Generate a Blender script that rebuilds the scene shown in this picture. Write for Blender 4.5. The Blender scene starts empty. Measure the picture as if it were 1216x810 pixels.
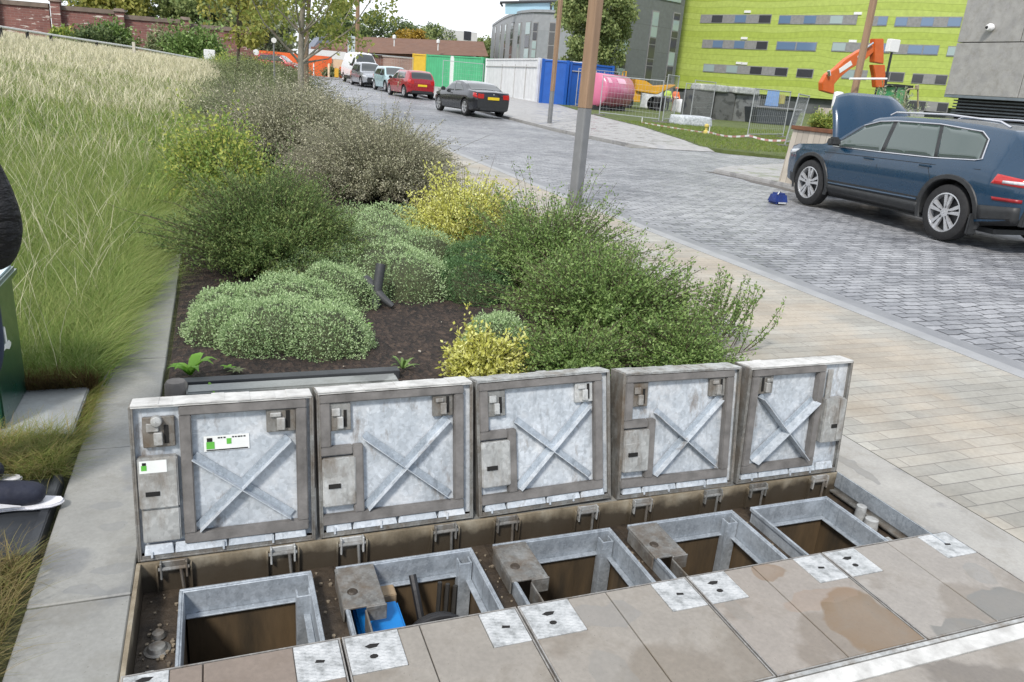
import bpy, bmesh, math, random
import numpy as np
from mathutils import Vector, Matrix
random.seed(7); RNG = np.random.default_rng(7)
sc = bpy.context.scene
COL = sc.collection
R_ = math.radians

# ------------------------------------------------------------------ camera
CAMH = 1.5
F = 906.0
def _cv(p): return Vector((p[0]-608, -(p[1]-405), -F))
_X = _cv((3000, 298)).normalized()
_Y = _cv((250, 70)); _Y = (_Y - _X*_X.dot(_Y)).normalized()
_Z = _X.cross(_Y)
CR = Matrix((_X, _Y, _Z))
cam_d = bpy.data.cameras.new('camera'); cam = bpy.data.objects.new('camera', cam_d); COL.objects.link(cam)
cam_d.sensor_width = 36; cam_d.lens = F/1216*36; cam_d.clip_end = 3000; cam_d.clip_start = .02
cam.matrix_world = Matrix.Translation((0, 0, CAMH)) @ CR.to_4x4()
sc.camera = cam

# ------------------------------------------------------------------ sky, sun, exposure
SUN_EL, SUN_AZ = R_(46), R_(218)       # azimuth measured clockwise from +Y
w = bpy.data.worlds.new('World'); sc.world = w; w.use_nodes = True
nt = w.node_tree; nt.nodes.clear()
out = nt.nodes.new('ShaderNodeOutputWorld'); bg = nt.nodes.new('ShaderNodeBackground')
sky = nt.nodes.new('ShaderNodeTexSky'); sky.sky_type = 'NISHITA'; sky.sun_disc = False
sky.sun_elevation = SUN_EL; sky.sun_rotation = SUN_AZ; sky.air_density = 1.0; sky.dust_density = 1.0
tc = nt.nodes.new('ShaderNodeTexCoord'); mp = nt.nodes.new('ShaderNodeMapping'); mp.inputs['Scale'].default_value = (1, 1, 2.6)
ns = nt.nodes.new('ShaderNodeTexNoise'); ns.inputs['Scale'].default_value = 2.3; ns.inputs['Detail'].default_value = 6
rp = nt.nodes.new('ShaderNodeValToRGB'); rp.color_ramp.elements[0].position = .33; rp.color_ramp.elements[1].position = .5
rp.color_ramp.elements[0].color = (.72, .72, .72, 1)
mx = nt.nodes.new('ShaderNodeMix'); mx.data_type = 'RGBA'
mx.inputs[7].default_value = (9.2, 9.6, 10.2, 1)
nt.links.new(tc.outputs['Generated'], mp.inputs[0]); nt.links.new(mp.outputs[0], ns.inputs['Vector'])
nt.links.new(ns.outputs['Fac'], rp.inputs[0])
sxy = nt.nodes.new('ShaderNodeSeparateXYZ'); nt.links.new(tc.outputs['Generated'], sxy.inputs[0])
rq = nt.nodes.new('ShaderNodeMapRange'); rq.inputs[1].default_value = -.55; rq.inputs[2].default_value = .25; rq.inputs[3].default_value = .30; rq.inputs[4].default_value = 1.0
mq = nt.nodes.new('ShaderNodeMath'); mq.operation = 'MULTIPLY'      # unseen sky behind the camera made bluer for reflections, bright cloud ahead
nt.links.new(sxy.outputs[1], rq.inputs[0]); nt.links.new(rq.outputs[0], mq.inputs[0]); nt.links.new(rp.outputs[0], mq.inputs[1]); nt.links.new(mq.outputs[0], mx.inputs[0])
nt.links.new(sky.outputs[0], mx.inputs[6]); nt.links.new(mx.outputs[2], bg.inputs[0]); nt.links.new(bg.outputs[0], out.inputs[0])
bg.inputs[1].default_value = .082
sd = bpy.data.lights.new('sun', 'SUN'); sd.energy = 2.0; sd.angle = R_(9); sd.color = (1, .95, .88)
so = bpy.data.objects.new('sun', sd); COL.objects.link(so)
_sv = Vector((math.sin(SUN_AZ)*math.cos(SUN_EL), math.cos(SUN_AZ)*math.cos(SUN_EL), math.sin(SUN_EL)))
so.rotation_euler = _sv.to_track_quat('Z', 'Y').to_euler(); so.location = (0, 0, 30)
sc.view_settings.view_transform = 'Standard'; sc.view_settings.look = 'None'
sc.view_settings.exposure = 0.82; sc.view_settings.gamma = 1
sc.render.engine = 'CYCLES'
sc.cycles.max_bounces = 6; sc.cycles.transparent_max_bounces = 12

# ------------------------------------------------------------------ helpers
def ray(px, py): return CR @ _cv((px, py))
def at(px, py, Y):
    r = ray(px, py); t = Y/r.y
    return Vector((r.x*t, Y, CAMH+r.z*t))
def zroad(y): return min(max((y-26)*.018, 0), .8)
def smooth(t): t = min(max(t, 0), 1); return t*t*(3-2*t)
def zg(x, y):
    "ground height"
    zr = zroad(y)
    k = smooth((2.6-x)/3.0)
    zl = 1.12*smooth((y-8)/30)
    bank = max(0, -x-.9)*.066*smooth((y-4)/14)
    return zr + (zl-zr)*k*(1 if zl > zr else 1) + bank if y < 75 else zr + (1.12-zr)*k + bank*.6
def thing(name, label, cat, loc=(0, 0, 0), rotz=0, group=None):
    o = bpy.data.objects.new(name, None); COL.objects.link(o); o.empty_display_size = .2
    o.location = loc; o.rotation_euler = (0, 0, rotz); o['label'] = label; o['category'] = cat
    if group: o['group'] = group
    return o
def tag(o, label, cat, group=None, kind=None):
    o['label'] = label; o['category'] = cat
    if group: o['group'] = group
    if kind: o['kind'] = kind
    return o
def struct(o, label=None):
    o['kind'] = 'structure'
    if label: o['label'] = label
    return o
def rootmat(p):
    while p.parent: p = p.parent
    return Matrix.Translation(p.location) @ p.rotation_euler.to_matrix().to_4x4()
def link(name, me, m, parent=None, world=False, smoothf=False):
    o = bpy.data.objects.new(name, me); COL.objects.link(o)
    if m: me.materials.append(m)
    if parent:
        o.parent = parent
        if world: me.transform(rootmat(parent).inverted())
    if smoothf:
        me.shade_smooth()
    return o
class MB:
    def __init__(s, M=None): s.v = []; s.f = []; s.M = M or Matrix.Identity(4)
    def add(s, vs, fs):
        b = len(s.v); s.v += [s.M @ Vector(p) for p in vs]; s.f += [tuple(b+i for i in f) for f in fs]; return s
    def box(s, x0, x1, y0, y1, z0, z1, tx=0, ty=0):
        # tx/ty: inset of the top
        return s.add([(x0, y0, z0), (x1, y0, z0), (x1, y1, z0), (x0, y1, z0), (x0+tx, y0+ty, z1), (x1-tx, y0+ty, z1), (x1-tx, y1-ty, z1), (x0+tx, y1-ty, z1)],
                     [(0, 3, 2, 1), (4, 5, 6, 7), (0, 1, 5, 4), (1, 2, 6, 5), (2, 3, 7, 6), (3, 0, 4, 7)])
    def obox(s, c, e, M):
        "box with centre c, half extents e, rotation M (3x3)"
        M4 = Matrix.Translation(c) @ M.to_4x4(); old = s.M; s.M = old @ M4
        s.box(-e[0], e[0], -e[1], e[1], -e[2], e[2]); s.M = old; return s
    def tube(s, pts, r, n=8, r1=None, cap=True):
        pts = [Vector(p) for p in pts]; m = len(pts)
        if not hasattr(r, '__len__'):
            r = [r + ((r1 if r1 is not None else r)-r)*i/max(1, m-1) for i in range(m)]
        vs = []; fs = []; up = None
        for i, p in enumerate(pts):
            t = (pts[min(i+1, m-1)]-pts[max(i-1, 0)]).normalized()
            if up is None: up = t.orthogonal().normalized()
            a = (up - t*up.dot(t))
            a = a.normalized() if a.length > 1e-6 else t.orthogonal().normalized()
            up = a; b = t.cross(a)
            for k in range(n):
                th = 2*math.pi*k/n; vs.append(p+(a*math.cos(th)+b*math.sin(th))*r[i])
        for i in range(m-1):
            for k in range(n):
                k2 = (k+1) % n; fs.append((i*n+k, i*n+k2, (i+1)*n+k2, (i+1)*n+k))
        if cap: fs.append(tuple(range(n-1, -1, -1))); fs.append(tuple((m-1)*n+k for k in range(n)))
        return s.add(vs, fs)
    def prism(s, poly, d0, d1, axis='z'):
        "extrude polygon (2-D) along axis between d0 and d1"
        n = len(poly)
        def P(a, b, d): return {'z': (a, b, d), 'y': (a, d, b), 'x': (d, a, b)}[axis]
        vs = [P(a, b, d0) for a, b in poly]+[P(a, b, d1) for a, b in poly]
        fs = [tuple(range(n-1, -1, -1)), tuple(range(n, 2*n))]+[(i, (i+1) % n, n+(i+1) % n, n+i) for i in range(n)]
        return s.add(vs, fs)
    def lathe(s, prof, n=24, axis='z', c=(0, 0, 0)):
        "profile (r, h) revolved"
        vs = []; fs = []
        for (r, h) in prof:
            for k in range(n):
                th = 2*math.pi*k/n; a, b = r*math.cos(th), r*math.sin(th)
                p = {'z': (a, b, h), 'y': (a, h, b), 'x': (h, a, b)}[axis]; vs.append((p[0]+c[0], p[1]+c[1], p[2]+c[2]))
        for i in range(len(prof)-1):
            for k in range(n):
                k2 = (k+1) % n; fs.append((i*n+k, i*n+k2, (i+1)*n+k2, (i+1)*n+k))
        return s.add(vs, fs)
    def build(s, name, m, parent=None, world=False, bev=0, sm=False, seg=2):
        me = bpy.data.meshes.new(name); me.from_pydata([tuple(p) for p in s.v], [], s.f)
        bm = bmesh.new(); bm.from_mesh(me); bmesh.ops.recalc_face_normals(bm, faces=bm.faces)
        if bev: bmesh.ops.bevel(bm, geom=[e for e in bm.edges if e.is_manifold and e.calc_face_angle(0) > .4], offset=bev, segments=seg, affect='EDGES', clamp_overlap=True)
        bm.to_mesh(me); bm.free()
        o = link(name, me, m, parent, world)
        if sm: 
            me.shade_smooth()
            try: me.set_sharp_from_angle(angle=R_(38))
            except Exception: pass
        return o
def qmesh(name, V, attr=None):
    "V: (n*4,3) array of quads"
    V = np.asarray(V, dtype=np.float32); n = len(V)//4
    me = bpy.data.meshes.new(name); me.vertices.add(len(V)); me.loops.add(len(V)); me.polygons.add(n)
    me.vertices.foreach_set('co', V.ravel()); me.loops.foreach_set('vertex_index', np.arange(len(V), dtype=np.int32))
    me.polygons.foreach_set('loop_start', np.arange(0, len(V), 4, dtype=np.int32))
    if attr is not None:
        a = me.attributes.new('t', 'FLOAT', 'POINT'); a.data.foreach_set('value', np.asarray(attr, dtype=np.float32))
    me.update(calc_edges=True); return me
def unit(a): return a/np.maximum(np.linalg.norm(a, axis=-1, keepdims=True), 1e-9)
def leafquads(P, D, l, wd):
    n = len(P); D = unit(D); S = unit(np.cross(D, RNG.normal(size=(n, 3)))); N = np.cross(D, S)
    l = np.broadcast_to(np.asarray(l, float), (n,))[:, None]; wd = np.broadcast_to(np.asarray(wd, float), (n,))[:, None]
    V = np.empty((n, 4, 3)); V[:, 0] = P; V[:, 1] = P+D*l*.45+S*wd*.5; V[:, 2] = P+D*l - N*l*.08; V[:, 3] = P+D*l*.45-S*wd*.5
    return V.reshape(-1, 3)

# ------------------------------------------------------------------ materials
MATS = {}
def newmat(name):
    m = bpy.data.materials.new(name); m.use_nodes = True; nt = m.node_tree
    return m, nt, nt.nodes['Principled BSDF'], nt.nodes.new('ShaderNodeTexCoord')
def N(nt, t, **k):
    n = nt.nodes.new('ShaderNode'+t)
    for a, b in k.items():
        if a.startswith('_'): n.inputs[a[1:]].default_value = b
        else: setattr(n, a, b)
    return n
def noise(nt, vec, scale, detail=5, rough=.6):
    n = N(nt, 'TexNoise'); n.inputs['Scale'].default_value = scale; n.inputs['Detail'].default_value = detail; n.inputs['Roughness'].default_value = rough
    if vec: nt.links.new(vec, n.inputs['Vector'])
    return n.outputs['Fac']
def ramp(nt, fac, stops, interp='LINEAR'):
    r = N(nt, 'ValToRGB'); cr = r.color_ramp; cr.interpolation = interp
    while len(cr.elements) < len(stops): cr.elements.new(.5)
    for e, (p, c) in zip(cr.elements, stops):
        e.position = p; e.color = (c, c, c, 1) if not hasattr(c, '__len__') else (*c, 1)
    nt.links.new(fac, r.inputs[0]); return r.outputs[0]
def mixc(nt, fac, a, b, mode='MIX'):
    n = N(nt, 'Mix', data_type='RGBA', blend_type=mode)
    for i, x in ((0, fac), (6, a), (7, b)):
        if hasattr(x, 'links') or isinstance(x, bpy.types.NodeSocket): nt.links.new(x, n.inputs[i])
        else: n.inputs[i].default_value = x if i == 0 else (*x, 1)
    return n.outputs[2]
def math_(nt, op, a, b=0, clamp=False):
    n = N(nt, 'Math', operation=op); n.use_clamp = clamp
    for i, x in ((0, a), (1, b)):
        if isinstance(x, bpy.types.NodeSocket): nt.links.new(x, n.inputs[i])
        else: n.inputs[i].default_value = x
    return n.outputs[0]
def bump(nt, b, h, strength=.3, dist=.01):
    n = N(nt, 'Bump'); n.inputs['Strength'].default_value = strength; n.inputs['Distance'].default_value = dist
    nt.links.new(h, n.inputs['Height']); nt.links.new(n.outputs[0], b.inputs['Normal']); return n
def mapping(nt, tcs, scale=(1, 1, 1), rot=(0, 0, 0), loc=(0, 0, 0)):
    n = N(nt, 'Mapping'); n.inputs['Scale'].default_value = scale; n.inputs['Rotation'].default_value = rot; n.inputs['Location'].default_value = loc
    nt.links.new(tcs, n.inputs[0]); return n.outputs[0]
def M(name, c1, c2=None, scale=6, rough=.7, metal=0, bmp=.15, bscale=60, bdist=.004, detail=6, spec=None, coat=0, stretch=(1, 1, 1)):
    "plain material with noise mottling and fine bump"
    if name in MATS: return MATS[name]
    m, nt, b, tc = newmat(name)
    v = mapping(nt, tc.outputs['Object'], stretch)
    c2 = c2 or tuple(x*.75 for x in c1)
    f = noise(nt, v, scale, detail)
    nt.links.new(ramp(nt, f, [(.3, c2), (.68, c1)]), b.inputs['Base Color'])
    r = ramp(nt, noise(nt, v, scale*1.7, 4), [(.3, min(1, rough*1.15)), (.7, rough*.85)]); nt.links.new(r, b.inputs['Roughness'])
    b.inputs['Metallic'].default_value = metal
    if spec is not None: b.inputs['Specular IOR Level'].default_value = spec
    if coat: b.inputs['Coat Weight'].default_value = coat; b.inputs['Coat Roughness'].default_value = .06
    if bmp: bump(nt, b, noise(nt, v, bscale, 5), bmp, bdist)
    MATS[name] = m; return m
def leafmat(name, cols, scale=3, trans=.3, rough=.55, tcols=None):
    "cols: dark, mid, light picked per leaf and shifted by a slow noise (real colour differences between shoots)"
    m, nt, b, tc = newmat(name)
    g = N(nt, 'NewGeometry'); f = noise(nt, tc.outputs['Object'], scale, 3)
    s = math_(nt, 'ADD', math_(nt, 'MULTIPLY', g.outputs['Random Per Island'], .6), math_(nt, 'MULTIPLY', f, .5), True)
    k = len(cols)
    c = ramp(nt, s, [(.12+.76*i/(k-1), cc) for i, cc in enumerate(cols)])
    if tcols:
        at_ = N(nt, 'Attribute', attribute_name='t')
        tf = ramp(nt, at_.outputs['Fac'], [(tcols[0], 0.0), (tcols[1], 1.0)])
        c = mixc(nt, tf, c, tcols[2])
    nt.links.new(c, b.inputs['Base Color']); b.inputs['Roughness'].default_value = rough
    b.inputs['Specular IOR Level'].default_value = .3
    tr = N(nt, 'BsdfTranslucent'); nt.links.new(c, tr.inputs[0]); ms = N(nt, 'MixShader'); ms.inputs[0].default_value = trans
    o = nt.nodes['Material Output']; nt.links.new(b.outputs[0], ms.inputs[1]); nt.links.new(tr.outputs[0], ms.inputs[2]); nt.links.new(ms.outputs[0], o.inputs[0])
    return m
def bricks(nt, vec, bw, rh, mortar=.01, c1=(.4, .4, .4), c2=(.3, .3, .3), cm=(.1, .1, .1), off=.5, msmooth=.15, bias=0):
    n = N(nt, 'TexBrick'); n.offset = off
    for k, v in (('Scale', 1), ('Brick Width', bw), ('Row Height', rh), ('Mortar Size', mortar), ('Mortar Smooth', msmooth), ('Bias', bias)): n.inputs[k].default_value = v
    n.inputs['Color1'].default_value = (*c1, 1); n.inputs['Color2'].default_value = (*c2, 1); n.inputs['Mortar'].default_value = (*cm, 1)
    nt.links.new(vec, n.inputs['Vector']); return n
def glassmat(name, col, rough=.08):
    m, nt, b, tc = newmat(name); b.inputs['Base Color'].default_value = (*col, 1); b.inputs['Roughness'].default_value = rough
    b.inputs['Specular IOR Level'].default_value = .8; b.inputs['Coat Weight'].default_value = .5
    return m
def warp(nt, vec, scale, amt):
    n = N(nt, 'TexNoise'); n.inputs['Scale'].default_value = scale; n.inputs['Detail'].default_value = 2
    nt.links.new(vec, n.inputs['Vector'])
    s = N(nt, 'VectorMath', operation='SUBTRACT'); nt.links.new(n.outputs['Color'], s.inputs[0]); s.inputs[1].default_value = (.5, .5, .5)
    k = N(nt, 'VectorMath', operation='SCALE'); nt.links.new(s.outputs[0], k.inputs[0]); k.inputs['Scale'].default_value = amt
    a = N(nt, 'VectorMath', operation='ADD'); nt.links.new(vec, a.inputs[0]); nt.links.new(k.outputs[0], a.inputs[1]); return a.outputs[0]

def mat_setts():
    m, nt, b, tc = newmat('stone setts')
    v0 = tc.outputs['Object']; v = warp(nt, v0, 6, .06); v = warp(nt, v, .8, .16)
    n = bricks(nt, v, .23, .105, .009, (.36, .365, .375), (.18, .185, .195), (.035, .035, .038), .43, .5, -.15)
    big = ramp(nt, noise(nt, v0, .5, 6), [(.33, (.62, .63, .66)), (.65, (1.12, 1.12, 1.12))])
    fine = ramp(nt, noise(nt, v0, 26, 6), [(.3, (.75, .75, .76)), (.7, (1.12, 1.12, 1.12))])
    lime = ramp(nt, noise(nt, v0, 3.2, 5), [(.5, 0.0), (.75, .55)])
    c = mixc(nt, 1.0, mixc(nt, 1.0, n.outputs['Color'], big, 'MULTIPLY'), fine, 'MULTIPLY')
    c = mixc(nt, lime, c, (.42, .43, .44))
    jm = math_(nt, 'MULTIPLY', ramp(nt, n.outputs['Fac'], [(.3, 0.0), (.9, 1.0)]), ramp(nt, noise(nt, v0, 3.7, 5), [(.36, .35), (.6, 1.0)]))
    c = mixc(nt, jm, c, (.05, .052, .055))
    # open joints where the stones have sunk
    gap = math_(nt, 'MULTIPLY', ramp(nt, n.outputs['Fac'], [(.05, 0.0), (.3, 1.0)]), ramp(nt, noise(nt, v0, 2.1, 4), [(.52, 0.0), (.57, 1.0)]))
    c = mixc(nt, gap, c, (.02, .02, .022))
    nt.links.new(c, b.inputs['Base Color'])
    nt.links.new(ramp(nt, noise(nt, v0, 7, 5), [(.35, .62), (.65, .38)]), b.inputs['Roughness'])
    vor = N(nt, 'TexVoronoi'); vor.inputs['Scale'].default_value = 5; nt.links.new(v, vor.inputs['Vector'])
    h = math_(nt, 'ADD', math_(nt, 'MULTIPLY', n.outputs['Fac'], -1.0), math_(nt, 'MULTIPLY', noise(nt, v0, 9, 5), .9))
    bump(nt, b, h, .6, .012); return m
def mat_pavers():
    m, nt, b, tc = newmat('stone paver strips')
    v0 = tc.outputs['Object']; v = warp(nt, v0, 2, .012)
    n = bricks(nt, v, .38, .086, .003, (.385, .375, .335), (.30, .292, .262), (.19, .182, .168), .37, .3, -.1)
    n2 = bricks(nt, v, .38, .086, .0, (1, 1, 1), (0, 0, 0), (0, 0, 0), .37); n2.inputs['Bias'].default_value = -.55
    tan = mixc(nt, math_(nt, 'MULTIPLY', n2.outputs['Color'], ramp(nt, noise(nt, v0, .9, 3), [(.42, 0.0), (.58, .5)])), n.outputs['Color'], (.4, .32, .23))
    big = ramp(nt, noise(nt, v0, 1.3, 6), [(.32, (.72, .71, .69)), (.6, (1.06, 1.06, 1.06))])
    fine = ramp(nt, noise(nt, v0, 40, 6), [(.3, (.86, .86, .86)), (.7, (1.06, 1.06, 1.06))])
    c = mixc(nt, 1.0, mixc(nt, 1.0, tan, big, 'MULTIPLY'), fine, 'MULTIPLY')
    nt.links.new(c, b.inputs['Base Color']); b.inputs['Roughness'].default_value = .62
    h = math_(nt, 'ADD', math_(nt, 'MULTIPLY', n.outputs['Fac'], -1.0), math_(nt, 'MULTIPLY', noise(nt, v0, 18, 5), .35))
    bump(nt, b, h, .45, .005); return m
def mat_slab(name, base, wet=(.5, .5, .5), stains=(), wetlo=.56, wethi=.6, rough=.6):
    "weathered stone slab: blotchy, with damp patches; stains = [(x,y,radius,colour)] in object space"
    m, nt, b, tc = newmat(name); v0 = tc.outputs['Object']
    c = ramp(nt, noise(nt, v0, 3.5, 7), [(.3, tuple(x*.82 for x in base)), (.7, tuple(x*1.08 for x in base))])
    fine = ramp(nt, noise(nt, v0, 70, 5), [(.3, (.88, .88, .88)), (.7, (1.05, 1.05, 1.05))])
    c = mixc(nt, 1.0, c, fine, 'MULTIPLY')
    wm = ramp(nt, noise(nt, warp(nt, v0, 9, .05), 2.4, 5, .5), [(wetlo, 0.0), (wethi, 1.0)])
    c = mixc(nt, wm, c, mixc(nt, 1.0, c, wet, 'MULTIPLY'))
    rg = ramp(nt, wm, [(0, rough), (1, .28)])
    vw = warp(nt, v0, 5, .16); vw = warp(nt, vw, 22, .03)
    for (x, y, r, colr, k) in stains:
        mp_ = mapping(nt, vw, (1/r[0], 1/r[1], 0), (0, 0, 0), (-x/r[0], -y/r[1], 0))
        ln = N(nt, 'VectorMath', operation='LENGTH'); nt.links.new(mp_, ln.inputs[0])
        f = ramp(nt, ln.outputs['Value'], [(.45, k*.75), (.93, k), (1.03, 0.0)])
        c = mixc(nt, f, c, colr)
    dirt = ramp(nt, noise(nt, warp(nt, v0, 3, .2), 5.5, 8, .72), [(.5, 0.0), (.66, .5)]); c = mixc(nt, dirt, c, tuple(x*.62 for x in (base[0], base[1]*.95, base[2]*.86)))
    sp = ramp(nt, noise(nt, v0, 160, 2), [(.70, 0.0), (.74, .8)]); c = mixc(nt, sp, c, (.1, .09, .075))
    nt.links.new(c, b.inputs['Base Color']); nt.links.new(rg, b.inputs['Roughness'])
    bump(nt, b, noise(nt, v0, 45, 6), .25, .003); return m
def mat_wall():
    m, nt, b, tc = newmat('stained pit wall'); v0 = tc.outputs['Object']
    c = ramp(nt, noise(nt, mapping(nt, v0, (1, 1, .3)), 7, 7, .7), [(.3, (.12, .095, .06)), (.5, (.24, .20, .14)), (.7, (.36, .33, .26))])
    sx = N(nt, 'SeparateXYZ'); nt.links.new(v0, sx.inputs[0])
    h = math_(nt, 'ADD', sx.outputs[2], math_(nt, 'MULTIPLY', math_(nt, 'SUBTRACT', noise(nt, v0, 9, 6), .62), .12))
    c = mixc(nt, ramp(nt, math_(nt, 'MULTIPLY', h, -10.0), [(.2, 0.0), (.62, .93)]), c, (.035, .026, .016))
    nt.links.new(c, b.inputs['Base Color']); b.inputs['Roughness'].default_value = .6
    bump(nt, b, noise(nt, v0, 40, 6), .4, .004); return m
def mat_galv(name, c1, c2, rust=0, rough=.5, scale=16, metal=.35):
    m, nt, b, tc = newmat(name); v0 = tc.outputs['Object']
    vor = N(nt, 'TexVoronoi'); vor.inputs['Scale'].default_value = scale*3; nt.links.new(warp(nt, v0, 30, .03), vor.inputs['Vector'])
    sp = ramp(nt, vor.outputs['Color'], [(.1, c2), (.9, c1)])
    c = mixc(nt, .55, sp, ramp(nt, noise(nt, v0, scale*.5, 7, .65), [(.32, c2), (.66, c1)]))
    v2 = N(nt, 'TexVoronoi'); v2.inputs['Scale'].default_value = scale*9; nt.links.new(warp(nt, v0, 40, .012), v2.inputs['Vector']); c = mixc(nt, 1.0, c, ramp(nt, v2.outputs['Color'], [(.1, .84), (.9, 1.1)]), 'MULTIPLY')
    drip = ramp(nt, noise(nt, mapping(nt, v0, (26, 26, 1.6)), 1.3, 5, .7), [(.55, 0.0), (.68, .5)]); c = mixc(nt, drip, c, tuple(x*.55 for x in c2))
    scr = ramp(nt, noise(nt, mapping(nt, v0, (3, 60, 60), (.4, .7, .2)), 3, 3, .5), [(.70, 0.0), (.73, .5)]); c = mixc(nt, scr, c, tuple(min(.8, x*1.4) for x in c1))
    lime = ramp(nt, noise(nt, v0, 7, 6, .7), [(.52, 0.0), (.72, .6)])
    c = mixc(nt, lime, c, tuple(min(.75, x*1.35) for x in c1))
    if rust:
        rm = ramp(nt, noise(nt, mapping(nt, v0, (1, 1, .35)), 11, 6, .7), [(.6-rust*.18, 0.0), (.72, .8)])
        c = mixc(nt, rm, c, (.14, .095, .055))
    nt.links.new(c, b.inputs['Base Color']); b.inputs['Metallic'].default_value = metal
    nt.links.new(ramp(nt, noise(nt, v0, 12, 4), [(.3, rough*1.2), (.7, rough*.8)]), b.inputs['Roughness'])
    bump(nt, b, noise(nt, v0, 90, 5), .12, .002); return m
def mat_brick(name, c1, c2, cm, white=0.0, bw=.22, rh=.075):
    m, nt, b, tc = newmat(name); v0 = tc.outputs['Object']
    sx = N(nt, 'SeparateXYZ'); nt.links.new(v0, sx.inputs[0]); cx = N(nt, 'CombineXYZ')
    s = math_(nt, 'ADD', sx.outputs[0], sx.outputs[1]); nt.links.new(s, cx.inputs[0]); nt.links.new(sx.outputs[2], cx.inputs[1])
    n = bricks(nt, cx.outputs[0], bw, rh, .008, c1, c2, cm)
    big = ramp(nt, noise(nt, v0, .7, 6), [(.3, (.75, .75, .75)), (.7, (1.12, 1.12, 1.12))])
    c = mixc(nt, 1.0, n.outputs['Color'], big, 'MULTIPLY')
    if white:
        wv = mapping(nt, v0, (1.1, 1.1, 6.5)); wm = ramp(nt, noise(nt, wv, 1.2, 3), [(white, 0.0), (white+.04, 1.0)])
        c = mixc(nt, wm, c, (.62, .55, .5))
    nt.links.new(c, b.inputs['Base Color']); b.inputs['Roughness'].default_value = .85
    bump(nt, b, n.outputs['Fac'], -.3, .01); return m
def mat_boards(name, c1, c2, width, axis='x', groove=(.1, .1, .1), wobble=0.0, rough=.6, gw=.05):
    "boards / cladding sheets with grooves every `width` along axis; grooves are dark joint gaps"
    m, nt, b, tc = newmat(name); v0 = tc.outputs['Object']
    if wobble: v0 = warp(nt, v0, .06, wobble)
    sx = N(nt, 'SeparateXYZ'); nt.links.new(v0, sx.inputs[0])
    i = {'x': 0, 'y': 1, 'z': 2}[axis]; t = math_(nt, 'DIVIDE', sx.outputs[i], width)
    fr = math_(nt, 'FRACT', t); fl = math_(nt, 'FLOOR', t)
    wn = N(nt, 'TexWhiteNoise', noise_dimensions='1D'); nt.links.new(fl, wn.inputs['W'])
    c = mixc(nt, wn.outputs['Value'], c1, c2)
    c = mixc(nt, 1.0, c, ramp(nt, noise(nt, mapping(nt, tc.outputs['Object'], (1, 1, 1)), 2.5, 6), [(.3, (.85, .85, .85)), (.7, (1.08, 1.08, 1.08))]), 'MULTIPLY')
    g = math_(nt, 'LESS_THAN', fr, gw)
    c = mixc(nt, g, c, groove)
    nt.links.new(c, b.inputs['Base Color']); b.inputs['Roughness'].default_value = rough
    bump(nt, b, g, -.4, .01); return m
def mat_soil():
    m, nt, b, tc = newmat('bark mulch'); v0 = tc.outputs['Object']
    vor = N(nt, 'TexVoronoi'); vor.inputs['Scale'].default_value = 55; nt.links.new(warp(nt, mapping(nt, v0, (1, .6, 1)), 20, .05), vor.inputs['Vector'])
    c = ramp(nt, vor.outputs['Color'], [(.1, (.012, .009, .008)), (.6, (.04, .027, .021)), (.95, (.085, .058, .042))])
    c = mixc(nt, 1.0, c, ramp(nt, noise(nt, v0, 8, 6), [(.3, (.6, .6, .6)), (.7, (1.3, 1.25, 1.2))]), 'MULTIPLY')
    nt.links.new(c, b.inputs['Base Color']); b.inputs['Roughness'].default_value = .9
    bump(nt, b, math_(nt, 'ADD', vor.outputs['Distance'], noise(nt, v0, 120, 4)), .9, .012); return m
def mat_turf(name, cols):
    m, nt, b, tc = newmat(name); v0 = tc.outputs['Object']
    c = ramp(nt, noise(nt, v0, 1.6, 8, .7), [(.25, cols[0]), (.5, cols[1]), (.75, cols[2])])
    c = mixc(nt, 1.0, c, ramp(nt, noise(nt, v0, 60, 5), [(.3, (.6, .6, .6)), (.7, (1.3, 1.3, 1.3))]), 'MULTIPLY')
    nt.links.new(c, b.inputs['Base Color']); b.inputs['Roughness'].default_value = .95
    bump(nt, b, noise(nt, v0, 70, 6), .8, .03); return m
def carpaint(name, col, metal=.35):
    m, nt, b, tc = newmat(name); b.inputs['Base Color'].default_value = (*col, 1); b.inputs['Metallic'].default_value = metal
    nt.links.new(ramp(nt, noise(nt, tc.outputs['Object'], 8, 4), [(.3, .34), (.7, .24)]), b.inputs['Roughness'])
    b.inputs['Coat Weight'].default_value = 1; b.inputs['Coat Roughness'].default_value = .05
    return m

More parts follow.
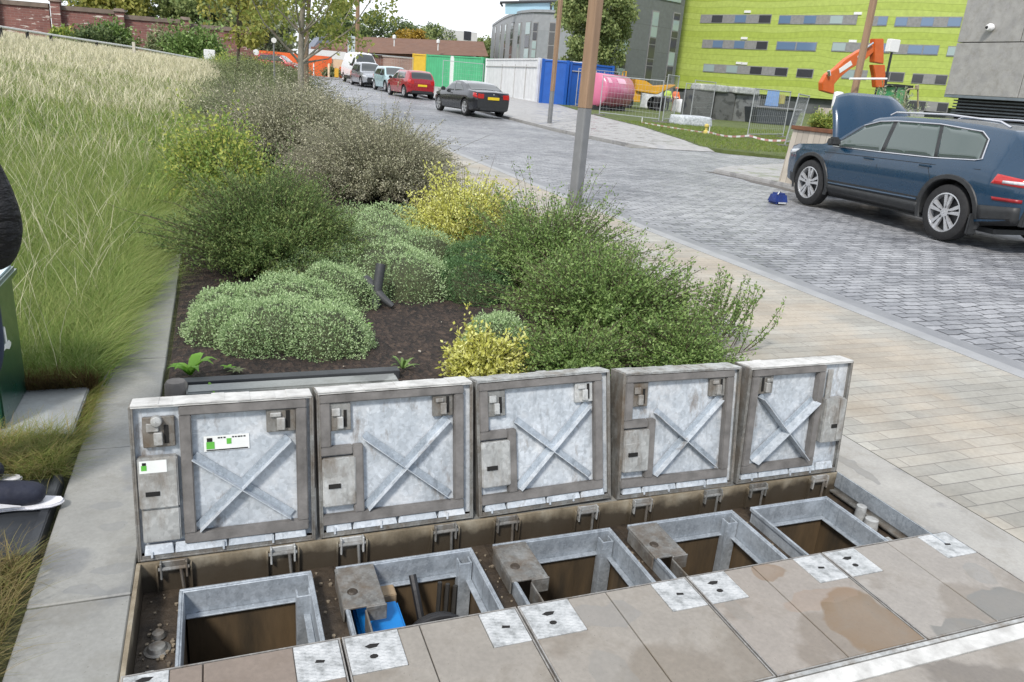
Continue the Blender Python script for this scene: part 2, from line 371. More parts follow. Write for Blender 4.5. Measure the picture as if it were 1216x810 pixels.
# ------------------------------------------------------------------ the ground
XL = sorted(set([-400, -250, -150, -90, -60, -40, -28, -20, -15, -12] + [round(-10+.5*i, 2) for i in range(19)] + [-.6, -.52, -.28, 0, .35, .7, 1.05, 1.4, 1.75, 2.1, 2.3, 2.5, 2.65, 2.83, 4.72, 5.1, 8, 11.6, 14, 18, 24, 32, 45, 60, 80, 110, 160, 250, 400]))
YL = sorted(set([-60, -25, -10, -4, 0, 1.0, 1.29, 1.70, 2.27, 2.4, 3.0, 3.76] + [round(4+.5*i, 2) for i in range(12)] + list(range(10, 26)) + [26] + list(range(28, 60, 2)) + [60, 65, 70, 70.444, 75, 80, 95, 120, 160, 240, 400, 800]))
def sheet(name, m, x0, x1, y0, y1, dz, hole=None, xf=None):
    xs = sorted(set([x0, x1]+[x for x in XL if x0 < x < x1])); ys = sorted(set([y0, y1]+[y for y in YL if y0 < y < y1]))
    vs = [(x, y, zg(x, y)+dz) for y in ys for x in xs]; n = len(xs); fs = []
    for j in range(len(ys)-1):
        for i in range(n-1):
            cx, cy = (xs[i]+xs[i+1])/2, (ys[j]+ys[j+1])/2
            if hole and hole(cx, cy): continue
            fs.append((j*n+i, j*n+i+1, (j+1)*n+i+1, (j+1)*n+i))
    me = bpy.data.meshes.new(name); me.from_pydata(vs, [], fs); me.update()
    o = link(name, me, m); me.shade_smooth(); return o
def strip(name, m, left, right, ys, dz, drop=0):
    "sheet between two curves x=left(y), x=right(y); optional vertical drop at both sides"
    ys = sorted(set(ys) | {y for y in YL if ys[0] < y < ys[-1]}); mb = MB()
    vs = []; fs = []
    for y in ys:
        a, b = left(y), right(y)
        vs += [(a, y, zroad(y)+dz-drop), (a, y, zroad(y)+dz), (b, y, zroad(y)+dz), (b, y, zroad(y)+dz-drop)]
    for j in range(len(ys)-1):
        k = 4*j
        for q in ((0, 1, 2, 3) if drop else (1,)):
            if q == 3: continue
            fs.append((k+q, k+q+1, k+5+q, k+4+q))
    me = bpy.data.meshes.new(name); me.from_pydata(vs, [], fs); me.update()
    return link(name, me, m)

# ================================================================== SETTING
m_turf_l = mat_turf('meadow soil', [(.05, .05, .022), (.10, .105, .04), (.17, .16, .085)])
m_turf_r = mat_turf('site turf', [(.05, .06, .018), (.09, .12, .03), (.13, .15, .05)])
m_setts = mat_setts(); m_pav = mat_pavers(); m_soil = mat_soil()
PIT = (-.28, 2.50, 1.70, 2.27)
struct(sheet('ground', m_turf_l, -400, 400, -60, 800, -.03, hole=lambda x, y: PIT[0] < x < PIT[1] and PIT[2] < y < PIT[3]))
kin = lambda y: 4.70 + .018*max(0, y-10)
kout = lambda y: kin(y) + .32 + .01*max(0, min(y, 16)-8)
kr = lambda y: 11.55                                      # right kerb line
YS = [-6, 0, 4, 8, 12, 16, 20, 20.5, 20.55, 26, 32, 40, 50, 60, 70, 85, 110]
struct(strip('road', m_setts, kout, lambda y: 11.55 if y > 20.5 else 26, YS, -.012))
struct(strip('gutter_channel', M('pale grey granite', (.235, .24, .25), (.17, .175, .185), 3, .5, bmp=.3, bscale=50), lambda y: kin(y)+.14, kout, YS, -.006))
struct(strip('kerb', M('grey granite kerb', (.33, .335, .34), (.26, .265, .27), 4, .55, bmp=.3, bscale=70), kin, lambda y: kin(y)+.14, YS, .002, drop=.03))
struct(strip('pavement', m_pav, lambda y: 2.83, kin, YS[1:], -.002))
m_slabpath = mat_slab('pale concrete slab', (.27, .27, .252), (.66, .67, .70), [(x_, y_, r_, (.19, .195, .195), k_) for x_, y_, r_, k_ in ((-.40, 2.62, (.07, .03), .6), (-.36, 2.50, (.05, .025), .5), (-.34, 2.27, (.06, .03), .6), (-.42, 2.16, (.05, .03), .55), (-.30, 2.37, (.04, .03), .5), (-.38, 5.6, (.12, .5), .55), (-.33, 6.6, (.1, .4), .6))], wetlo=.545, wethi=.59)
struct(strip('edge_paving', mat_slab('pale edge paving', (.35, .34, .315), (.6, .6, .62), stains=[(2.62, 2.28, (.035, .13), (.17, .17, .165), .6)]), lambda y: 2.50, lambda y: 2.822, [-2, 0, 4, 8, 16, 26, 32, 60], 0.0))
# behind the pit: concrete strip, then soil
struct(sheet('concrete_apron', m_slabpath, -.27, 2.50, 2.27, 2.62, -.004))
struct(sheet('planting_bed_soil', m_soil, -.26, 2.78, 2.62, 70, -.012))
# far end of the street: cross road
struct(strip('far_road', M('worn asphalt', (.2, .2, .205), (.15, .15, .155), 2, .8, bmp=.4, bscale=30), lambda y: -6, lambda y: 60, [66, 73], .006))

# stone path on the left: separate slabs of the setting
mb = MB()
for (a, b) in ((-.4, 1.10), (1.105, 2.108), (2.113, 3.09), (3.096, 4.12), (4.126, 5.16), (5.166, 6.2), (6.206, 7.24), (7.246, 8.3)):
    dz = random.uniform(-.003, .003)
    mb.box(-.548, -.282, a, b, -.06, .004+dz)
struct(mb.build('stone_path', m_slabpath, bev=.004, seg=1))
# pavement and grass on the far side of the road
m_pavr = mat_slab('grey far paving', (.36, .355, .35), (.75, .75, .76))
mb = MB()
V = []; Fc = []
edge = [(20.6, 12.6, 17.0), (21.0, 11.6, 14.5), (24, 11.6, 15.6), (27, 11.6, 16.6), (30.5, 11.6, 17.6), (38, 11.6, 18.7), (48, 11.6, 21), (60, 11.6, 22), (72, 11.6, 24)]
for y, a, b in edge: V += [(a, y, zroad(y)-.05 if y > 20.6 else .0), (a, y, zroad(y)+(.09 if y > 20.6 else -.004)), (b, y, zroad(y)+(.09 if y > 20.6 else -.004))]
V = V; n = len(edge)
for j in range(n-1): k = 3*j; Fc += [(k, k+1, k+4, k+3), (k+1, k+2, k+5, k+4)]
struct(MB().add(V, Fc).build('far_pavement', m_pavr))
mb = MB(); V = []; Fc = []
gy = [(18.0, 18.2), (20.2, 14.6), (21.4, 14.5), (24, 15.6), (27, 16.6), (30.5, 17.6), (38, 18.7), (48, 21), (60, 22), (72, 24), (100, 24)]
for y, a in gy:
    for x in (a, a+4, a+12, a+30, a+70): V.append((x, y, zroad(y)+(.1 if y > 20 else .02)))
for j in range(len(gy)-1):
    for i in range(4): k = 5*j+i; Fc.append((k, k+1, k+6, k+5))
k = len(V); V += [(x, 17.98, -.1) for x in (18.2, 22.2, 30.2, 48.2, 88.2)]; Fc += [(i, i+1, k+i+1, k+i) for i in range(4)]
k = len(V); V += [(18.18, 17.98, -.1), (14.58, 20.2, -.1), (14.48, 21.4, -.1)]; Fc += [(0, 5, k+1, k), (5, 10, k+2, k+1)]
struct(MB().add(V, Fc).build('grass_verge', m_turf_r))
# pale paved island where the planter stands
MBi = MB(); MBi.prism([(10.35, 14.6), (10.55, 11.4), (13.5, 10.6), (19, 10.2), (19, 16.9), (14.2, 16.9), (11.2, 15.3)], -.05, .075)
struct(MBi.build('paved_island', m_pavr, bev=.03))
# dirt washed along the island's edge
g = M('washed grit', (.14, .13, .12), (.08, .075, .07), 20, .9, bmp=.6, bscale=80)
mb = MB(); prev = None
pts = []
for i in range(25):
    t = i/24; x = 10.3+.12*math.sin(t*5)+.1*t; y = 14.7-3.4*t
    w_ = .1+.16*abs(math.sin(t*7+1))*(1-abs(2*t-1))
    pts += [(x-w_, y, -.008), (x+.1, y, -.004)]
mb.add(pts, [(2*i, 2*i+1, 2*i+3, 2*i+2) for i in range(24)]); struct(mb.build('gutter_grit', g))

# ================================================================== THE SERVICE PIT
galv = mat_galv('galvanised steel', (.42, .46, .50), (.24, .27, .30))
galvb = mat_galv('bright galvanised sheet', (.60, .64, .68), (.36, .40, .44), rust=.1, scale=10, metal=.15)
galvd = mat_galv('dirty galvanised steel', (.30, .305, .295), (.12, .115, .105), rust=.9)
plate_m = mat_galv('pale steel plate', (.55, .56, .55), (.30, .305, .295), rust=.7, scale=8)
rubber = M('grey rubber gasket', (.20, .19, .182), (.10, .095, .09), 14, .75, bmp=.3, bscale=80)
dark = M('black gap', (.012, .011, .01), (.006, .006, .006), 5, .9, bmp=0)
grime = M('brown silt', (.07, .052, .035), (.016, .012, .009), 14, .55, bmp=.7, bscale=40, bdist=.01)
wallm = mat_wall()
shaftm = M('brown silted shaft', (.11, .072, .035), (.024, .018, .010), 7, .85, bmp=.3, bscale=20, stretch=(1.5, 1.5, .3))
lime = M('pale crust and steel sheen', (.62, .62, .60), (.36, .355, .34), 14, .85, bmp=.5, bscale=60)  # whitish tone; on the lid tops it paints in the steel's reflection
PX = [-.28, .275, .83, 1.395, 1.955, 2.50]
pit = thing('service_pit', 'long open utility pit with five raised galvanised steel lids in the paving', 'service pit', (1.11, 2.0, 0))
# shell of the pit
mb = MB(); x0, x1, y0, y1 = PIT
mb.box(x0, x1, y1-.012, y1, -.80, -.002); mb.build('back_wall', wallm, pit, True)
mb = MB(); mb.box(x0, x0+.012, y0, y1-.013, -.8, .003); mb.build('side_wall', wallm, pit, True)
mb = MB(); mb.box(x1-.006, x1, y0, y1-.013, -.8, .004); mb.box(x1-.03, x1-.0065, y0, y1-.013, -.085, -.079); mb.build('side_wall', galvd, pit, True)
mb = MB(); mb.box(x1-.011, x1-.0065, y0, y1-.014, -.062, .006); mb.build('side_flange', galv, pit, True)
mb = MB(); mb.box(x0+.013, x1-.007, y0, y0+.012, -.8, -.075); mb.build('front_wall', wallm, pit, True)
mb = MB(); mb.box(x0+.013, x1-.007, y0+.013, y1-.013, -.82, -.78); mb.build('pit_floor', shaftm, pit, True)
# dirty shelf round the inner collars
FR = [(-.15, .23), (.32, .775), (.865, 1.32), (1.405, 1.87), (1.97, 2.35)]
FY0, FY1 = 1.745, 2.155
ZT, ZS = -.045, -.105
mb = MB(); xs = [x0+.013]+[v for f in FR for v in f]+[x1-.007]
for i in range(0, len(xs), 2): mb.box(xs[i], xs[i+1]-.001, y0+.013, y1-.013, ZS-.02, ZS+random.uniform(-.002, .002))
for a, b in FR: mb.box(a, b, FY1+.001, y1-.0135, ZS-.02, ZS-.001); mb.box(a, b, y0+.014, FY0-.001, ZS-.02, ZS-.001)
mb.build('silt_shelf', grime, pit, True)
for i, (a, b) in enumerate(FR):
    fr = MB(); t = .007
    fr.box(a, b, FY1-t, FY1, ZS-.028, ZT); fr.box(a, b, FY0, FY0+t, ZS-.028, ZT)
    fr.box(a, a+t, FY0+t, FY1-t, ZS-.028, ZT); fr.box(b-t, b, FY0+t, FY1-t, ZS-.028, ZT)
    # slim flange rails at the foot of the collar and a folded lip on top
    fr.box(a+t+.001, b-t-.001, FY1-t-.022, FY1-t-.001, ZS-.026, ZS-.02); fr.box(b-t-.022, b-t-.001, FY0+t+.002, FY1-t-.024, ZS-.026, ZS-.02)
    fr.box(a-.006, b+.006, FY1-.002, FY1+.006, ZT-.012, ZT+.004)
    fr.box(b-.002, b+.007, FY0, FY1-.003, ZT-.012, ZT+.0035); fr.box(a-.007, a+.002, FY0, FY1-.003, ZT-.012, ZT+.0035)
    collar = fr.build('inner_collar', galv, pit, True, bev=.0015, seg=1)
    sh = MB(); sh.box(a+.01, b-.01, FY1-.012, FY1-.008, -.78, ZS-.03); sh.box(a, a+.004, FY0, FY1, -.78, ZS-.03); sh.box(b-.004, b, FY0, FY1, -.78, ZS-.03)
    sh.build('shaft_lining', shaftm, pit, True)
    if i < 4:
        ps = MB(); px_ = b-.055 if i else b-.05
        yb = FY1-.06 if i else FY1-.1
        ps.box(px_, px_+.045, yb, yb+.006, ZT-.30, ZT-.012); ps.box(px_, px_+.006, yb+.006, yb+.04, ZT-.30, ZT-.012); ps.box(px_+.039, px_+.045, yb+.006, yb+.04, ZT-.3, ZT-.012)
        ps.build('corner_post', galv, pit, True, bev=.001, seg=1)
    if 1 <= i <= 3:
        ld = MB(); ld.box(a-.012, a+.115, FY1-.215, FY1-.008, ZT-.002, ZT+.006); ld.box(a-.012, a-.006, FY1-.2, FY1-.02, ZT-.055, ZT-.003)
        ld.box(a+.055, a+.118, FY1-.222, FY1-.215, ZT-.05, ZT+.005); ld.box(a+.05, a+.056, FY0+.05, FY1-.222, ZT-.08, ZT-.002)
        le = ld.build('cover_ledge', galvd, pit, True, bev=.002, seg=1)
        lg = MB(); lg.lathe([(.001, ZT+.012), (.012, ZT+.012), (.017, ZT+.007)], 12, c=(a+.025, FY1-.14, 0)); lg.build('lifting_knob', grime, le, True)
        tb = MB(); tb.box(a+.06, a+.095, FY0+.045, FY0+.085, ZT-.03, ZT-.024); tb.build('pale_tab', lime, pit, True)
# bits on the shelf
mb = MB(); mb.lathe([(.001, ZS+.016), (.022, ZS+.014), (.028, ZS+.004), (.036, ZS+.001)], 18, c=(-.212, 1.98, 0)); mb.lathe([(.001, ZS+.018), (.016, ZS+.016), (.021, ZS+.004)], 14, c=(-.212, 2.035, 0))
mb.build('anchor_bolt', galvd, pit, True, sm=True)
for k in range(5):
    mb = MB()
    for _ in range(26):
        gx0, gx1 = ((x0+.02, FR[0][0]-.01) if k == 0 else (FR[k-1][1]+.008, FR[k][0]-.008)); s_ = random.uniform(.003, .009); gx = random.uniform(gx0+s_, gx1-s_); gyy = random.uniform(1.78, 2.24)
        mb.prism([(gx+s_*math.cos(a)*random.uniform(.6, 1), gyy+s_*math.sin(a)*random.uniform(.6, 1)) for a in (0, 1.2, 2.5, 3.9, 5.1)], ZS, ZS+s_*.8)
    o = mb.build('loose_grit', M('loose grit', (.30, .25, .18), (.10, .08, .06), 40, .9, bmp=0), pit, True); o['kind'] = 'stuff'
mb = MB(); mb.lathe([(.001, ZS+.075), (.02, ZS+.073), (.022, ZS+.003)], 16, c=(2.435, 2.045, 0)); mb.lathe([(.001, ZS+.05), (.026, ZS+.047), (.03, ZS+.002)], 16, c=(2.437, 1.985, 0)); mb.build('anchor_bolt', plate_m, pit, True, sm=True)
for bx_ in ((-.235, -.21, 1.80, 1.86), (2.40, 2.42, 1.82, 1.88)): MB().box(*bx_, ZS, ZS+.035).build('stop_block', plate_m, pit, True, bev=.002)

def quadbar(mb, p, q, w_, n0, n1):
    "flat bar from p to q (u,v) of width w_ between depths n0,n1 (local lid frame: x=u, y=-depth, z=v)"
    d = (Vector(q)-Vector(p)).normalized(); s = Vector((-d.y, d.x))*w_/2
    P = [Vector(p)+s, Vector(p)-s, Vector(q)-s, Vector(q)+s]
    mb.prism([(a.x, a.y) for a in P], n0, n1, 'y')
brace_m = mat_galv('dull brace steel', (.44, .49, .54), (.28, .32, .36))
tilts = [8, 10.5, 13, 9.5, 5]; lean = [.004, -.006, -.022, .008, -.004]; gaps = [(.004, .012), (.004, .012), (.012, .016), (.012, .008), (.008, .006)]
lid_labels = ['lid with the long green and white sticker', None, 'lid hanging slightly crooked in the middle', None, 'lid with the latch plate on its right side']
for i in range(5):
    a, b = PX[i]+gaps[i][0], PX[i+1]-gaps[i][1]; W = b-a; Hh = .50
    T = Matrix.Translation((a, 2.265, .004)) @ Matrix.Rotation(-R_(tilts[i]), 4, 'X') @ Matrix.Rotation(lean[i], 4, 'Y')
    # local: x = along pit, z = up the lid, -y = towards the camera; tray runs y 0 (front) .. .085 (back)
    D = .105
    tr = MB(T); th = .006
    tr.box(0, W, D-th, D, 0, Hh); tr.box(0, th, 0, D-th, 0, Hh); tr.box(W-th, W, 0, D-th, 0, Hh); tr.box(th, W-th, 0, D-th, 0, th)
    tr.box(th, .012, 0, .005, th, Hh-th); tr.box(W-.012, W-th, 0, .005, th, Hh-th); tr.box(.0125, W-.0125, 0, .005, th, .018)
    lid = tr.build('lid', galvd, pit, True, bev=.0012, seg=1)
    if lid_labels[i]: lid['label'] = lid_labels[i]
    te = MB(T); te.box(th, W-th, 0, D-th, Hh-th, Hh)
    for k in range(14):      # ragged top edge; the steel's bright reflection is put into its whitish colour
        u = th+(W-2*th)*k/14; te.box(u, u+(W-2*th)/14+.001, -.002-.003*random.random(), D-.01-.02*random.random(), Hh+.0004, Hh+.002+.003*random.random())
    te.build('top_edge', lime if i in (0, 1, 4) else plate_m, lid, True)
    mir = (i == 4)
    def U(u): return W-u if mir else u
    def bx(mb, u0, u1, n0, n1, v0, v1, **k):
        p, q = U(u0), U(u1); mb.box(min(p, q), max(p, q), n0, n1, v0, v1, **k)
    pl = MB(T); bx(pl, .0065, W-.0065, .022, .026, .018, Hh-th); pl.build('inner_sheet', galvb, lid, True)
    # latch-box column
    if i == 0: cu, gl, gr, gb, gtp = .135, .138, W-.022, .078, .488
    else: cu, gl, gr, gb, gtp = .10, .010, W-.036, .078, .488
    if i == 4: cu, gl, gr, gb, gtp = .115, .145, W-.016, .078, .488
    gw = .034
    gk = MB(T)
    def bar(u0, u1, v0, v1, n0=-.006, n1=.021): bx(gk, u0, u1, n0, n1, v0, v1)
    bar(gl, gr, gb-gw, gb); bar(gl, gr, gtp-.024, gtp+.003); bar(gr-gw, gr, gb+.0005, gtp-.0245)
    if i in (0, 4): bar(gl, gl+gw, gb+.0005, gtp-.0245)
    else:
        bar(gl+.105, gl+.105+gw, gb+.0005, .315); bar(gl, gl+.1045, .285, .315); bar(gl, gl+gw, .3155, gtp-.0245)
    gk.build('rubber_gasket', rubber, lid, True, bev=.003, seg=2)
    # latch plate box with a rusty slot
    lb = MB(T)
    if i == 0:
        bx(lb, .016, .128, -.014, .018, .175, .34); bx(lb, .020, .128, -.004, .018, .06, .172)
        sl = (.035, .075, .218, .232)
    elif i == 4:
        bx(lb, .03, .135, -.02, .018, .15, .345); sl = (.055, .09, .215, .232)
    else:
        bx(lb, .012, .122, -.012, .018, .11, .278); sl = (.03, .07, .175, .19)
    lbo = lb.build('latch_plate', plate_m, lid, True, bev=.004, seg=2)
    s2 = MB(T); bx(s2, sl[0], sl[1], -.0225 if i == 4 else -.0165, -.008, sl[2], sl[3]); s2.build('slot', dark, lbo, True)
    if i == 4:
        s3 = MB(T); bx(s3, .03, .06, -.024, -.0205, .16, .34); bx(s3, .1, .128, -.0, .006, .345, .47); s3.build('hasp', plate_m, lbo, True, bev=.001)
    if i == 0:
        st = MB(T); bx(st, .022, .098, -.0155, -.0145, .293, .332); so_ = st.build('sticker', M('white sticker', (.78, .8, .78), (.7, .72, .7), 20, .4, bmp=0), lbo, True)
        st = MB(T); bx(st, .027, .042, -.0165, -.0156, .302, .318); st.build('green_mark', M('green print', (.12, .45, .06), (.1, .4, .05), 20, .4, bmp=0), so_, True)
        st = MB(T); bx(st, .030, .041, -.0165, -.0156, .3185, .327); st.build('black_mark', dark, so_, True)
    # catch pockets in the upper corners
    for cu0, side in (((.040, 'l'), (gr-gw-.075, 'r')) if i else ((.035, 'l'), (gr-gw-.09, 'r'))):
        if i == 4 and side == 'l': continue
        pk = MB(T); v1_ = gtp-.026; v0_ = v1_-(.095 if side == 'l' else .075)
        wd = .072 if i else .09
        bx(pk, cu0, cu0+wd, .004, .020, v0_, v1_); po = pk.build('catch_pocket', galvd if side == 'l' else (galvd if i != 2 else plate_m), lid, True, bev=.002, seg=1)
        pk = MB(T); 
        bx(pk, cu0+wd*.34, cu0+wd*.62, -.014, .0035, v0_+.01, v0_+.05); bx(pk, cu0+wd*.12, cu0+wd*.5, -.006, .0035, v0_+.052, v0_+.078 if side == 'l' else v0_+.066)
        if side == 'l' and i == 0: pk.lathe([(.001, -.018), (.016, -.016), (.018, .003)], 14, 'y', c=(cu0+.04, 0, v0_+.085))
        pk.build('catch', plate_m, po, True, bev=.002, seg=1)
        pk = MB(T); bx(pk, cu0+wd*.66, cu0+wd*.8, .0015, .0035, v0_+.012, v0_+.07); pk.build('slot', dark, po, True)
    # X brace of folded strip: flat bar with a standing fin
    ul, ur = (gl+gw+.004 if i in (0, 4) else gl+.145), gr-gw-.004
    br = MB(T); fi = MB(T); vb, vt_ = gb+.012, .345 if i else .33
    fin = .028 if i != 4 else .045
    p1, p2 = (U(ul), vt_), (U(ur-.012), vb+.01); q1, q2 = (U(ul), vb), (U(ur-.02), vt_+.035)
    for (p, q, e) in ((p1, p2, 0), (q1, q2, .0008)):
        quadbar(br, p, q, .025, .012+e, .0155+e)
        d = (Vector(q)-Vector(p)).normalized(); s = Vector((-d.y, d.x))*.0112
        if s.y > 0: s = -s
        quadbar(fi, (p[0]+s.x, p[1]+s.y), (q[0]+s.x, q[1]+s.y), .0025, -fin+.012+e, .0118+e)
    br.build('cross_brace', brace_m, lid, True); fi.build('brace_fin', galvb, lid, True)
    # folded foot strip in segments
    ft = MB(T); segs = [(.02, .105), (.108, .262), (.265, .405), (.408, W-.03)]
    for (u0, u1) in segs:
        ft.box(u0, u1, -.004, .018, .0185, .050, tx=.002+.006*random.random(), ty=.007)
    ft.build('foot_strip', galvb, lid, True, bev=.002, seg=1)
    for k in range(3): u = .03+.3*W*k+random.random()*.1; MB(T).box(u, u+.006, -.008, -.002, .012, .03+.01*random.random()).build('spring_clip', galvb, lid, True)
    if i == 0:
        st = MB(T); st.box(.205, .34, .0185, .0205, .335, .385); so_ = st.build('sticker', MATS['white sticker'], lid, True); so_['label'] = 'long white sticker with green marks'
        st = MB(T); st.box(.212, .236, .0172, .0182, .343, .366); st.box(.272, .286, .0172, .0182, .356, .374); st.build('green_mark', MATS['green print'], so_, True)
        st = MB(T); st.box(.214, .23, .017, .018, .367, .379)
        for k in range(10): u = .246+.0085*k; st.box(u, u+.005+.002*random.random(), .0172, .018, .376, .380) if not .27 < u < .285 else None
        st.box(.212, .335, .0172, .018, .337, .3405); st.build('black_print', dark, so_, True)
    # hinge brackets
    for u in (W*.19, W*.80):
        hb = MB(); hx = a+u
        hb.box(hx-.040, hx-.034, 2.235, 2.257, -.052, .006); hb.box(hx+.034, hx+.040, 2.235, 2.257, -.052, .006); hb.box(hx-.034, hx+.034, 2.250, 2.257, -.03, .004)
        ho = hb.build('hinge_bracket', galvd if (i+int(u*10)) % 2 else plate_m, pit, True, bev=.0015, seg=1)
        hb = MB(); hb.tube([(hx-.045, 2.243, -.018), (hx+.045, 2.243, -.018)], .0065, 8); hb.tube([(hx+.02, 2.24, -.02), (hx+.026, 2.245, -.11)], .005, 6); hb.build('hinge_pin', galvd, ho, True)
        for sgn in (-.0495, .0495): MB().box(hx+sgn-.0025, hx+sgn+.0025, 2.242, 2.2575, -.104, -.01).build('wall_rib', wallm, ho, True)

# blue unit and hose reel down in the second chamber
bl = thing('blue_connector_box', 'bright blue plastic box down inside the second opening of the pit', 'connector box', (.42, 1.97, -.25))
mb = MB(); mb.box(.352, .498, 1.88, 2.055, -.245, -.125); mb.build('housing', M('blue plastic', (.01, .22, .62), (.008, .17, .5), 10, .4, bmp=.1), bl, True, bev=.008)
mb = MB(); mb.box(.345, .515, 1.87, 2.065, -.28, -.247); mb.build('base', dark, bl, True, bev=.004)
tag(MB().box(.385, .50, 2.072, 2.128, -.26, -.118).build('timber_packer', M('raw timber', (.36, .27, .17), (.25, .18, .11), 6, .8, stretch=(.3, 3, 3)), bev=.003), 'pale timber block behind the blue box inside the pit', 'timber block')
hr = thing('hose_reel', 'black hose coiled on a reel down in the second opening', 'hose reel', (.61, 1.96, -.3))
mb = MB()
for k, (r, dy) in enumerate(((.115, 0), (.108, .016), (.1, .032))):
    mb.tube([(.61+r*math.cos(t*math.pi/14), 1.94+dy, -.245+r*math.sin(t*math.pi/14)) for t in range(29)], .0095, 8)
mb.build('hose', M('black rubber', (.02, .02, .022), (.012, .012, .013), 10, .5), hr, True, sm=True)
mb = MB(); mb.lathe([(.03, -.02), (.085, -.02), (.085, .045), (.03, .045)], 20, 'y', c=(.61, 1.95, -.245)); mb.tube([(.575, 2.03, -.2), (.565, 2.08, -.12), (.56, 2.11, -.08)], .013, 8); mb.build('drum', MATS['black rubber'], hr, True)
for k in range(3): MB().tube([(.65+.028*k, 2.09, -.28), (.655+.028*k, 2.10, -.12-.012*k)], .008, 6).build('cable_gland', M('dull black fittings', (.04, .038, .035), (.02, .02, .02), 10, .6), hr, True)

# ------------------------------------------------------------------ paved covers in front of the pit
CY0, CY1 = 1.305, 1.768
CX = [-.28, .272, .798, 1.398, 1.965, 2.572]
tints = [(.215, .175, .145), (.275, .253, .222), (.285, .262, .23), (.29, .262, .232), (.305, .283, .256)]
steel_rim = mat_galv('worn steel rim', (.36, .35, .33), (.2, .19, .18), rust=.3)
def mat_tread():
    m, nt, b, tc = newmat('pale tread plate'); v0 = tc.outputs['Object']
    va = mapping(nt, v0, (38, 110, 1), (0, 0, R_(45))); vb_ = mapping(nt, v0, (110, 38, 1), (0, 0, R_(45)))
    vo1 = N(nt, 'TexVoronoi'); vo1.inputs['Scale'].default_value = 1; vo1.inputs['Randomness'].default_value = 0; nt.links.new(va, vo1.inputs['Vector'])
    l = ramp(nt, vo1.outputs['Distance'], [(.25, 1.0), (.36, 0.0)])
    c = ramp(nt, noise(nt, v0, 26, 7, .7), [(.33, (.24, .25, .25)), (.5, (.44, .455, .46)), (.7, (.60, .61, .61))])
    nt.links.new(c, b.inputs['Base Color']); b.inputs['Roughness'].default_value = .5; b.inputs['Metallic'].default_value = .15
    bump(nt, b, math_(nt, 'ADD', l, noise(nt, v0, 120, 3)), .5, .002); return m
tread = mat_tread()
plates = [   # (cover, x0, x1, depth)
    (0, -.272, -.165, .09), (0, .143, .268, .145), (1, .276, .43, .145), (1, .675, .794, .145), (2, .802, .965, .145), (2, 1.262, 1.394, .14), (3, 1.402, 1.545, .14), (3, 1.835, 1.961, .14), (4, 1.969, 2.11, .14), (4, 2.42, 2.568, .14)]
cl = ['paved access cover with brown slabs nearest the left path', 'paved access cover beside the blue box opening', 'paved access cover in front of the middle lid',
      'paved access cover with the large brown damp stain', 'paved access cover at the right end with grey wet patches']
